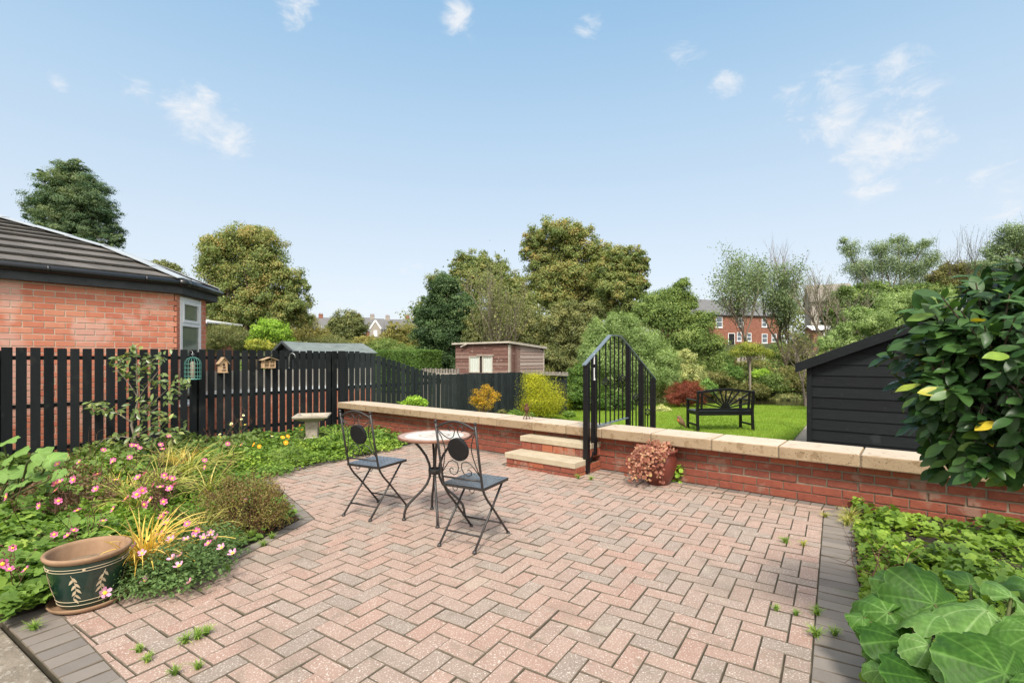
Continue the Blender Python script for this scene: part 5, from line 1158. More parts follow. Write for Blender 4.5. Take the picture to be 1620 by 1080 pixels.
tree('laurel_bush', 'dark glossy green bush at the far side of the lawn left of the handrail', 'shrub', 14.6, 915, [(912, 600, 24, 22), (905, 628, 26, 20), (930, 625, 22, 22), (895, 615, 14, 18), (940, 640, 24, 12), (965, 635, 26, 16), (990, 640, 20, 10)], 14000, .075, 'hedge', tr=.05, stems=3, bias=-.05)
tree('broadleaf_tree', 'layered olive green tree spreading over the far bank left of the red brick house', 'tree', 24, 1085, [(1070, 465, 20, 16), (1045, 475, 28, 16), (1025, 490, 26, 20), (1090, 480, 18, 14), (1060, 505, 40, 20), (1100, 520, 30, 18), (1125, 545, 26, 14), (1075, 540, 44, 24), (1110, 570, 36, 18), (1050, 565, 30, 20), (1080, 450, 14, 12), (1060, 480, 30, 22), (1110, 505, 20, 16)], 30000, .12, 'mid', tr=.13, flat=.6, kd=12, bias=.06, stems=2, clump=.5)
tree('variegated_bush', 'cream and green variegated bush behind the red maple', 'shrub', 17.2, 1065, [(1062, 580, 26, 20), (1085, 590, 26, 18), (1045, 610, 20, 20), (1100, 590, 16, 14), (1050, 600, 30, 20), (1085, 565, 18, 12)], 14000, .07, 'varieg', tr=.05, stems=3, bias=-.12)
tree('japanese_maple', 'low dome of dark red feathery maple at the edge of the lawn', 'shrub', 15.4, 1086, [(1086, 620, 30, 17), (1070, 630, 20, 12), (1104, 628, 18, 12), (1086, 611, 20, 9)], 15000, .055, 'maple', gain=1.0, tr=.05, asp=.35, upb=.6, shell=.4)
tree('small_dome_shrub', 'small yellow green plant left of the red maple on the lawn edge', 'shrub', 14.3, 1045, [(1047, 648, 14, 7), (1036, 652, 10, 6)], 2500, .05, 'varieg', tr=.02)
twig_tree('thin_tree', 'slender upright tree in front of the red brick house', 'tree', 32, 1186, A(1178, 425, 32).z, .50, .11, 'barkpale', .13, 14, 6, -.04, nleaf=9500, pal='ash', tip=.30, up=.55)
twig_tree('thin_tree', 'second slender tree, right end of the red brick house', 'tree', 33, 1247, A(1235, 428, 33).z, .50, .12, 'bark', .13, 41, 6, -.03, nleaf=9500, pal='ash', tip=.30, up=.55)
twig_tree('bare_tree', 'thin leafless twigs standing above the right slender tree', 'tree', 34, 1262, A(1262, 425, 34).z, .35, .10, 'barkpale', None, 5, 6, .02, up=.6)
tree('umbrella_tree', 'small flat topped tree with yellow green leaves on the stream bank', 'tree', 30, 1186, [(1170, 552, 14, 6), (1190, 550, 16, 6), (1205, 554, 10, 5), (1182, 558, 26, 5), (1163, 558, 10, 5), (1196, 556, 18, 7), (1178, 546, 12, 6), (1215, 560, 9, 5)], 3600, .10, 'ygreen', tr=.07, bark='barkpale', flat=.6, fork=.8, depth=.9, bias=-.14, clump=.8)
twig_tree('bare_tree', 'tall leafless tree with pale spreading branches left of the shed roof', 'tree', 30, 1297, A(1300, 430, 30).z, .62, .15, 'barkpale', .07, 9, 6, .02, up=.35, nleaf=2200, pal='ash', tip=.15)
twig_tree('bare_tree', 'low leafless tangle of grey branches behind the shed eaves', 'tree', 26, 1275, A(1270, 520, 26).z, .75, .10, 'barkpale', .10, 21, 6, -.1, up=.2, nleaf=1500, pal='bank', tip=.15)
tree('ash_tree', 'airy grey green ash tree on the skyline behind the black shed', 'tree', 34, 1410, [(1345, 395, 18, 14), (1360, 425, 26, 20), (1395, 395, 26, 14), (1400, 420, 30, 22), (1440, 395, 26, 14), (1445, 425, 30, 20), (1470, 410, 20, 16), (1420, 380, 18, 8), (1380, 455, 34, 20), (1440, 455, 38, 18), (1335, 380, 8, 7), (1465, 385, 14, 8)], 17000, .12, 'ash', tr=.16, kd=16, clump=.5, shell=.6, twigs=9, bias=0, bark='barkpale')
tree('broadleaf_tree', 'dense dark green trees massed below the airy ash behind the black shed', 'tree', 30, 1400, [(1350, 470, 34, 22), (1395, 470, 36, 22), (1440, 470, 36, 20), (1325, 500, 26, 26), (1480, 465, 30, 20), (1370, 505, 40, 22)], 20000, .15, 'mid', tr=.2, kd=10, bias=-.14)
tree('fruit_tree', 'light yellow green leafy tree right behind the black shed roof', 'tree', 13.5, 1420, [(1420, 480, 40, 18), (1375, 505, 36, 20), (1460, 480, 34, 18), (1340, 525, 26, 18), (1410, 520, 44, 24), (1470, 510, 36, 24), (1310, 545, 18, 14), (1365, 550, 44, 20), (1500, 475, 24, 14), (1355, 490, 14, 8)], 34000, .072, 'light', tr=.08, stems=3, kd=14, asp=.6, upb=.5, bias=.02, shell=.55)
tree('ash_tree', 'grey green tree at the right edge above the foreground leaves', 'tree', 26, 1600, [(1600, 370, 22, 16), (1620, 385, 24, 22), (1575, 395, 20, 14), (1590, 415, 28, 18), (1640, 400, 30, 40), (1555, 420, 18, 12), (1610, 440, 34, 20)], 12000, .12, 'ash', tr=.16, kd=14, bias=-.04, clump=.5)
tree('broadleaf_tree', 'scrubby brownish green trees between the ash trees at right', 'tree', 32, 1520, [(1510, 425, 26, 12), (1545, 430, 26, 14), (1520, 450, 40, 20), (1480, 440, 20, 12), (1565, 455, 34, 22)], 13000, .15, 'bank', tr=.2, kd=10, clump=.34)
twig_tree('bare_tree', 'upright bare saplings standing out of the scrub at the right skyline', 'tree', 31, 1540, A(1540, 385, 31).z, .3, .07, 'bark', .06, 33, 5, 0, up=.9, nleaf=1500, pal='ash', tip=.10, stems=3)
# clipped hedge behind the curved fence
def hedge():
    a, b = A(588, 590, 24), A(668, 590, 22); root = thing('clipped_hedge', 'square clipped green hedge behind the curved dark fence', 'hedge', (a.x, a.y, LAWN)); d = b - a; d.z = 0; L = d.length; d.normalize(); n = Vector((d.y, -d.x, 0)); zt = A(628, 555, 23).z; N_ = 30000
    u = RNG.uniform(0, L, N_); v = RNG.uniform(0, 1, N_); top = RNG.random(N_) < .25; z = np.where(top, zt, LAWN + (zt - LAWN) * v) + RNG.normal(0, .025, N_); q = np.where(top, RNG.uniform(-1.2, 0, N_), 0) + RNG.normal(0, .035, N_)
    P = np.stack([a.x + d.x * u + n.x * q, a.y + d.y * u + n.y * q, z], 1); Nn = rdir(N_) * .8 + np.array([n.x, n.y, .5]); scatter('foliage', DIAM, P, frames(Nn), RNG.uniform(.05, .10, N_), np.clip(RNG.normal(.45, .2, N_), 0, 1), LM('hedge'), root)
    ne = 9000; q = RNG.uniform(-1.2, 0, ne); P = np.stack([a.x + d.x * L + n.x * q + d.x * RNG.normal(0, .04, ne), a.y + d.y * L + n.y * q, RNG.uniform(LAWN, zt, ne)], 1); scatter('foliage', DIAM, P, frames(rdir(ne) * .8 + np.array([d.x, d.y, .5])), RNG.uniform(.05, .10, ne), np.clip(RNG.normal(.45, .2, ne), 0, 1), LM('hedge'), root)
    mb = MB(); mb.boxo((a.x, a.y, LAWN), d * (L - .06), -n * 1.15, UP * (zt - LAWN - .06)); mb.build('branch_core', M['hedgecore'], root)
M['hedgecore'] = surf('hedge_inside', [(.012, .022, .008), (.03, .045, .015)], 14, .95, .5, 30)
hedge()
# shrubs near the lawn edge
tree('yellow_shrub', 'bright yellow flowering bush at the end of the dark fence', 'shrub', 12.3, 855, [(848, 612, 20, 18), (862, 630, 24, 22), (845, 640, 20, 16), (876, 640, 14, 16), (842, 598, 12, 10), (855, 645, 28, 12)], 16000, .045, 'lime', gain=1.2, tr=.03, stems=4, kd=5, upb=.5, bias=-.16, asp=.6, shell=.6, clump=1.0, jit=.24)
tree('orange_shrub', 'thin orange and gold leaved shrub in front of the dark picket fence', 'shrub', 11.2, 765, [(757, 625, 12, 12), (770, 618, 12, 10), (782, 628, 10, 10), (765, 638, 16, 12), (750, 635, 9, 9)], 1700, .05, 'gold', gain=1.1, tr=.018, stems=4, asp=.5, bark='twig', twigs=8)
tree('green_shrub', 'low fresh green plant behind the wall by the curved fence', 'plant', 9.9, 655, [(655, 633, 14, 7), (645, 638, 12, 6), (668, 637, 10, 6)], 1100, .06, 'bright', tr=.015, stems=3)
for i, (px, py, r, h, pal, lab) in enumerate([(815, 655, 12, 7, 'bed', 'small green perennial at the foot of the fence, left of the yellow bush'), (795, 655, 9, 8, 'bank', 'dry brownish perennial between the orange shrub and the yellow bush'), (835, 657, 10, 5, 'bed', 'tiny green clump touching the yellow bush'), (900, 655, 10, 5, 'bed', 'little green clump on the lawn edge right of the yellow bush'), (720, 648, 8, 6, 'bank', 'sparse brown green clump left of the orange shrub')]):
    tree('border_plant', lab, 'plant', 12.0, px, [(px, py, r, h)], 900, .045, pal, tr=.012, stems=3, group='small plants along the dark fence')
# bank vegetation
def bank_veg():
    n = 60000; X = RNG.uniform(2, 34, n); Y = RNG.uniform(30.2, 46, n); Z = gh(X, Y) + RNG.uniform(0, .5, n) * (1 + .8 * np.sin(X * 1.3) * np.cos(Y * .9)); v = np.clip(.45 + .25 * np.sin(X * 2.1 + Y) + .2 * np.sin(X * .7) + RNG.normal(0, .13, n), 0, 1)
    o = scatter('bank_undergrowth', DIAM, np.stack([X, Y, Z], 1), frames(rdir(n, .6)), RNG.uniform(.10, .26, n), v, LM('bank')); tag(o, 'mixed green and brown undergrowth covering the far stream bank', 'undergrowth', kind='stuff')
    n = 42000; X = np.concatenate([RNG.uniform(-60, 4, n // 2), RNG.uniform(8, 70, n - n // 2)]); Y = RNG.uniform(30, 60, n); Z = gh(X, Y) + RNG.uniform(0, .6, n); o = scatter('rough_vegetation', DIAM, np.stack([X, Y, Z], 1), frames(rdir(n, .6)), RNG.uniform(.2, .4, n), RNG.uniform(0, 1, n), LM('mid')); tag(o, 'rough green growth under the distant trees', 'undergrowth', kind='stuff')
bank_veg()
def woodland():
    bl = []
    for x in list(range(-130, -52, 5)) + list(range(-18, 130, 5)):
        Yw = U(100, 125); top = 9 + 2.5 * math.sin(x * .21) + U(-1, 1) + (1.5 if x < 0 else 0); zb = ghf(x, Yw); bl.append((np.array([x, Yw, zb + top * .35]), 5.5, 5, top * .6)); bl.append((np.array([x + U(-2, 2), Yw + 5, zb + top * .7]), 3.5, 4, top * .4))
    P, Nn, Rn, CC = crown_pts(bl, 90000, .3, .8, .35, 30, .5, bias=0); o = scatter('distant_woodland', DIAM, P, frames(Nn), RNG.uniform(.4, .8, len(P)), Rn, LM('olive')); tag(o, 'far belt of mixed olive trees along the skyline behind the gardens', 'woodland', kind='stuff')
woodland()
for i, (px, py, rx, ry, Y, pal, lab) in enumerate([
    (1130, 600, 26, 14, 31, 'bank', 'rusty brown green shrub on the bank right of the maple'), (1150, 588, 22, 14, 34, 'holly2', 'dark green shrub on the bank below the timber fence'), (1190, 618, 26, 10, 30.5, 'bank', 'low overhanging bush at the waterline behind the bench'),
    (1225, 605, 26, 16, 31, 'mid', 'leafy green bush on the bank behind the bench'), (1255, 598, 26, 20, 31, 'bank', 'straggly brown bush beside the shed eaves'), (1262, 560, 22, 16, 38, 'bank', 'tangled grey brown shrub above the shed eaves'), (1235, 555, 18, 16, 47, 'mid', 'round green garden shrub right of the timber fence'), (1140, 565, 20, 12, 42, 'mid', 'dark round shrub in front of the old stone wall'),
    (1265, 540, 16, 16, 52, 'holly', 'dark conifer shrub between the slender trees and the grey house'), (1205, 592, 18, 8, 34, 'bright', 'low light green ferny clump on the middle of the bank'), (1110, 612, 20, 12, 30.5, 'holly2', 'dark shrub directly behind the maple'), (1245, 630, 20, 7, 30.2, 'olive', 'drooping grass clump at the far waterline left of the shed'), (1160, 628, 26, 7, 30.3, 'bank', 'dark low clump at the waterline behind the maple')]):
    tree('bank_shrub', lab, 'shrub', Y, px, [(px, py, rx, ry), (px - rx * .5, py + ry * .4, rx * .7, ry * .7), (px + rx * .5, py + ry * .3, rx * .7, ry * .7)], 5200, .13, pal, tr=.05, stems=3, group='shrubs on the far stream bank')
for i, (px, py, rx, ry, Y, pal, lab) in enumerate([(520, 545, 40, 14, 33, 'olive', 'olive bush just above the felt shed roof'), (610, 548, 30, 12, 30, 'mid', 'green bush showing over the clipped hedge'), (460, 548, 24, 10, 26, 'olive', 'olive bush left of the felt shed roof'), (850, 590, 26, 14, 20, 'bank', 'brown green bush right behind the timber shed'), (870, 565, 26, 20, 21, 'olive', 'dull green bush rising over the right end of the timber shed'), (645, 560, 24, 14, 27, 'mid', 'green bush between hedge and dark evergreen'), (395, 548, 20, 8, 23, 'mid', 'low green bush by the gold shrub')]):
    tree('garden_shrub', lab, 'shrub', Y, px, [(px, py, rx, ry), (px - rx * .5, py + ry * .5, rx * .7, ry * .7), (px + rx * .5, py + ry * .5, rx * .7, ry * .7)], 6000, .11, pal, tr=.05, stems=3, group='shrubs in the gardens beyond the fence')
# ---------------------------------------------------------------- foreground laurel at right
def laurel():
    Y = 1.78; bx = (1690 - HX) * Y / F; root = thing('bay_laurel', 'glossy dark green laurel with yellowing leaves filling the right edge', 'shrub', (bx, Y + .1, 0)); k = Y / F; P = []; N_ = []; T = []; R = []; mb = MB(); tw = []
    hub = Vector(A(1665, 600, Y + .12))
    bl = [(1555, 505, 72), (1600, 470, 66), (1520, 560, 78), (1575, 580, 110), (1530, 640, 72), (1590, 680, 90), (1650, 560, 140), (1670, 690, 90), (1495, 530, 50), (1500, 665, 44), (1645, 460, 50), (1550, 705, 44), (1485, 600, 46), (1475, 505, 26), (1600, 725, 40), (1452, 560, 34), (1462, 615, 32), (1480, 668, 30), (1500, 725, 30)]
    for bi, (px, py, r) in enumerate(bl):
        c = Vector(A(px, py, Y + U(-.06, .14))); R_ = r * k; nt = int(10 + (r / 14) ** 2 * .60)
        for t in range(nt):
            d = Vector(rdir(1)[0]); d.y -= .35; d.normalize(); e = c + d * R_ * (U(.72, 1.02) + (U(.1, .45) if random.random() < .12 else 0)); s = c.lerp(hub, .55); tw.append((s, c.lerp(e, .3), e)); ax = (e - c.lerp(s, .5)).normalized(); m = random.randint(5, 8); hue = U(.05, .5)
            for q in range(m):
                a = 2.4 * q + U(-.3, .3); sd = ax.cross(Vector((.3, .2, .9))).normalized(); up = sd.cross(ax); dd = (ax * U(.35, 1.0) + (sd * math.cos(a) + up * math.sin(a)) * U(.6, 1.0) + Vector((0, 0, -.18))).normalized(); p = e - ax * .016 * q
                nn = (Vector((U(-.4, .4), -.45 + U(-.4, .4), .9)) + ax * .5); P.append(p[:]); T.append(dd[:]); N_.append(nn[:]); R.append(min(.98, max(.02, hue + U(-.14, .14) + (.28 if q == 0 and random.random() < .35 else 0) + (.5 if random.random() < .007 else 0))))
    P, N_, T, R = map(np.array, (P, N_, T, R)); n = len(P); L = RNG.uniform(.042, .092, n); S = np.stack([L * RNG.uniform(.95, 1.3, n), L, L * RNG.uniform(.3, 1.6, n)], 1); R3 = frames(T * 1.0)  # placeholder
    T_ = T / np.linalg.norm(T, axis=1, keepdims=True); Nq = N_ - T_ * np.sum(N_ * T_, axis=1, keepdims=True); Nq /= np.linalg.norm(Nq, axis=1, keepdims=True); R3 = np.stack([np.cross(T_, Nq), T_, Nq], 2)
    scatter('leaves', BIGL, P, R3, S, R, leafm('leaf_laurel', PAL['laurel'], .2, .38, .28, True, 1.25), root, None, True)
    for s, m, e in tw: mb.tube([s, m, e], [.006, .004, .002], 5, False)
    g = Vector((bx, Y + .1, -.02)); mb.tube([g, g + UP * .5 + Vector((.02, .01, 0)), hub + Vector((.06, .0, -.15)), hub], [.035, .03, .026, .02], 10); mb.build('trunk', M['bark'], root, True)
laurel()
# ---------------------------------------------------------------- generic perennial clumps
FD = {}
def sample_poly(poly, n):
    xs = [p[0] for p in poly]; ys = [p[1] for p in poly]; out = []
    while len(out) < n:
        X = RNG.uniform(min(xs), max(xs), n); Y = RNG.uniform(min(ys), max(ys), n); out += [(x, y) for x, y in zip(X, Y) if inpoly(x, y, poly)]
    return np.array(out[:n])
def carpet(name, label, cat, poly, n, tm, s0, s1, pal, z0=.03, h=.10, vfun=None, tilt=.5, sh=None):
    q = sample_poly(poly, n); X, Y = q[:, 0], q[:, 1]; m = .5 + .5 * np.sin(X * 5.1 + np.sin(Y * 3)) * np.cos(Y * 4.3 + 1); Z = z0 + h * m * RNG.uniform(.2, 1, n); 
    if sh is not None: Z = Z + sh(X, Y) * RNG.uniform(.3, 1, n)
    v = .42 + .22 * np.sin(X * 3.3 + 2) * np.sin(Y * 2.9) + RNG.normal(0, .14, n)
    if vfun is not None: v = v + vfun(X, Y)
    o = scatter(name, tm, np.stack([X, Y, Z], 1), frames(rdir(n) * tilt + np.array([0, 0, 1.0])), RNG.uniform(s0, s1, n), np.clip(v, .01, .99), LM(pal)); return tag(o, label, cat, kind='stuff')
def mound(name, label, cat, c, r, h, n, tm, s, pal, group=None, stems=10, asp=1, flat=False, bias=0, z=.03, upb=.7, stemmat='greenstem', trans=.3):
    root = thing(name, label, cat, (c.x, c.y, z), group); d = rdir(n); d[:, 2] = np.abs(d[:, 2]); rr = RNG.uniform(.25, 1, n) ** .6; K = 12; kd_ = rdir(K); kd_[:, 2] = abs(kd_[:, 2]); w = np.max(d @ kd_.T, axis=1); rr = rr * (.72 + .28 * (w > .86)) * (1 + RNG.normal(0, .07, n))
    P = np.array([c.x, c.y, z]) + d * rr[:, None] * np.array([r, r, h]); kv = RNG.normal(.45 + bias, .16, K)[np.argmax(d @ kd_.T, axis=1)]; Nn = d * .6 + RNG.normal(size=(n, 3)) * .45; Nn[:, 2] += upb
    S = s * RNG.uniform(.6, 1.3, n); scatter('foliage', tm, P, frames(Nn), np.stack([S * asp, S, S], 1), np.clip(kv + RNG.normal(0, .13, n), .01, .99), LM(pal, trans=trans), root)
    mb = MB()
    for i in range(stems):
        e = P[RNG.integers(0, n)]; mb.tube(bent((c.x + U(-.1, .1) * r, c.y + U(-.1, .1) * r, z - .02), tuple(e), 3, .08), [.004, .003, .002, .0015], 4, False)
    mb.build('stems', M[stemmat], root); return root
def straps(name, label, c, r, L, n, pal, group=None, w=1.0, z=.03, cat='plant', lean=(0, 0)):
    """arching strap leaves from one crown"""
    root = thing(name, label, cat, (c.x, c.y, z), group); V = []; Fq = []; R = []; seg = 8
    for i in range(n):
        a = U(0, 6.28); out = Vector((math.cos(a) + lean[0], math.sin(a) + lean[1], 0)); e = U(.25, 1.0); l = L * U(.6, 1.1); ww = .0075 * w * U(.7, 1.3); b = Vector((c.x + U(-r, r) * .3, c.y + U(-r, r) * .3, z)); side = Vector((-out.y, out.x, 0)).normalized(); val = min(.98, max(.02, random.gauss(.5, .22))); base = len(V); p = b; el = math.radians(U(55, 88)); bend = U(.10, .34) * e
        for k in range(seg + 1):
            t = k / seg; wk = ww * (1 - t) ** .6 * (1 if t > .02 else .6); V += [(p - side * wk)[:], (p + UP * ww * .35)[:], (p + side * wk)[:]]; R += [min(.99, val + .25 * t * t)] * 3
            p = p + (out * math.cos(el) + UP * math.sin(el)) * l / seg; el -= bend * (1 + t)
            if p.z < z + .01: p.z = z + .01
        for k in range(seg): q = base + 3 * k; Fq += [(q, q + 1, q + 4, q + 3), (q + 1, q + 2, q + 5, q + 4)]
    nmesh('leaves', np.array(V), Fq, np.array(R), LM(pal), root); return root
def flower_mesh(np_=6, R_=.032, cup=.25, pal='pink', name='flower'):
    V = []; Fs = []
    for k in range(np_):
        a = 2 * math.pi * k / np_; w = .62 * R_; b = len(V); pts = [(0, .12 * R_, 0), (-w * .5, .5 * R_, cup * .35 * R_), (-w * .45, .88 * R_, cup * R_), (0, 1.0 * R_, cup * 1.15 * R_), (w * .45, .88 * R_, cup * R_), (w * .5, .5 * R_, cup * .35 * R_)]
        V += [(x * math.cos(a) - y * math.sin(a), x * math.sin(a) + y * math.cos(a), z + .0015 * (k % 2)) for x, y, z in pts]; Fs.append(tuple(b + i for i in range(6)))
    me = bpy.data.meshes.new(name); me.from_pydata(V, [], Fs); at = me.attributes.new('rnd', 'FLOAT', 'POINT'); at.data.foreach_set('value', [random.random() for _ in V]); me.materials.append(LM(pal)); 
    cm = MB(); cm.lathe([(0, .006), (.006, .004), (.0085, 0), (.007, -.002)], (0, 0, .004), 8); ce = cm.build('flower_centre', LM('yel')); m2 = ce.data; bpy.data.objects.remove(ce); return me, m2
ANEM = flower_mesh(6, .023, .25, 'pink'); MALL = flower_mesh(5, .025, .5, 'palepink'); CAL = flower_mesh(12, .02, .2, 'orange'); DAIS = flower_mesh(10, .014, .2, 'whitef')
def put_flower(fm, p, root, sc=1, face=None, name='flower'):
    o = bpy.data.objects.new(name, fm[0]); C.objects.link(o); o.parent = root; o.location = Vector(p) - wloc(root); d = Vector(face) if face else Vector((U(-.9, .9), -.5 + U(-.6, .6), U(.2, 1.2))); o.rotation_euler = d.to_track_quat('Z', 'Y').to_euler(); o.scale = (sc,) * 3
    c = bpy.data.objects.new('flower_centre', fm[1]); C.objects.link(c); c.parent = o; return o
def stemmed(name, label, cat, c, flowers, fm, sc=1.0, group=None, leaves=None, mat='greenstem', buds=3, r=.0022, z=.03):
    """plant at c with a stem to each flower position"""
    root = thing(name, label, cat, (c.x, c.y, z), group); mb = MB()
    for p in flowers:
        p = Vector(p); b = Vector((c.x + U(-.05, .05), c.y + U(-.05, .05), z)); pts = bent(b, p, 4, .05, .0); mb.tube(pts, [r * 1.4, r * 1.2, r, r * .8, r * .6], 5, False); put_flower(fm, p, root, sc * U(.85, 1.2))
        for q in range(buds):
            t = pts[random.choice((2, 3))]; e = t + Vector((U(-.07, .07), U(-.07, .07), U(.05, .14))); mb.tube([t, e], [r * .6, r * .4], 4, False); mb.lathe([(0, -.005), (.005, -.002), (.005, .003), (0, .006)], e, 6)
    mb.build('stems', M[mat], root)
    if leaves: tm, n, s, pal, rr, hh = leaves; d = rdir(n); d[:, 2] = abs(d[:, 2]); P = np.array([c.x, c.y, z]) + d * RNG.uniform(.3, 1, n)[:, None] * np.array([rr, rr, hh]); scatter('foliage', tm, P, frames(d * .3 + RNG.normal(size=(n, 3)) * .4 + np.array([0, 0, .8])), s * RNG.uniform(.6, 1.3, n), np.clip(RNG.normal(.42, .2, n), .01, .99), LM(pal), root)
    return root
# ---------------------------------------------------------------- left bed
def PXL(L): return [(x / 3, 530 + y / 3) for x, y in L]
lbw = [v for v in LB]
def polyw(L, z=.05): return [G(x, y, z).to_2d()[:] for x, y in L]
def shore(X, Y):    # keeps the carpet low along the paving
    return 0 * X
carpet('bed_groundcover', 'mixed low green leaves covering the soil of the left flower bed', 'ground cover', LB, 15000, ROUND, .028, .062, 'bed', .02, .14)
carpet('bed_groundcover', 'fine yellow green leaves along the edge of the bed nearer the wall', 'ground cover', polyw([(400, 752), (640, 704), (600, 690), (430, 700), (300, 735), (330, 770)]), 9000, ROUND, .022, .042, 'bedy', .03, .14, tilt=.7)
carpet('bed_groundcover', 'leafy strawberry like plants in the corner behind the green pot', 'ground cover', polyw([(0, 985), (70, 955), (190, 900), (200, 820), (0, 790)]), 5200, TRIF, .045, .085, 'bed', .03, .13, tilt=.6)
carpet('bed_groundcover', 'dark green leaves under the picket fence', 'ground cover', polyw([(0, 775), (0, 728), (250, 705), (420, 690), (360, 745), (150, 770)]), 6500, ROUND, .04, .075, 'mid', .03, .22, tilt=.8)
# big leaved plant at the left edge
def bigleaf_mesh(R_, lobes=5, wav=.1, cup=.12, val=.5, rays=120, rings=30, droop=.2, seed=0, fold=.22):
    """palmate leaf, stalk at the origin, midrib towards +x, notch towards -x, quilted between the veins"""
    rs = random.Random(seed); ph, ph2, ph3 = [rs.uniform(0, 6) for _ in range(3)]; pv = [0, .62, -.62, 1.28, -1.28, 2.05, -2.05]; ii, kk = np.meshgrid(np.arange(rings + 1), np.arange(rays), indexing='ij'); t = (ii / rings) ** .8; a = -math.pi + 2 * math.pi * kk / rays
    da = np.min([np.abs(a - p) for p in pv], axis=0); near = np.argmin([np.abs(a - p) for p in pv], axis=0)
    outl = (1 - .75 * np.exp(-((math.pi - np.abs(a)) / .26) ** 2)) * (.80 + .34 * np.cos(a)) * (1 - .13 * (da / .35) ** 2 * (da < .5) - .09 * (da >= .5)) + .020 * np.abs(np.sin(a * 14 + ph + 1.5 * np.sin(a * 3 + ph2))) * (.5 + .5 * np.sin(a * 5 + ph3)) + .012 * np.sin(a * 37 + ph2) + .03 * np.sin(a * 3 + ph3)
    r = t * outl; r = np.where(t < .15, t * np.minimum(outl, 1), r)
    wv = np.exp(-(da * r / (.013 + .012 * (1 - t))) ** 2); s2 = (t * 7 - da * 2.2 + near * .37) % 1.0; sec = np.exp(-((s2 - .5) / .15) ** 2) * (da > .02) * (t > .12); vein = np.clip(wv + .35 * sec, 0, 1)
    x = r * np.cos(a); y = r * np.sin(a)
    z = cup * r * r - droop * r ** 3 - fold * np.abs(y) * (.4 + .6 * r) + wav * t * t * np.sin(3 * a + ph) * .7 + wav * .45 * t ** 3 * np.sin(8 * a + ph2) + .03 * wav * np.sin(19 * a) * t ** 4 + .018 * (1 - vein) * np.sin(np.pi * np.clip(s2, 0, 1)) * (t > .1)
    V = np.stack([x, y, z], -1).reshape(-1, 3) * R_; Rv = np.clip(val + .30 * vein - .04 + .05 * np.sin(x * 5 + ph) * np.cos(y * 6 + ph2) + .25 * (t > .985), .01, .99).ravel()
    idx = np.arange((rings + 1) * rays).reshape(rings + 1, rays); nx = np.roll(idx, -1, axis=1); Fs = np.stack([idx[:-1], nx[:-1], nx[1:], idx[1:]], -1).reshape(-1, 4)
    return V, Fs, Rv
def big_leaf_plant(name, label, base, leaves, pal='bigleaf', cat='plant', z=.02, group=None):
    root = thing(name, label, cat, (base.x, base.y, z), group); mb = MB()
    for i, (p, R_, nrm, yaw, kw) in enumerate(leaves):
        V, Fs, Rv = bigleaf_mesh(R_, seed=i * 7 + int(abs(base.x) * 10), **kw); n = Vector(nrm).normalized(); xa = Vector((math.cos(yaw), math.sin(yaw), 0)); xa = (xa - n * xa.dot(n)).normalized(); ya = n.cross(xa); q = Matrix((xa, ya, n)).transposed(); Mx = np.array(q); W = V @ Mx.T + np.array(p[:])
        nmesh('leaf', W, Fs, Rv, leafm('leaf_' + pal, PAL[pal], .30, .5, .2, True, 1.0), root, True); c = Vector(p); mb.tube(bent((base.x + U(-.04, .04), base.y + U(-.04, .04), z), c, 4, .07, .05), [.010, .009, .008, .007, .006], 7, False)
    mb.build('leaf_stalks', M['greenstem'], root, True)
b = G(28, 800, .05); L = []
for px, py, r, v in [(22, 722, 26, .5), (60, 716, 20, .45), (5, 700, 20, .55), (78, 728, 22, .6), (40, 742, 22, .4), (12, 750, 22, .5), (70, 752, 18, .35), (95, 745, 14, .4), (30, 765, 18, .4), (8, 775, 16, .3), (52, 730, 18, .55)]:
    Y = 3.9 + U(-.25, .35); p = A(px, py, Y); L.append((p, r * Y / F * .95, (U(-.45, .45), -.55 + U(-.4, .3), 1), U(0, 6.28), dict(val=v * .8, lobes=5, fold=.15)))
big_leaf_plant('hollyhock_plant', 'broad soft green leaves of a hollyhock at the left edge by the fence', Vector((b.x, 4.1, 0)), L, 'holly2')
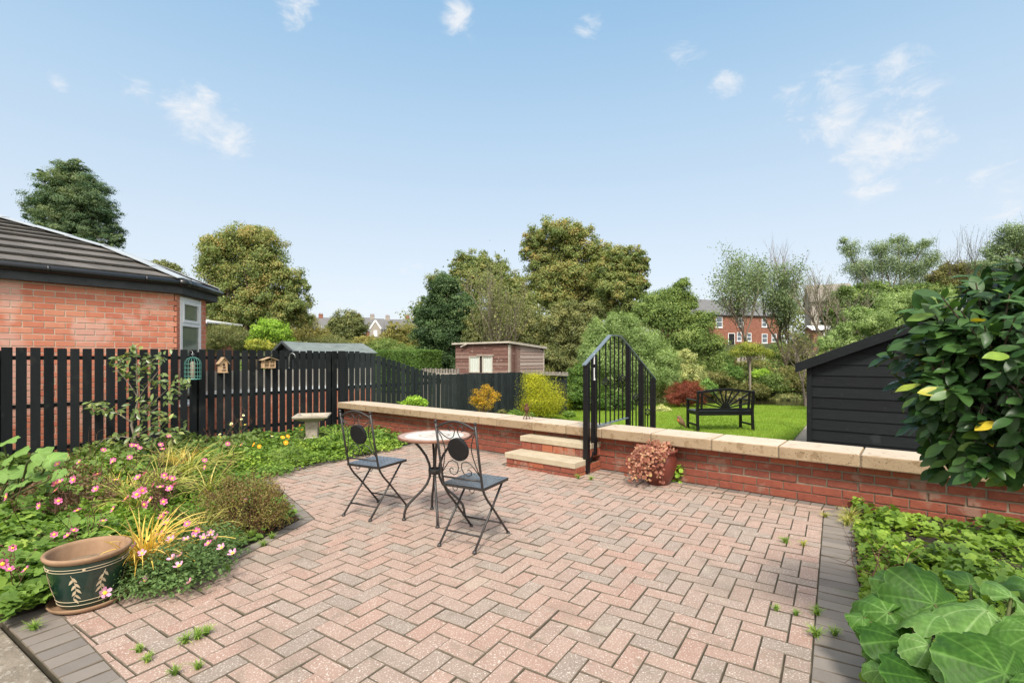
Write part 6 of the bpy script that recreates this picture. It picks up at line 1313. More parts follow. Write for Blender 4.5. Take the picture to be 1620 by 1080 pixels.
# camellia
def camellia():
    Y = 6.35; k = Y / F; P = lambda x, y, dy=0: A(x, y, Y + dy); root = thing('camellia_shrub', 'open leafy shrub with bent pale stem growing in front of the fence', 'shrub', (P(214, 725).x, Y, 0)); mb = MB()
    main = [P(214, 724), P(213, 690), (P(208, 672)), P(214, 652), P(219, 630), P(216, 600), P(216, 570), P(215, 548)]; mb.tube(main, [.02, .018, .015, .013, .010, .008, .006, .003], 8)
    brs = [[P(209, 668), P(190, 655), P(165, 648), P(142, 644)], [P(214, 652), P(235, 645), P(250, 635), P(262, 618), P(285, 600)], [P(219, 630), P(205, 605), P(195, 585), P(190, 570)], [P(219, 630), P(232, 610), P(245, 590), P(254, 565)], [P(213, 690), P(232, 680), P(250, 665), P(270, 655)], [P(213, 694), P(195, 690), P(175, 692), P(160, 705)], [P(212, 700), P(230, 700), P(255, 690), P(280, 682)], [P(216, 600), P(225, 585), P(235, 570)], [P(214, 652), P(228, 640), P(240, 655), P(262, 640)]]
    for q in brs: q = [p + Vector((0, U(-.15, .15) * i / 3, 0)) for i, p in enumerate(q)]; mb.tube(q, [.008, .006, .005, .003, .002][:len(q)], 6, False)
    mb.build('stem', M['barkpale'], root, True); Q = []; cl = [(640, 60), (590, 110), (565, 150), (600, 190), (690, 110), (730, 130), (765, 105), (640, 160), (690, 180), (580, 180), (640, 240), (660, 300), (705, 310), (740, 230), (770, 210), (800, 300), (830, 260), (850, 205), (870, 240), (720, 345), (745, 385), (800, 380), (690, 400), (650, 370), (560, 362), (500, 355), (450, 345), (428, 328), (740, 440), (780, 450), (830, 430), (850, 460), (650, 445), (500, 500), (560, 480), (600, 505), (640, 490), (700, 490), (540, 520), (590, 540), (740, 500), (480, 540), (660, 540), (620, 560), (800, 480), (820, 500), (550, 120), (620, 110), (520, 365), (475, 350)]
    for x, y in PXL(cl):
        for i in range(13): Q.append(A(x + random.gauss(0, 6), y + random.gauss(0, 4.5), Y + random.gauss(0, .10))[:])
    Q = np.array(Q); n = len(Q); T = rdir(n); T[:, 2] -= .25; scatter('leaves', LEAF, Q, frames(rdir(n) * .7 + np.array([0, -.4, .8]), T), RNG.uniform(.06, .10, n), np.clip(RNG.normal(.5, .25, n), 0, 1), leafm('leaf_camel', PAL['camel'], .2, .35, .5), root)
camellia()
# anemones: flowers placed where they nod above the bed, shared out among plants
AN = PXL([(645, 525), (762, 520), (800, 480), (490, 545), (537, 593), (615, 580), (377, 602), (462, 662), (350, 685), (285, 695), (267, 735), (278, 785), (188, 808), (455, 730), (368, 833), (490, 882), (540, 825), (350, 927), (322, 950), (257, 945), (35, 765), (62, 1008), (690, 655), (780, 665), (800, 680), (730, 710), (760, 722), (805, 728), (828, 708), (660, 740), (715, 783), (680, 805), (775, 790), (975, 625), (1080, 515), (1147, 520), (45, 1110), (125, 1110), (10, 1085), (625, 522)]) + [q_ for q_ in [(U(5, 340), U(700, 860)) for _ in range(34)] if not (q_[0] < 235 and q_[1] > 790)]
plants = [((95, 790), 'left of the strap leaved clumps'), ((165, 790), 'in the middle left of the bed'), ((215, 760), 'just in front of the open leafy shrub'), ((255, 790), 'among the strap leaves'), ((130, 860), 'right behind the green pot'), ((20, 930), 'at the lower left corner beside the green pot'), ((360, 735), 'towards the bird bath'), ((30, 830), 'at the far left edge of the bed')]
fl = {i: [] for i in range(len(plants))}
for x, y in AN:
    z = .50 if y < 805 else .28; p = G(x, y, z); i = min(range(len(plants)), key=lambda j: (plants[j][0][0] - x) ** 2 + (plants[j][0][1] - y - 55) ** 2); fl[i].append(p)
for i, ((x, y), lab) in enumerate(plants):
    if fl[i]: stemmed('anemone_plant', 'pink flowered anemone ' + lab, 'flowering plant', G(x, y, .05), fl[i], ANEM, 1.0, 'pink anemones in the left bed', (TRIF, 170, .075, 'bed', .24, .22), 'twig')
for i, (x, y, L_, n, lab, lean) in enumerate([(255, 790, .50, 90, 'green and yellow strap leaved clump in the middle of the bed', (.3, -.2)), (300, 762, .50, 90, 'tall yellowing strap leaved clump left of the brownish bush', (.2, 0)), (215, 812, .42, 70, 'strap leaved clump above the golden withered leaves', (-.2, -.1)), (330, 790, .38, 50, 'loose grassy clump touching the brownish bush', (0, 0)), (265, 740, .40, 60, 'strap leaved clump below the open leafy shrub', (0, 0)), (180, 800, .32, 50, 'short green strap clump behind the pink flowers', (0, 0)), (350, 745, .34, 50, 'yellow green strap clump beyond the brownish bush', (.1, 0))]):
    straps('daylily_clump', lab, G(x, y, .04), .12, L_, n, 'strap', 'strap leaved clumps in the bed', lean=lean)
straps('withered_clump', 'golden withered strap leaves flopped behind the green pot', G(228, 900, .04), .16, .40, 120, 'dry', None, 1.0, lean=(.35, -.1))
straps('straw_grass_clump', 'dry straw coloured grass in the middle of the left bed', G(195, 790, .04), .22, .34, 80, 'dry', None, .5)
straps('straw_grass_clump', 'pale dry grass between the strap leaved clumps and the fence', G(290, 742, .04), .25, .36, 80, 'dry', None, .45)
straps('straw_grass_clump', 'yellowed grass blades close to the brownish bush', G(320, 850, .04), .12, .30, 60, 'strap', None, .6)
carpet('bed_groundcover', 'brown withering foliage patch at the left of the flower bed', 'ground cover', polyw([(0, 830), (0, 775), (110, 765), (200, 775), (180, 815)]), 4200, LEAF, .02, .05, 'brown', .04, .24, tilt=1.2)
carpet('bed_groundcover', 'light green and yellow leaves mixed through the centre of the bed', 'ground cover', polyw([(120, 830), (160, 740), (380, 720), (330, 850), (240, 900)]), 5200, LEAF, .025, .06, 'bedy', .04, .22, tilt=1.0)
# brownish bush
def brown_bush():
    c = G(392, 852, .03); root = thing('abelia_bush', 'rounded brownish green twiggy bush at the corner of the bed', 'shrub', (c.x, c.y, .0)); Yc = c.y + .25; c = Vector((c.x - .03, Yc, 0)); bl = []
    for px, py, r in [(385, 800, 44), (350, 800, 34), (425, 805, 34), (365, 770, 30), (400, 768, 32), (430, 780, 24), (345, 830, 28), (395, 835, 38), (438, 820, 22), (372, 850, 28), (452, 800, 12), (330, 785, 16)]:
        Y = Yc + U(-.12, .12); bl.append((np.array(A(px, py, Y)[:]), r * Y / F, r * Y / F * 1.1, r * Y / F * .85))
    P, Nn, Rn, CC = crown_pts(bl, 15000, .36, .9, .4, 14, .55); m = P[:, 2] > .02; P, Nn, Rn = P[m], Nn[m], Rn[m]; Rn = np.clip(Rn + (P[:, 2] < .25) * .22, 0, .99); scatter('foliage', DIAM, P, frames(Nn), RNG.uniform(.009, .02, len(P)), Rn, LM('abel'), root); mb = MB()
    for cc in CC:
        for q in cc[1][:12]: b = Vector((c.x + U(-.1, .1), c.y + U(-.1, .1), 0)); e = Vector(q); e = e + (e - b).normalized() * .05; mb.tube(bent(b, e, 4, .04), [.005, .004, .003, .002, .001], 4, False)
    mb.build('twigs', M['twig'], root)
brown_bush()
# mallow
MF = PXL([(790, 890), (760, 945), (812, 970), (883, 970), (918, 955), (965, 960), (1000, 935), (1030, 960), (675, 1035), (820, 1060), (853, 1048), (1105, 1035), (1052, 1008), (1170, 785), (850, 1095), (900, 1173), (692, 1165), (497, 1222), (640, 1000)])
cs = [(G(285, 915, .04), 'mallow with pale pink flowers spilling over the paving edge right of the pot', lambda x: x < 300), (G(325, 880, .04), 'second pale pink mallow nearer the brownish bush', lambda x: x >= 300)]
for c, lab, f in cs:
    stemmed('mallow_plant', lab, 'flowering plant', c, [G(x, y, .24 if y < 905 else .10) for x, y in MF if f(x)], MALL, 1.0, 'pale pink mallows at the bed edge', (DIAM, 2600, .024, 'mallow', .27, .23), 'greenstem', 2)
mound('mallow_foliage_clump', 'ferny grey green foliage at the paving edge touching the pot saucer', 'plant', G(225, 925, .03), .20, .17, 1800, DIAM, .024, 'mallow', asp=.5)
# far part of the bed
for i, (x, y, r, h, n, s, pal, tm, lab) in enumerate([
    (335, 735, .26, .20, 900, .035, 'bed', ROUND, 'low leafy clump left of the dead stalks'), (395, 735, .30, .22, 1300, .026, 'bedy', ROUND, 'bright yellow green mound between the brownish bush and the fence'), (452, 728, .30, .24, 2600, .016, 'mid', DIAM, 'dark fine leaved mound left of the bird bath'),
    (500, 712, .32, .22, 1100, .03, 'bedy', ROUND, 'yellow green leafy clump in front of the bird bath'), (430, 745, .25, .14, 900, .02, 'bed', ROUND, 'low clump at the corner of the paving'), (545, 702, .30, .24, 700, .05, 'bed', LEAF, 'coarse leaved clump behind the left chair'), (600, 697, .28, .20, 500, .055, 'bed', LEAF, 'leafy clump against the wall left of the table'), (570, 712, .22, .14, 700, .026, 'bedy', ROUND, 'small light green clump under the left chair back'), (632, 697, .2, .12, 300, .045, 'bed', LEAF, 'last small clump beside the table top'),
    (300, 722, .3, .25, 800, .035, 'mid', ROUND, 'dark leafy clump at the foot of the fence'), (110, 770, .35, .25, 900, .045, 'mid', ROUND, 'dark leafy clump beside the hollyhock'), (60, 815, .30, .14, 800, .022, 'brown', DIAM, 'brown dying clump at the left edge'), (60, 900, .28, .16, 260, .06, 'bed', TRIF, 'leafy clump left of the pot'), (160, 850, .26, .16, 260, .055, 'bed', TRIF, 'leafy clump just behind the pot rim'), (20, 860, .28, .15, 240, .055, 'bed', TRIF, 'leafy clump at the picture edge left of the pot'), (300, 830, .24, .18, 900, .02, 'bed', ROUND, 'low fine clump between strap leaves and brownish bush')]):
    mound('perennial_clump', lab, 'plant', G(x, y, .05), r, h, n, tm, s, pal, 'leafy clumps in the left bed')
straps('iris_clump', 'upright green strap leaves right of the bird bath', G(530, 700, .04), .10, .30, 70, 'bed', None, 1.3)
stemmed('marigold_plant', 'orange marigolds beside the bird bath', 'flowering plant', G(468, 712, .04), [G(x, y, .22) for x, y in [(447, 692), (455, 690), (475, 673), (483, 671), (488, 676), (452, 700), (478, 680)]], CAL, 1.3, None, (LEAF, 260, .045, 'bed', .2, .16))
stemmed('marigold_plant', 'single orange marigold near the dead stalks', 'flowering plant', G(404, 722, .04), [G(402, 703, .2), G(410, 706, .18)], CAL, 1.2, None, (LEAF, 160, .04, 'bed', .16, .14))
stemmed('daisy_plant', 'white daisies on thin stalks against the fence', 'flowering plant', G(378, 715, .04), [A(x, y, 7.1) for x, y in [(366, 670), (385, 657), (388, 672), (382, 663), (348, 687), (350, 691), (364, 672), (430, 690)]], DAIS, 1.3, None, (LEAF, 120, .03, 'bed', .2, .2))
def stalks(label, c, tips, name='dead_stalks', mat='twig', r=.0025):
    root = thing(name, label, 'dead plant', (c.x, c.y, .02)); mb = MB()
    for p in tips:
        pts = bent((c.x + U(-.1, .1), c.y + U(-.1, .1), .02), p, 4, .05); mb.tube(pts, [r * 1.5, r * 1.3, r, r * .8, r * .5], 5, False)
        for i in range(4): t = random.choice(pts[2:]); mb.tube([t, t + Vector((U(-.09, .09), U(-.06, .06), U(.02, .12)))], [r * .6, r * .3], 4, False)
    mb.build('stalks', M[mat], root)
stalks('dry brown stalks left of the open leafy shrub', G(130, 745, .03), [A(x, y, 5.6) for x, y in [(125, 700), (140, 688), (155, 683), (120, 715), (165, 690), (100, 725)]])
stalks('thin dead stalks leaning on the fence right of the leafy shrub', G(330, 722, .03), [A(x, y, 7.3) for x, y in [(305, 685), (318, 690), (330, 676), (388, 650), (415, 685), (340, 695), (322, 700), (398, 668)]])
stalks('long thin dark stems arching over the strap leaves', G(215, 800, .03), [G(x, y, .52) for x, y in [(150, 715), (275, 700), (300, 715), (190, 720), (240, 705), (330, 690), (350, 740)]], 'dark_stems')
stalks('short brown cut stems at the left edge of the bed', G(60, 810, .03), [G(x, y, .22) for x, y in [(30, 780), (50, 775), (70, 778), (90, 782), (20, 790), (100, 790), (60, 765), (40, 800)]], 'cut_stems')
# ---------------------------------------------------------------- right bed
rb = [p for p in RB]
carpet('bed_groundcover', 'bright yellow green leafy groundcover filling the right bed', 'ground cover', RB, 9500, TRIF, .035, .07, 'bedy', .02, .10, vfun=lambda X, Y: -.03 + .16 * np.sin(X * 9) * np.cos(Y * 7), tilt=.8, sh=lambda X, Y: .05 * (np.sin(X * 7 + Y * 5) > .2))
carpet('bed_groundcover', 'small pale leaves between the larger ones in the right bed', 'ground cover', polyw([(1352, 825), (1640, 870), (1900, 950), (1420, 1085), (1368, 960)]), 4200, ROUND, .018, .034, 'bedy', .02, .05, tilt=.5)
carpet('leaf_litter', 'dry brown leaf litter at the edge of the right bed', 'leaf litter', polyw([(1352, 835), (1450, 850), (1480, 900), (1390, 1080), (1365, 930)]), 1800, ROUND, .015, .03, 'brown', .012, .025, tilt=.4)
mound('perennial_clump', 'lobed leaf clump against the wall base at the far right', 'plant', G(1590, 850, .05), .16, .2, 60, TRIF, .10, 'bedy', 'leafy clumps in the right bed', bias=-.1)
mound('perennial_clump', 'bushier leafy clump in the wall corner of the right bed', 'plant', G(1400, 828, .05), .16, .14, 130, TRIF, .055, 'bedy', 'leafy clumps in the right bed', bias=-.08)
mound('perennial_clump', 'loose leafy clump in the middle of the right bed', 'plant', G(1510, 890, .05), .22, .15, 190, TRIF, .06, 'bedy', 'leafy clumps in the right bed', bias=-.05)
stalks('bare red brown cut stems in the right bed', G(1392, 925, .02), [G(x, y, .16) for x, y in [(1346, 858), (1378, 862), (1402, 858), (1336, 890), (1456, 862), (1408, 890)]], 'cut_stems')
L = []
for px, py, r, Y, nrm, yaw, kw in [
    (1478, 955, 74, 2.00, (-.15, -.80, .62), 1.9, dict(val=.28, cup=.05, wav=.07, droop=.1, fold=.12)), (1405, 968, 62, 2.02, (-.55, -.5, .8), 2.7, dict(val=.42, wav=.12, droop=.45, fold=.3)), (1490, 972, 66, 1.90, (.0, .15, 1), 3.0, dict(val=.60, wav=.09, droop=.4, fold=.1)),
    (1560, 965, 74, 1.86, (.15, -.30, 1), -2.6, dict(val=.62, wav=.09, droop=.45, fold=.25)), (1430, 1012, 70, 1.93, (-.1, -.5, .9), 3.2, dict(val=.20, wav=.07, droop=.15, fold=.12)), (1470, 1020, 44, 1.80, (-.1, -.6, .8), -2.4, dict(val=.62, wav=.12, droop=.3)),
    (1470, 1075, 74, 1.74, (-.1, -.5, .9), 2.9, dict(val=.14, wav=.06, droop=.1, fold=.1)), (1590, 1065, 96, 1.62, (-.2, -.62, .8), 2.6, dict(val=.26, wav=.06, droop=.1, fold=.16)), (1640, 1000, 70, 1.72, (.0, -.5, .9), -2.2, dict(val=.45, wav=.1, droop=.3)), (1365, 975, 26, 2.04, (-.3, -.4, 1), 2.8, dict(val=.4, wav=.16, droop=.3)), (1530, 1010, 50, 1.88, (0, -.6, .7), -1.6, dict(val=.30, wav=.08, droop=.3)), (1660, 1090, 70, 1.52, (.1, -.3, 1), -1.9, dict(val=.35, wav=.08, droop=.3)), (1640, 935, 46, 1.98, (.0, -.4, 1), 1.4, dict(val=.5, wav=.1, droop=.3)), (1385, 1030, 20, 2.0, (-.3, -.5, .9), 2.2, dict(val=.5, wav=.12, droop=.3)), (1420, 925, 38, 2.1, (-.4, -.6, .7), 2.3, dict(val=.55, wav=.12, droop=.3)), (1535, 925, 40, 2.1, (.2, -.6, .8), 1.2, dict(val=.45, wav=.12, droop=.3)), (1395, 1060, 30, 1.85, (-.5, -.5, .8), 2.9, dict(val=.6, wav=.15, droop=.4)), (1520, 1075, 40, 1.7, (.1, -.7, .7), 1.9, dict(val=.65, wav=.12, droop=.3)), (1600, 945, 46, 1.92, (.2, -.5, .9), 1.0, dict(val=.6, wav=.14, droop=.3))]:
    kw['fold'] = kw.get('fold', .22) * 1.5 + .1; kw['wav'] *= 1.7; L.append((A(px, py, Y), r * Y / F * .84, nrm, yaw, kw))
big_leaf_plant('rhubarb_plant', 'large crinkled green leaves sprawling over the lower right corner', Vector((A(1560, 1100, 1.8).x, 1.8, 0)), L)
p = G(1370, 985, .10); V, Fs, Rv = bigleaf_mesh(.034, 5, .3, .3, .9, 24, 4, -.2, 5); root = thing('fallen_leaf', 'small shrivelled pale leaf resting on the big green leaves', 'leaf', p); nmesh('leaf_blade', V + np.array(p[:]), Fs, Rv, LM('varieg'), root, True)
# trailing copper plant in the red pot, and weeds
def copper():
    c = RP + Vector((0, 0, .33)); root = thing('trailing_plant', 'coppery pink trailing plant tumbling out of the dark red pot', 'plant', c); P = []; mb = MB()
    for i in range(70):
        a = U(0, 6.28); r = U(.0, .15); e = c + Vector((math.cos(a) * r, math.sin(a) * r, U(.0, .10) - r * .15)); P += [(e + Vector((U(-.02, .02), U(-.02, .02), U(-.02, .02))))[:] for _ in range(5)]; mb.tube([c, e], .0015, 4, False)
    for i in range(40):
        a = random.gauss(3.75, .42) if i > 8 else U(0, 6.28); l = U(.10, .30) if i > 8 else .07; p = c + Vector((math.cos(a) * .1, math.sin(a) * .1, .02)); side = Vector((math.cos(a), math.sin(a), 0)); pts = [p]; far = 3.4 < a < 4.1 and random.random() < .6; ext = U(.015, .04)
        for t in range(1, 9): u = t / 8; pts.append(p + side * (min(1, u * 2.2) * .10 + ext * u + (.14 * u * u if far else 0)) + UP * (.03 * math.sin(u * 3) - l * max(0, u - .3) * 1.35))
        mb.tube(pts, .0016, 4, False)
        for q in pts[1:]: P += [(q + Vector((U(-.014, .014), U(-.014, .014), U(-.012, .012))))[:] for _ in range(3)]
    P = np.array(P); P = P[P[:, 2] > .01]; n = len(P); scatter('foliage', ROUND, P, frames(rdir(n) * .7 + np.array([-.2, -.6, .5])), RNG.uniform(.018, .04, n), np.clip(RNG.normal(.45, .25, n), 0, 1), LM('copper'), root); mb.build('stems', M['twig'], root)
copper()
p = G(1076, 762, 0); mound('weed_clump', 'fresh green weed at the wall foot right of the red pot', 'weed', Vector((p.x + .0, p.y + .0, 0)), .06, .2, 26, ROUND, .06, 'bright', z=.0, stems=4)
weeds = [(1190, 390, 'grass tuft at the paving edge below the brownish bush', 1.5), (1130, 430, 'grass tuft left of the one below the brownish bush', 1.6), (1080, 545, 'lone tuft in the joint near the pale pink mallow', 1), (1250, 430, 'flat grass tuft in a joint right of the bush tufts', 1), (1290, 395, 'grass tuft near the dark corner pavers', 1), (660, 935, 'small leafy tuft in the paving right of the green pot', .8), (700, 980, 'tuft beside the small leafy one in the paving', .9), (880, 892, 'long line of grass in a paving joint', 1.1), (940, 870, 'grass at the middle of the long joint line', 1.1), (980, 850, 'right end of the long grassy joint', 1), (830, 1040, 'tuft near the bottom edge of the picture', .9), (940, 1015, 'second tuft near the bottom edge, farther right', .8), (160, 830, 'broad leaved weed on the dark pavers in the corner', 1.2)]
W2 = [(x / 3, 720 + y / 3, l, s) for x, y, l, s in weeds] + [(x / 3.856 + 1080, 800 + y / 3.856, l, s) for x, y, l, s in [(627, 228, 'grass tuft near the far right of the pink paving', 1.3), (735, 243, 'flat dry tuft right of the green one near the wall', 1), (820, 665, 'round grass tuft against the grey border', 1.1), (815, 800, 'bigger grass tuft lower down the grey border', 1.3), (570, 635, 'thin green growth in a joint left of the border', .7), (690, 668, 'small growth in the joint beside the border tufts', .7), (925, 790, 'grass across the grey border blocks', 1), (1000, 120, 'dry straw coloured grass where border meets the wall', 2.4), (870, 70, 'dry flat grass at the top end of the grey border', 1.2)]] + [(915, 757, 'green weed below the front corner of the steps', 1.2), (935, 759, 'second green weed below the steps near the railing post', 1.2), (1345, 822, 'tall wispy dry grass in the wall corner', 2.6), (975, 741, 'small weed in the wall joint between steps and red pot', .8)]
for x, y, lab, s in W2:
    c = G(x, y, 0); dry = 'dry' in lab; rt = straps('grass_tuft', lab, c, .03, .055 * s, int(46 * s), 'bed' if not dry else 'strap', 'grass tufts growing in the paving joints', .34, z=.0, cat='weed')
# ================================================================ FAR BUILDINGS
def gable_house(name, label, o, d, W, Dp, z0, ze, zr, wall, roof, wins=(), doors=(), chim=(), group=None, hip=.0):
    """o: left front corner, d: along the front (unit), front faces -n; wins: (x0,x1,za,zb) relative to z0"""
    n = Vector((-d.y, d.x, 0)); root = thing(name, label, 'house', (o.x, o.y, z0), group); o = Vector((o.x, o.y, 0))
    mb = MB(); mb.boxo(o + UP * (z0 - 1), d * W, n * Dp, UP * (ze - z0 + 1)); 
    if not hip: mb.slab([o + UP * ze, o + n * Dp + UP * ze, o + n * Dp / 2 + UP * zr], d * W)
    mb.build('wall', wall, root)
    e = .25; mb = MB()
    r0, r1 = o + d * (hip - (0 if hip else e)) + n * Dp / 2 + UP * (zr + .1), o + d * (W - hip + (0 if hip else e)) + n * Dp / 2 + UP * (zr + .1)
    f0, f1 = o - d * e - n * e + UP * (ze - .05), o + d * (W + e) - n * e + UP * (ze - .05); b0, b1 = o - d * e + n * (Dp + e) + UP * (ze - .05), o + d * (W + e) + n * (Dp + e) + UP * (ze - .05)
    mb.slab([f0, f1, r1, r0], UP * .12); mb.slab([b1, b0, r0, r1], UP * .12)
    if hip: mb.slab([b0, f0, r0], UP * .12); mb.slab([f1, b1, r1], UP * .12)
    rf = mb.build('roof', roof, root)
    mb = MB(); mb.boxo(f0 - n * .05 - UP * .1, (f1 - f0), n * .1, UP * .14); mb.build('gutter', M['gutter'], root)
    for x, w, h in chim:
        mb = MB(); mb.boxo(o + d * x + n * (Dp / 2 - .35) + UP * (zr - .5), d * w, n * .7, UP * (h + .5)); mb.boxo(o + d * (x - .07) + n * (Dp / 2 - .42) + UP * (zr + h), d * (w + .14), n * .84, UP * .12); c_ = mb.build('chimney', wall, rf)
        mb = MB()
        for i in range(int(w / .45)): mb.lathe([(.13, 0), (.11, .4), (.13, .42)], o + d * (x + .25 + i * .45) + n * Dp / 2 + UP * (zr + h + .12), 10)
        mb.build('chimney_pot', M['farbrick'], c_)
    for x0, x1, za, zb in wins:
        mb = MB(); w = .09; q = o - n * .06 + UP * z0
        for (a, b, c_, dd) in ((x0, x0 + w, za, zb), (x1 - w, x1, za, zb), (x0 + w, x1 - w, za, za + w), (x0 + w, x1 - w, zb - w, zb), (x0 + w, x1 - w, (za + zb) / 2 - w / 2, (za + zb) / 2 + w / 2)): mb.boxo(q + d * a + UP * c_, d * (b - a), n * .08, UP * (dd - c_))
        mb.boxo(q + d * (x0 - .08) + UP * (za - .12) - n * .04, d * (x1 - x0 + .16), n * .14, UP * .115); f = mb.build('window_frame', M['white'], root)
        mb = MB(); mb.boxo(q + d * (x0 + .05) + UP * (za + .05) + n * .03, d * (x1 - x0 - .1), n * .02, UP * (zb - za - .1)); mb.build('glass_pane', M['farglass'], f)
    for x0, x1, zb in doors:
        mb = MB(); q = o - n * .06 + UP * z0; w = .1; mb.boxo(q + d * (x0 - w), d * w, n * .1, UP * (zb + w)); mb.boxo(q + d * x1, d * w, n * .1, UP * (zb + w)); mb.boxo(q + d * x0 + UP * zb, d * (x1 - x0), n * .1, UP * w); f = mb.build('door_frame', M['white'], root)
        mb = MB(); mb.boxo(q + d * x0 + n * .02, d * (x1 - x0), n * .04, UP * zb); mb.build('door', M['blackdoor'], f)
    return root
Yr = 84.0; a = A(1088, 547, Yr); b = A(1232, 547, Yr + 4); d = (b - a); d.z = 0; W = d.length; d.normalize(); k = Yr / F
z0 = a.z; xw = lambda px: (px - 1088) / (1232 - 1088) * W
gable_house('red_brick_house', 'distant red brick house with slate roof and white sash windows across the stream', a, d, W, 8.5, z0, z0 + 5.3, z0 + 8.2, M['farbrick'], M['farslate'],
            wins=[(xw(1131), xw(1141), 3.2, 5.0), (xw(1164), xw(1171), .9, 2.4), (xw(1180), xw(1187), .9, 2.3), (xw(1204), xw(1213), .6, 2.2), (xw(1166), xw(1174), 3.4, 4.9), (xw(1220), xw(1228), .8, 2.2), (xw(1204), xw(1212), 3.4, 4.9), (xw(1098), xw(1106), 3.2, 5.0)],
            doors=[(xw(1151), xw(1160), 2.15)], chim=[(xw(1104), 1.5, .75), (xw(1190), 1.5, .9)])
Yg = 66.0; a = A(1283, 545, Yg + 2); b = A(1350, 545, Yg); d = b - a; d.z = 0; W = d.length; d.normalize(); z0 = a.z - .5
gable_house('stone_house', 'grey stone house half hidden by bare branches above the black shed', a, d, W, 7, z0, z0 + 6.3, z0 + 8.8, M['greyrender'], M['greytimber'], wins=[(1.0, 2.2, 3.6, 5.2)], chim=[])
a = A(1287, 547, 60); b = A(1322, 547, 59.5); d = b - a; d.z = 0; W = d.length; d.normalize()
gable_house('brick_extension', 'low brick extension with wide white window in front of the grey house', a, d, W, 3, a.z - .6, a.z + 1.9, a.z + 2.3, M['farbrick'], M['white'], wins=[(W * .45, W * .95, 1.2, 2.3)])
# terrace on the hill far behind
for i, (px0, px1, py, yt, Y, lab, wl) in enumerate([(561, 584, 528, 507, 165, 'far terrace house with chimneys left of the gabled one on the hill', 'farbrick'), (584, 606, 530, 509, 160, 'far gabled house with pale bay windows on the wooded hill', 'greyrender'), (607, 640, 530, 510, 168, 'far row house with long slate roof right of the gabled one', 'greyrender'), (640, 668, 530, 509, 175, 'rightmost far hillside house beside the dark evergreen tree', 'farbrick'), (500, 524, 524, 507, 170, 'small far roof with chimney showing above the yellow willow tree', 'farbrick')]):
    a = A(px0, py, Y); b = A(px1, py, Y + 1); d = b - a; d.z = 0; W = d.length; d.normalize(); zt = A(px0, yt, Y).z; hh = zt - a.z
    gable_house('terrace_house', lab, a, d, W, 9, a.z - 4, a.z + hh * .25, zt + 1.2, M[wl], M['farslate'], wins=[(W * .15, W * .38, 4.3, 5.9), (W * .55, W * .8, 4.3, 5.9), (W * .15, W * .38, 1.4, 3.2)] , chim=[(W * .02, 1.4, 1.2)], group='terraced houses on the far hill')
a = A(585, 520, 158.5); b = A(603, 520, 158.5); d = b - a; d.z = 0; n = Vector((-d.y, d.x, 0)).normalized(); root = thing('gabled_bay', 'white trimmed gable front on the far terrace, left of the long slate roof', 'house gable', a); mb = MB(); m = (a + b) / 2
mb.slab([a - UP * 6, b - UP * 6, b, m + UP * 2.6, a], n * 3); mb.build('gable_wall', M['greyrender'], root); mb = MB(); mb.bar(a - n * .1, m + UP * 2.7 - n * .1, .2, .45); mb.bar(b - n * .1, m + UP * 2.7 - n * .1, .2, .45); mb.build('barge_board', M['white'], root)
mb = MB(); mb.boxo(m - d * .15 - n * .1 - UP * 2.4, d * .3, n * .1, UP * 1.9); mb.build('window', M['white'], root); mb = MB(); mb.boxo(m - d * .25 - n * .1 - UP * 5.5, d * .5, n * .1, UP * 1.9); mb.build('window', M['white'], root)
# white-fasciaed flat garage roof behind the brick house
a = A(326, 548, 24); b = A(372, 548, 26); d = b - a; d.z = 0; W = d.length; d.normalize()
gable_house('garage', 'low brick garage with white fascia between the house and the large tree', a, d, W, 4, LAWN, A(326, 511, 24).z, A(326, 511, 24).z + .15, M['farbrick'], M['white'], wins=[])
# fence and wall on the far bank
def bank_items():
    a = A(1168, 583, 44); b = A(1213, 566, 52); root = thing('timber_fence', 'brown timber rail fence climbing the far bank below the red brick house', 'fence', (a.x, a.y, a.z - .3)); n = 9; mb = MB()
    ta, tb = A(1168, 566, 44), A(1213, 557, 52)
    for i in range(n + 1):
        t = i / n; q = a.lerp(b, t); w = ta.lerp(tb, t); m2 = MB(); m2.box((q.x, q.y, (q.z + w.z) / 2 - .2), .22, .12, w.z - q.z + .4); m2.build('post', M['paletimber'], root)
    for f in (.30, .62, .92): mb.bar(a.lerp(ta, f), b.lerp(tb, f), .08, .14)
    mb.build('rail', M['greytimber'], root); mb = MB(); mb.slab([a + Vector((0, .12, 0)), b + Vector((0, .12, 0)), tb + Vector((0, .12, -.15)), ta + Vector((0, .12, -.15))], (0, .05, 0)); mb.build('infill_panel', M['barkpale'], root)
    a = A(1100, 566, 44); b = A(1166, 570, 43); root = thing('stone_wall', 'old dark red stone garden wall along the far bank', 'wall', (a.x, a.y, a.z - .8)); d = b - a; d.z = 0; L = d.length; d.normalize(); nn = Vector((d.y, -d.x, 0)); mb = MB(); o = Vector((a.x, a.y, a.z - 1.0))
    mb.boxo(o, d * L, -nn * .3, UP * .98); mb.build('mortar_core', M['mortar'], root); mb = MB(); bricks(mb, o, d, nn, L, 6, .17, .42, rough=.02, depth=.05, joint=.03, edge=.02); mb.build('stonework', M['farbrick'], root); mb = MB(); mb.boxo(o + nn * .08 + UP * .99, d * L, -nn * .45, UP * .09); mb.build('coping', M['greytimber'], root)
    mb = MB(); P = [A(1200, 582, 46), A(1240, 582, 46), A(1222, 560, 60), A(1214, 560, 60)]; root = mb.slab([p + UP * .02 for p in P], UP * .1); o = mb.build('bank_path', M['gravel']); tag(o, kind='structure')
bank_items()
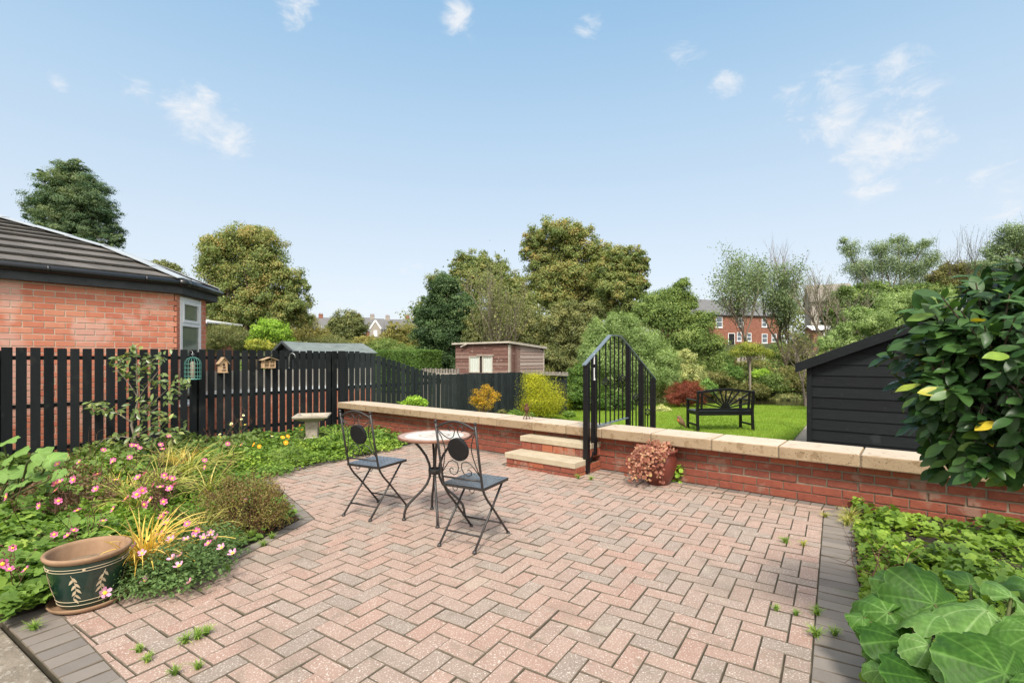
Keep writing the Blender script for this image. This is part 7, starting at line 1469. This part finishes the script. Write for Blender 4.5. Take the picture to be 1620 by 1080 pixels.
# ================================================================ SKY AND LIGHT
SUN_EL, SUN_AZ = math.radians(50), math.radians(184)     # azimuth clockwise from +Y (camera looks to +Y): behind, to the left
def sky():
    w = bpy.data.worlds.new('World'); scene.world = w; w.use_nodes = True; nt = w.node_tree; nt.nodes.clear(); out = nd(nt, 'ShaderNodeOutputWorld'); bg = nd(nt, 'ShaderNodeBackground'); nt.links.new(bg.outputs[0], out.inputs[0])
    sk = nd(nt, 'ShaderNodeTexSky', sky_type='NISHITA'); sk.sun_disc = False; sk.sun_elevation = SUN_EL; sk.sun_rotation = SUN_AZ; sk.air_density = 1.0; sk.dust_density = 1.6; sk.ozone_density = 1.6; sk.altitude = 50
    tc = nd(nt, 'ShaderNodeTexCoord'); nrm = nd(nt, 'ShaderNodeVectorMath', operation='NORMALIZE'); nt.links.new(tc.outputs['Generated'], nrm.inputs[0])
    # thin high haze: mixes pale white in towards the horizon
    sep = nd(nt, 'ShaderNodeSeparateXYZ'); nt.links.new(nrm.outputs[0], sep.inputs[0]); g = 1 / (SKY_STR * 2 ** EXPO)
    hz = ramp(nt, [(p_, tuple(c * g / 8 for c in col_)) for p_, col_ in ((0, (.86, .90, .94)), (.12, (.82, .88, .94)), (.25, (.70, .82, .93)), (.42, (.52, .72, .91)), (.62, (.30, .56, .84)), (.95, (.22, .46, .76)))]); nt.links.new(sep.outputs[2], hz.inputs[0])
    h8 = nd(nt, 'ShaderNodeVectorMath', operation='SCALE'); h8.inputs['Scale'].default_value = 8; nt.links.new(hz.outputs[0], h8.inputs[0])
    col = mixc(nt, .82, sk.outputs[0], h8.outputs[0])
    # broad hazy glow added round the sun, behind the camera, as soft fill
    sv = Vector((math.sin(SUN_AZ) * math.cos(SUN_EL), math.cos(SUN_AZ) * math.cos(SUN_EL), math.sin(SUN_EL))); dt = nd(nt, 'ShaderNodeVectorMath', operation='DOT_PRODUCT'); dt.inputs[1].default_value = sv; nt.links.new(nrm.outputs[0], dt.inputs[0])
    au = nd(nt, 'ShaderNodeMapRange', interpolation_type='SMOOTHSTEP'); au.inputs[1].default_value = .12; au.inputs[2].default_value = .95; au.inputs[3].default_value = 0; au.inputs[4].default_value = 1; nt.links.new(dt.outputs['Value'], au.inputs[0])
    col = mixc(nt, au.outputs[0], col, SKY_FILL)
    # small wispy clouds at fixed directions
    dist = nd(nt, 'ShaderNodeTexNoise'); dist.inputs['Scale'].default_value = 3.2; dist.inputs['Detail'].default_value = 8; dist.inputs['Roughness'].default_value = .68; mp = nd(nt, 'ShaderNodeMapping'); mp.inputs['Scale'].default_value = (4, 5, 8); mp.inputs['Rotation'].default_value = (0, .35, 0); dist.inputs['Distortion'].default_value = .5; nt.links.new(nrm.outputs[0], mp.inputs[0]); nt.links.new(mp.outputs[0], dist.inputs[0])
    acc = None
    for px, py, r, s in [(310, 178, .060, 1), (352, 200, .055, 1), (372, 232, .04, .6), (222, 138, .03, .6), (325, 160, .04, .8), (470, 15, .04, .85), (728, 30, .035, .8), (930, 45, .03, .6), (1145, 132, .035, .75), (1255, 165, .04, .8), (1330, 145, .05, .8), (1335, 185, .06, 1), (1420, 118, .045, .9), (1385, 220, .07, .95), (1455, 225, .05, .8), (1365, 290, .05, .85), (1300, 205, .04, .5), (1450, 165, .05, .5), (1080, 75, .05, .45), (1540, 290, .06, .5), (1600, 320, .06, .55), (640, 440, .06, .35), (560, 470, .1, .3), (95, 128, .018, .6)]:
        v = Vector(((px - HX) / F, 1, -(py - HY) / F)).normalized(); dn = nd(nt, 'ShaderNodeVectorMath', operation='DISTANCE'); dn.inputs[1].default_value = v; nt.links.new(nrm.outputs[0], dn.inputs[0])
        mr = nd(nt, 'ShaderNodeMapRange', interpolation_type='SMOOTHSTEP'); mr.inputs[1].default_value = 0; mr.inputs[2].default_value = r * 1.25; mr.inputs[3].default_value = s; mr.inputs[4].default_value = 0; nt.links.new(dn.outputs['Value'], mr.inputs[0])
        if acc is None: acc = mr.outputs[0]
        else: mx = nd(nt, 'ShaderNodeMath', operation='MAXIMUM'); nt.links.new(acc, mx.inputs[0]); nt.links.new(mr.outputs[0], mx.inputs[1]); acc = mx.outputs[0]
    ad = nd(nt, 'ShaderNodeMath', operation='MULTIPLY_ADD'); nt.links.new(acc, ad.inputs[0]); ad.inputs[1].default_value = .32; nt.links.new(dist.outputs[0], ad.inputs[2])
    cr = ramp(nt, [(.57, (0, 0, 0)), (.93, (.85, .85, .85))]); cr.color_ramp.interpolation = 'EASE'; nt.links.new(ad.outputs[0], cr.inputs[0])
    gate = nd(nt, 'ShaderNodeMath', operation='MULTIPLY'); nt.links.new(cr.outputs[0], gate.inputs[0]); mg = nd(nt, 'ShaderNodeMath', operation='MINIMUM'); mg.inputs[1].default_value = 1; ml = nd(nt, 'ShaderNodeMath', operation='MULTIPLY'); ml.inputs[1].default_value = 4; nt.links.new(acc, ml.inputs[0]); nt.links.new(ml.outputs[0], mg.inputs[0]); nt.links.new(mg.outputs[0], gate.inputs[1])
    col = mixc(nt, gate.outputs[0], col, SKY_CLOUD)
    nt.links.new(col, bg.inputs[0]); bg.inputs[1].default_value = SKY_STR
    sl = bpy.data.lights.new('sun', 'SUN'); sl.energy = SUN_E; sl.angle = math.radians(SUN_ANG); sl.color = (1, .94, .84); so = bpy.data.objects.new('sun', sl); C.objects.link(so)
    v = Vector((math.sin(SUN_AZ) * math.cos(SUN_EL), math.cos(SUN_AZ) * math.cos(SUN_EL), math.sin(SUN_EL))); so.rotation_euler = (-v).to_track_quat('-Z', 'Y').to_euler(); so.location = (-4, -6, 9)
EXPO = .84; SKY_STR = .12; SUN_E = 2.7; SUN_ANG = 11; SKY_FILL = tuple(c / (SKY_STR * 2 ** EXPO) for c in (1.9, 1.8, 1.65)); SKY_CLOUD = tuple(c / (SKY_STR * 2 ** EXPO) for c in (.93, .94, .96))
sky()
vs_ = scene.view_settings; vs_.view_transform = 'Standard'; vs_.look = 'None'; vs_.exposure = EXPO; vs_.gamma = 1; vs_.use_curve_mapping = False
scene.display_settings.display_device = 'sRGB'
scene.cycles.max_bounces = 6; scene.cycles.transparent_max_bounces = 4; scene.cycles.use_denoising = True
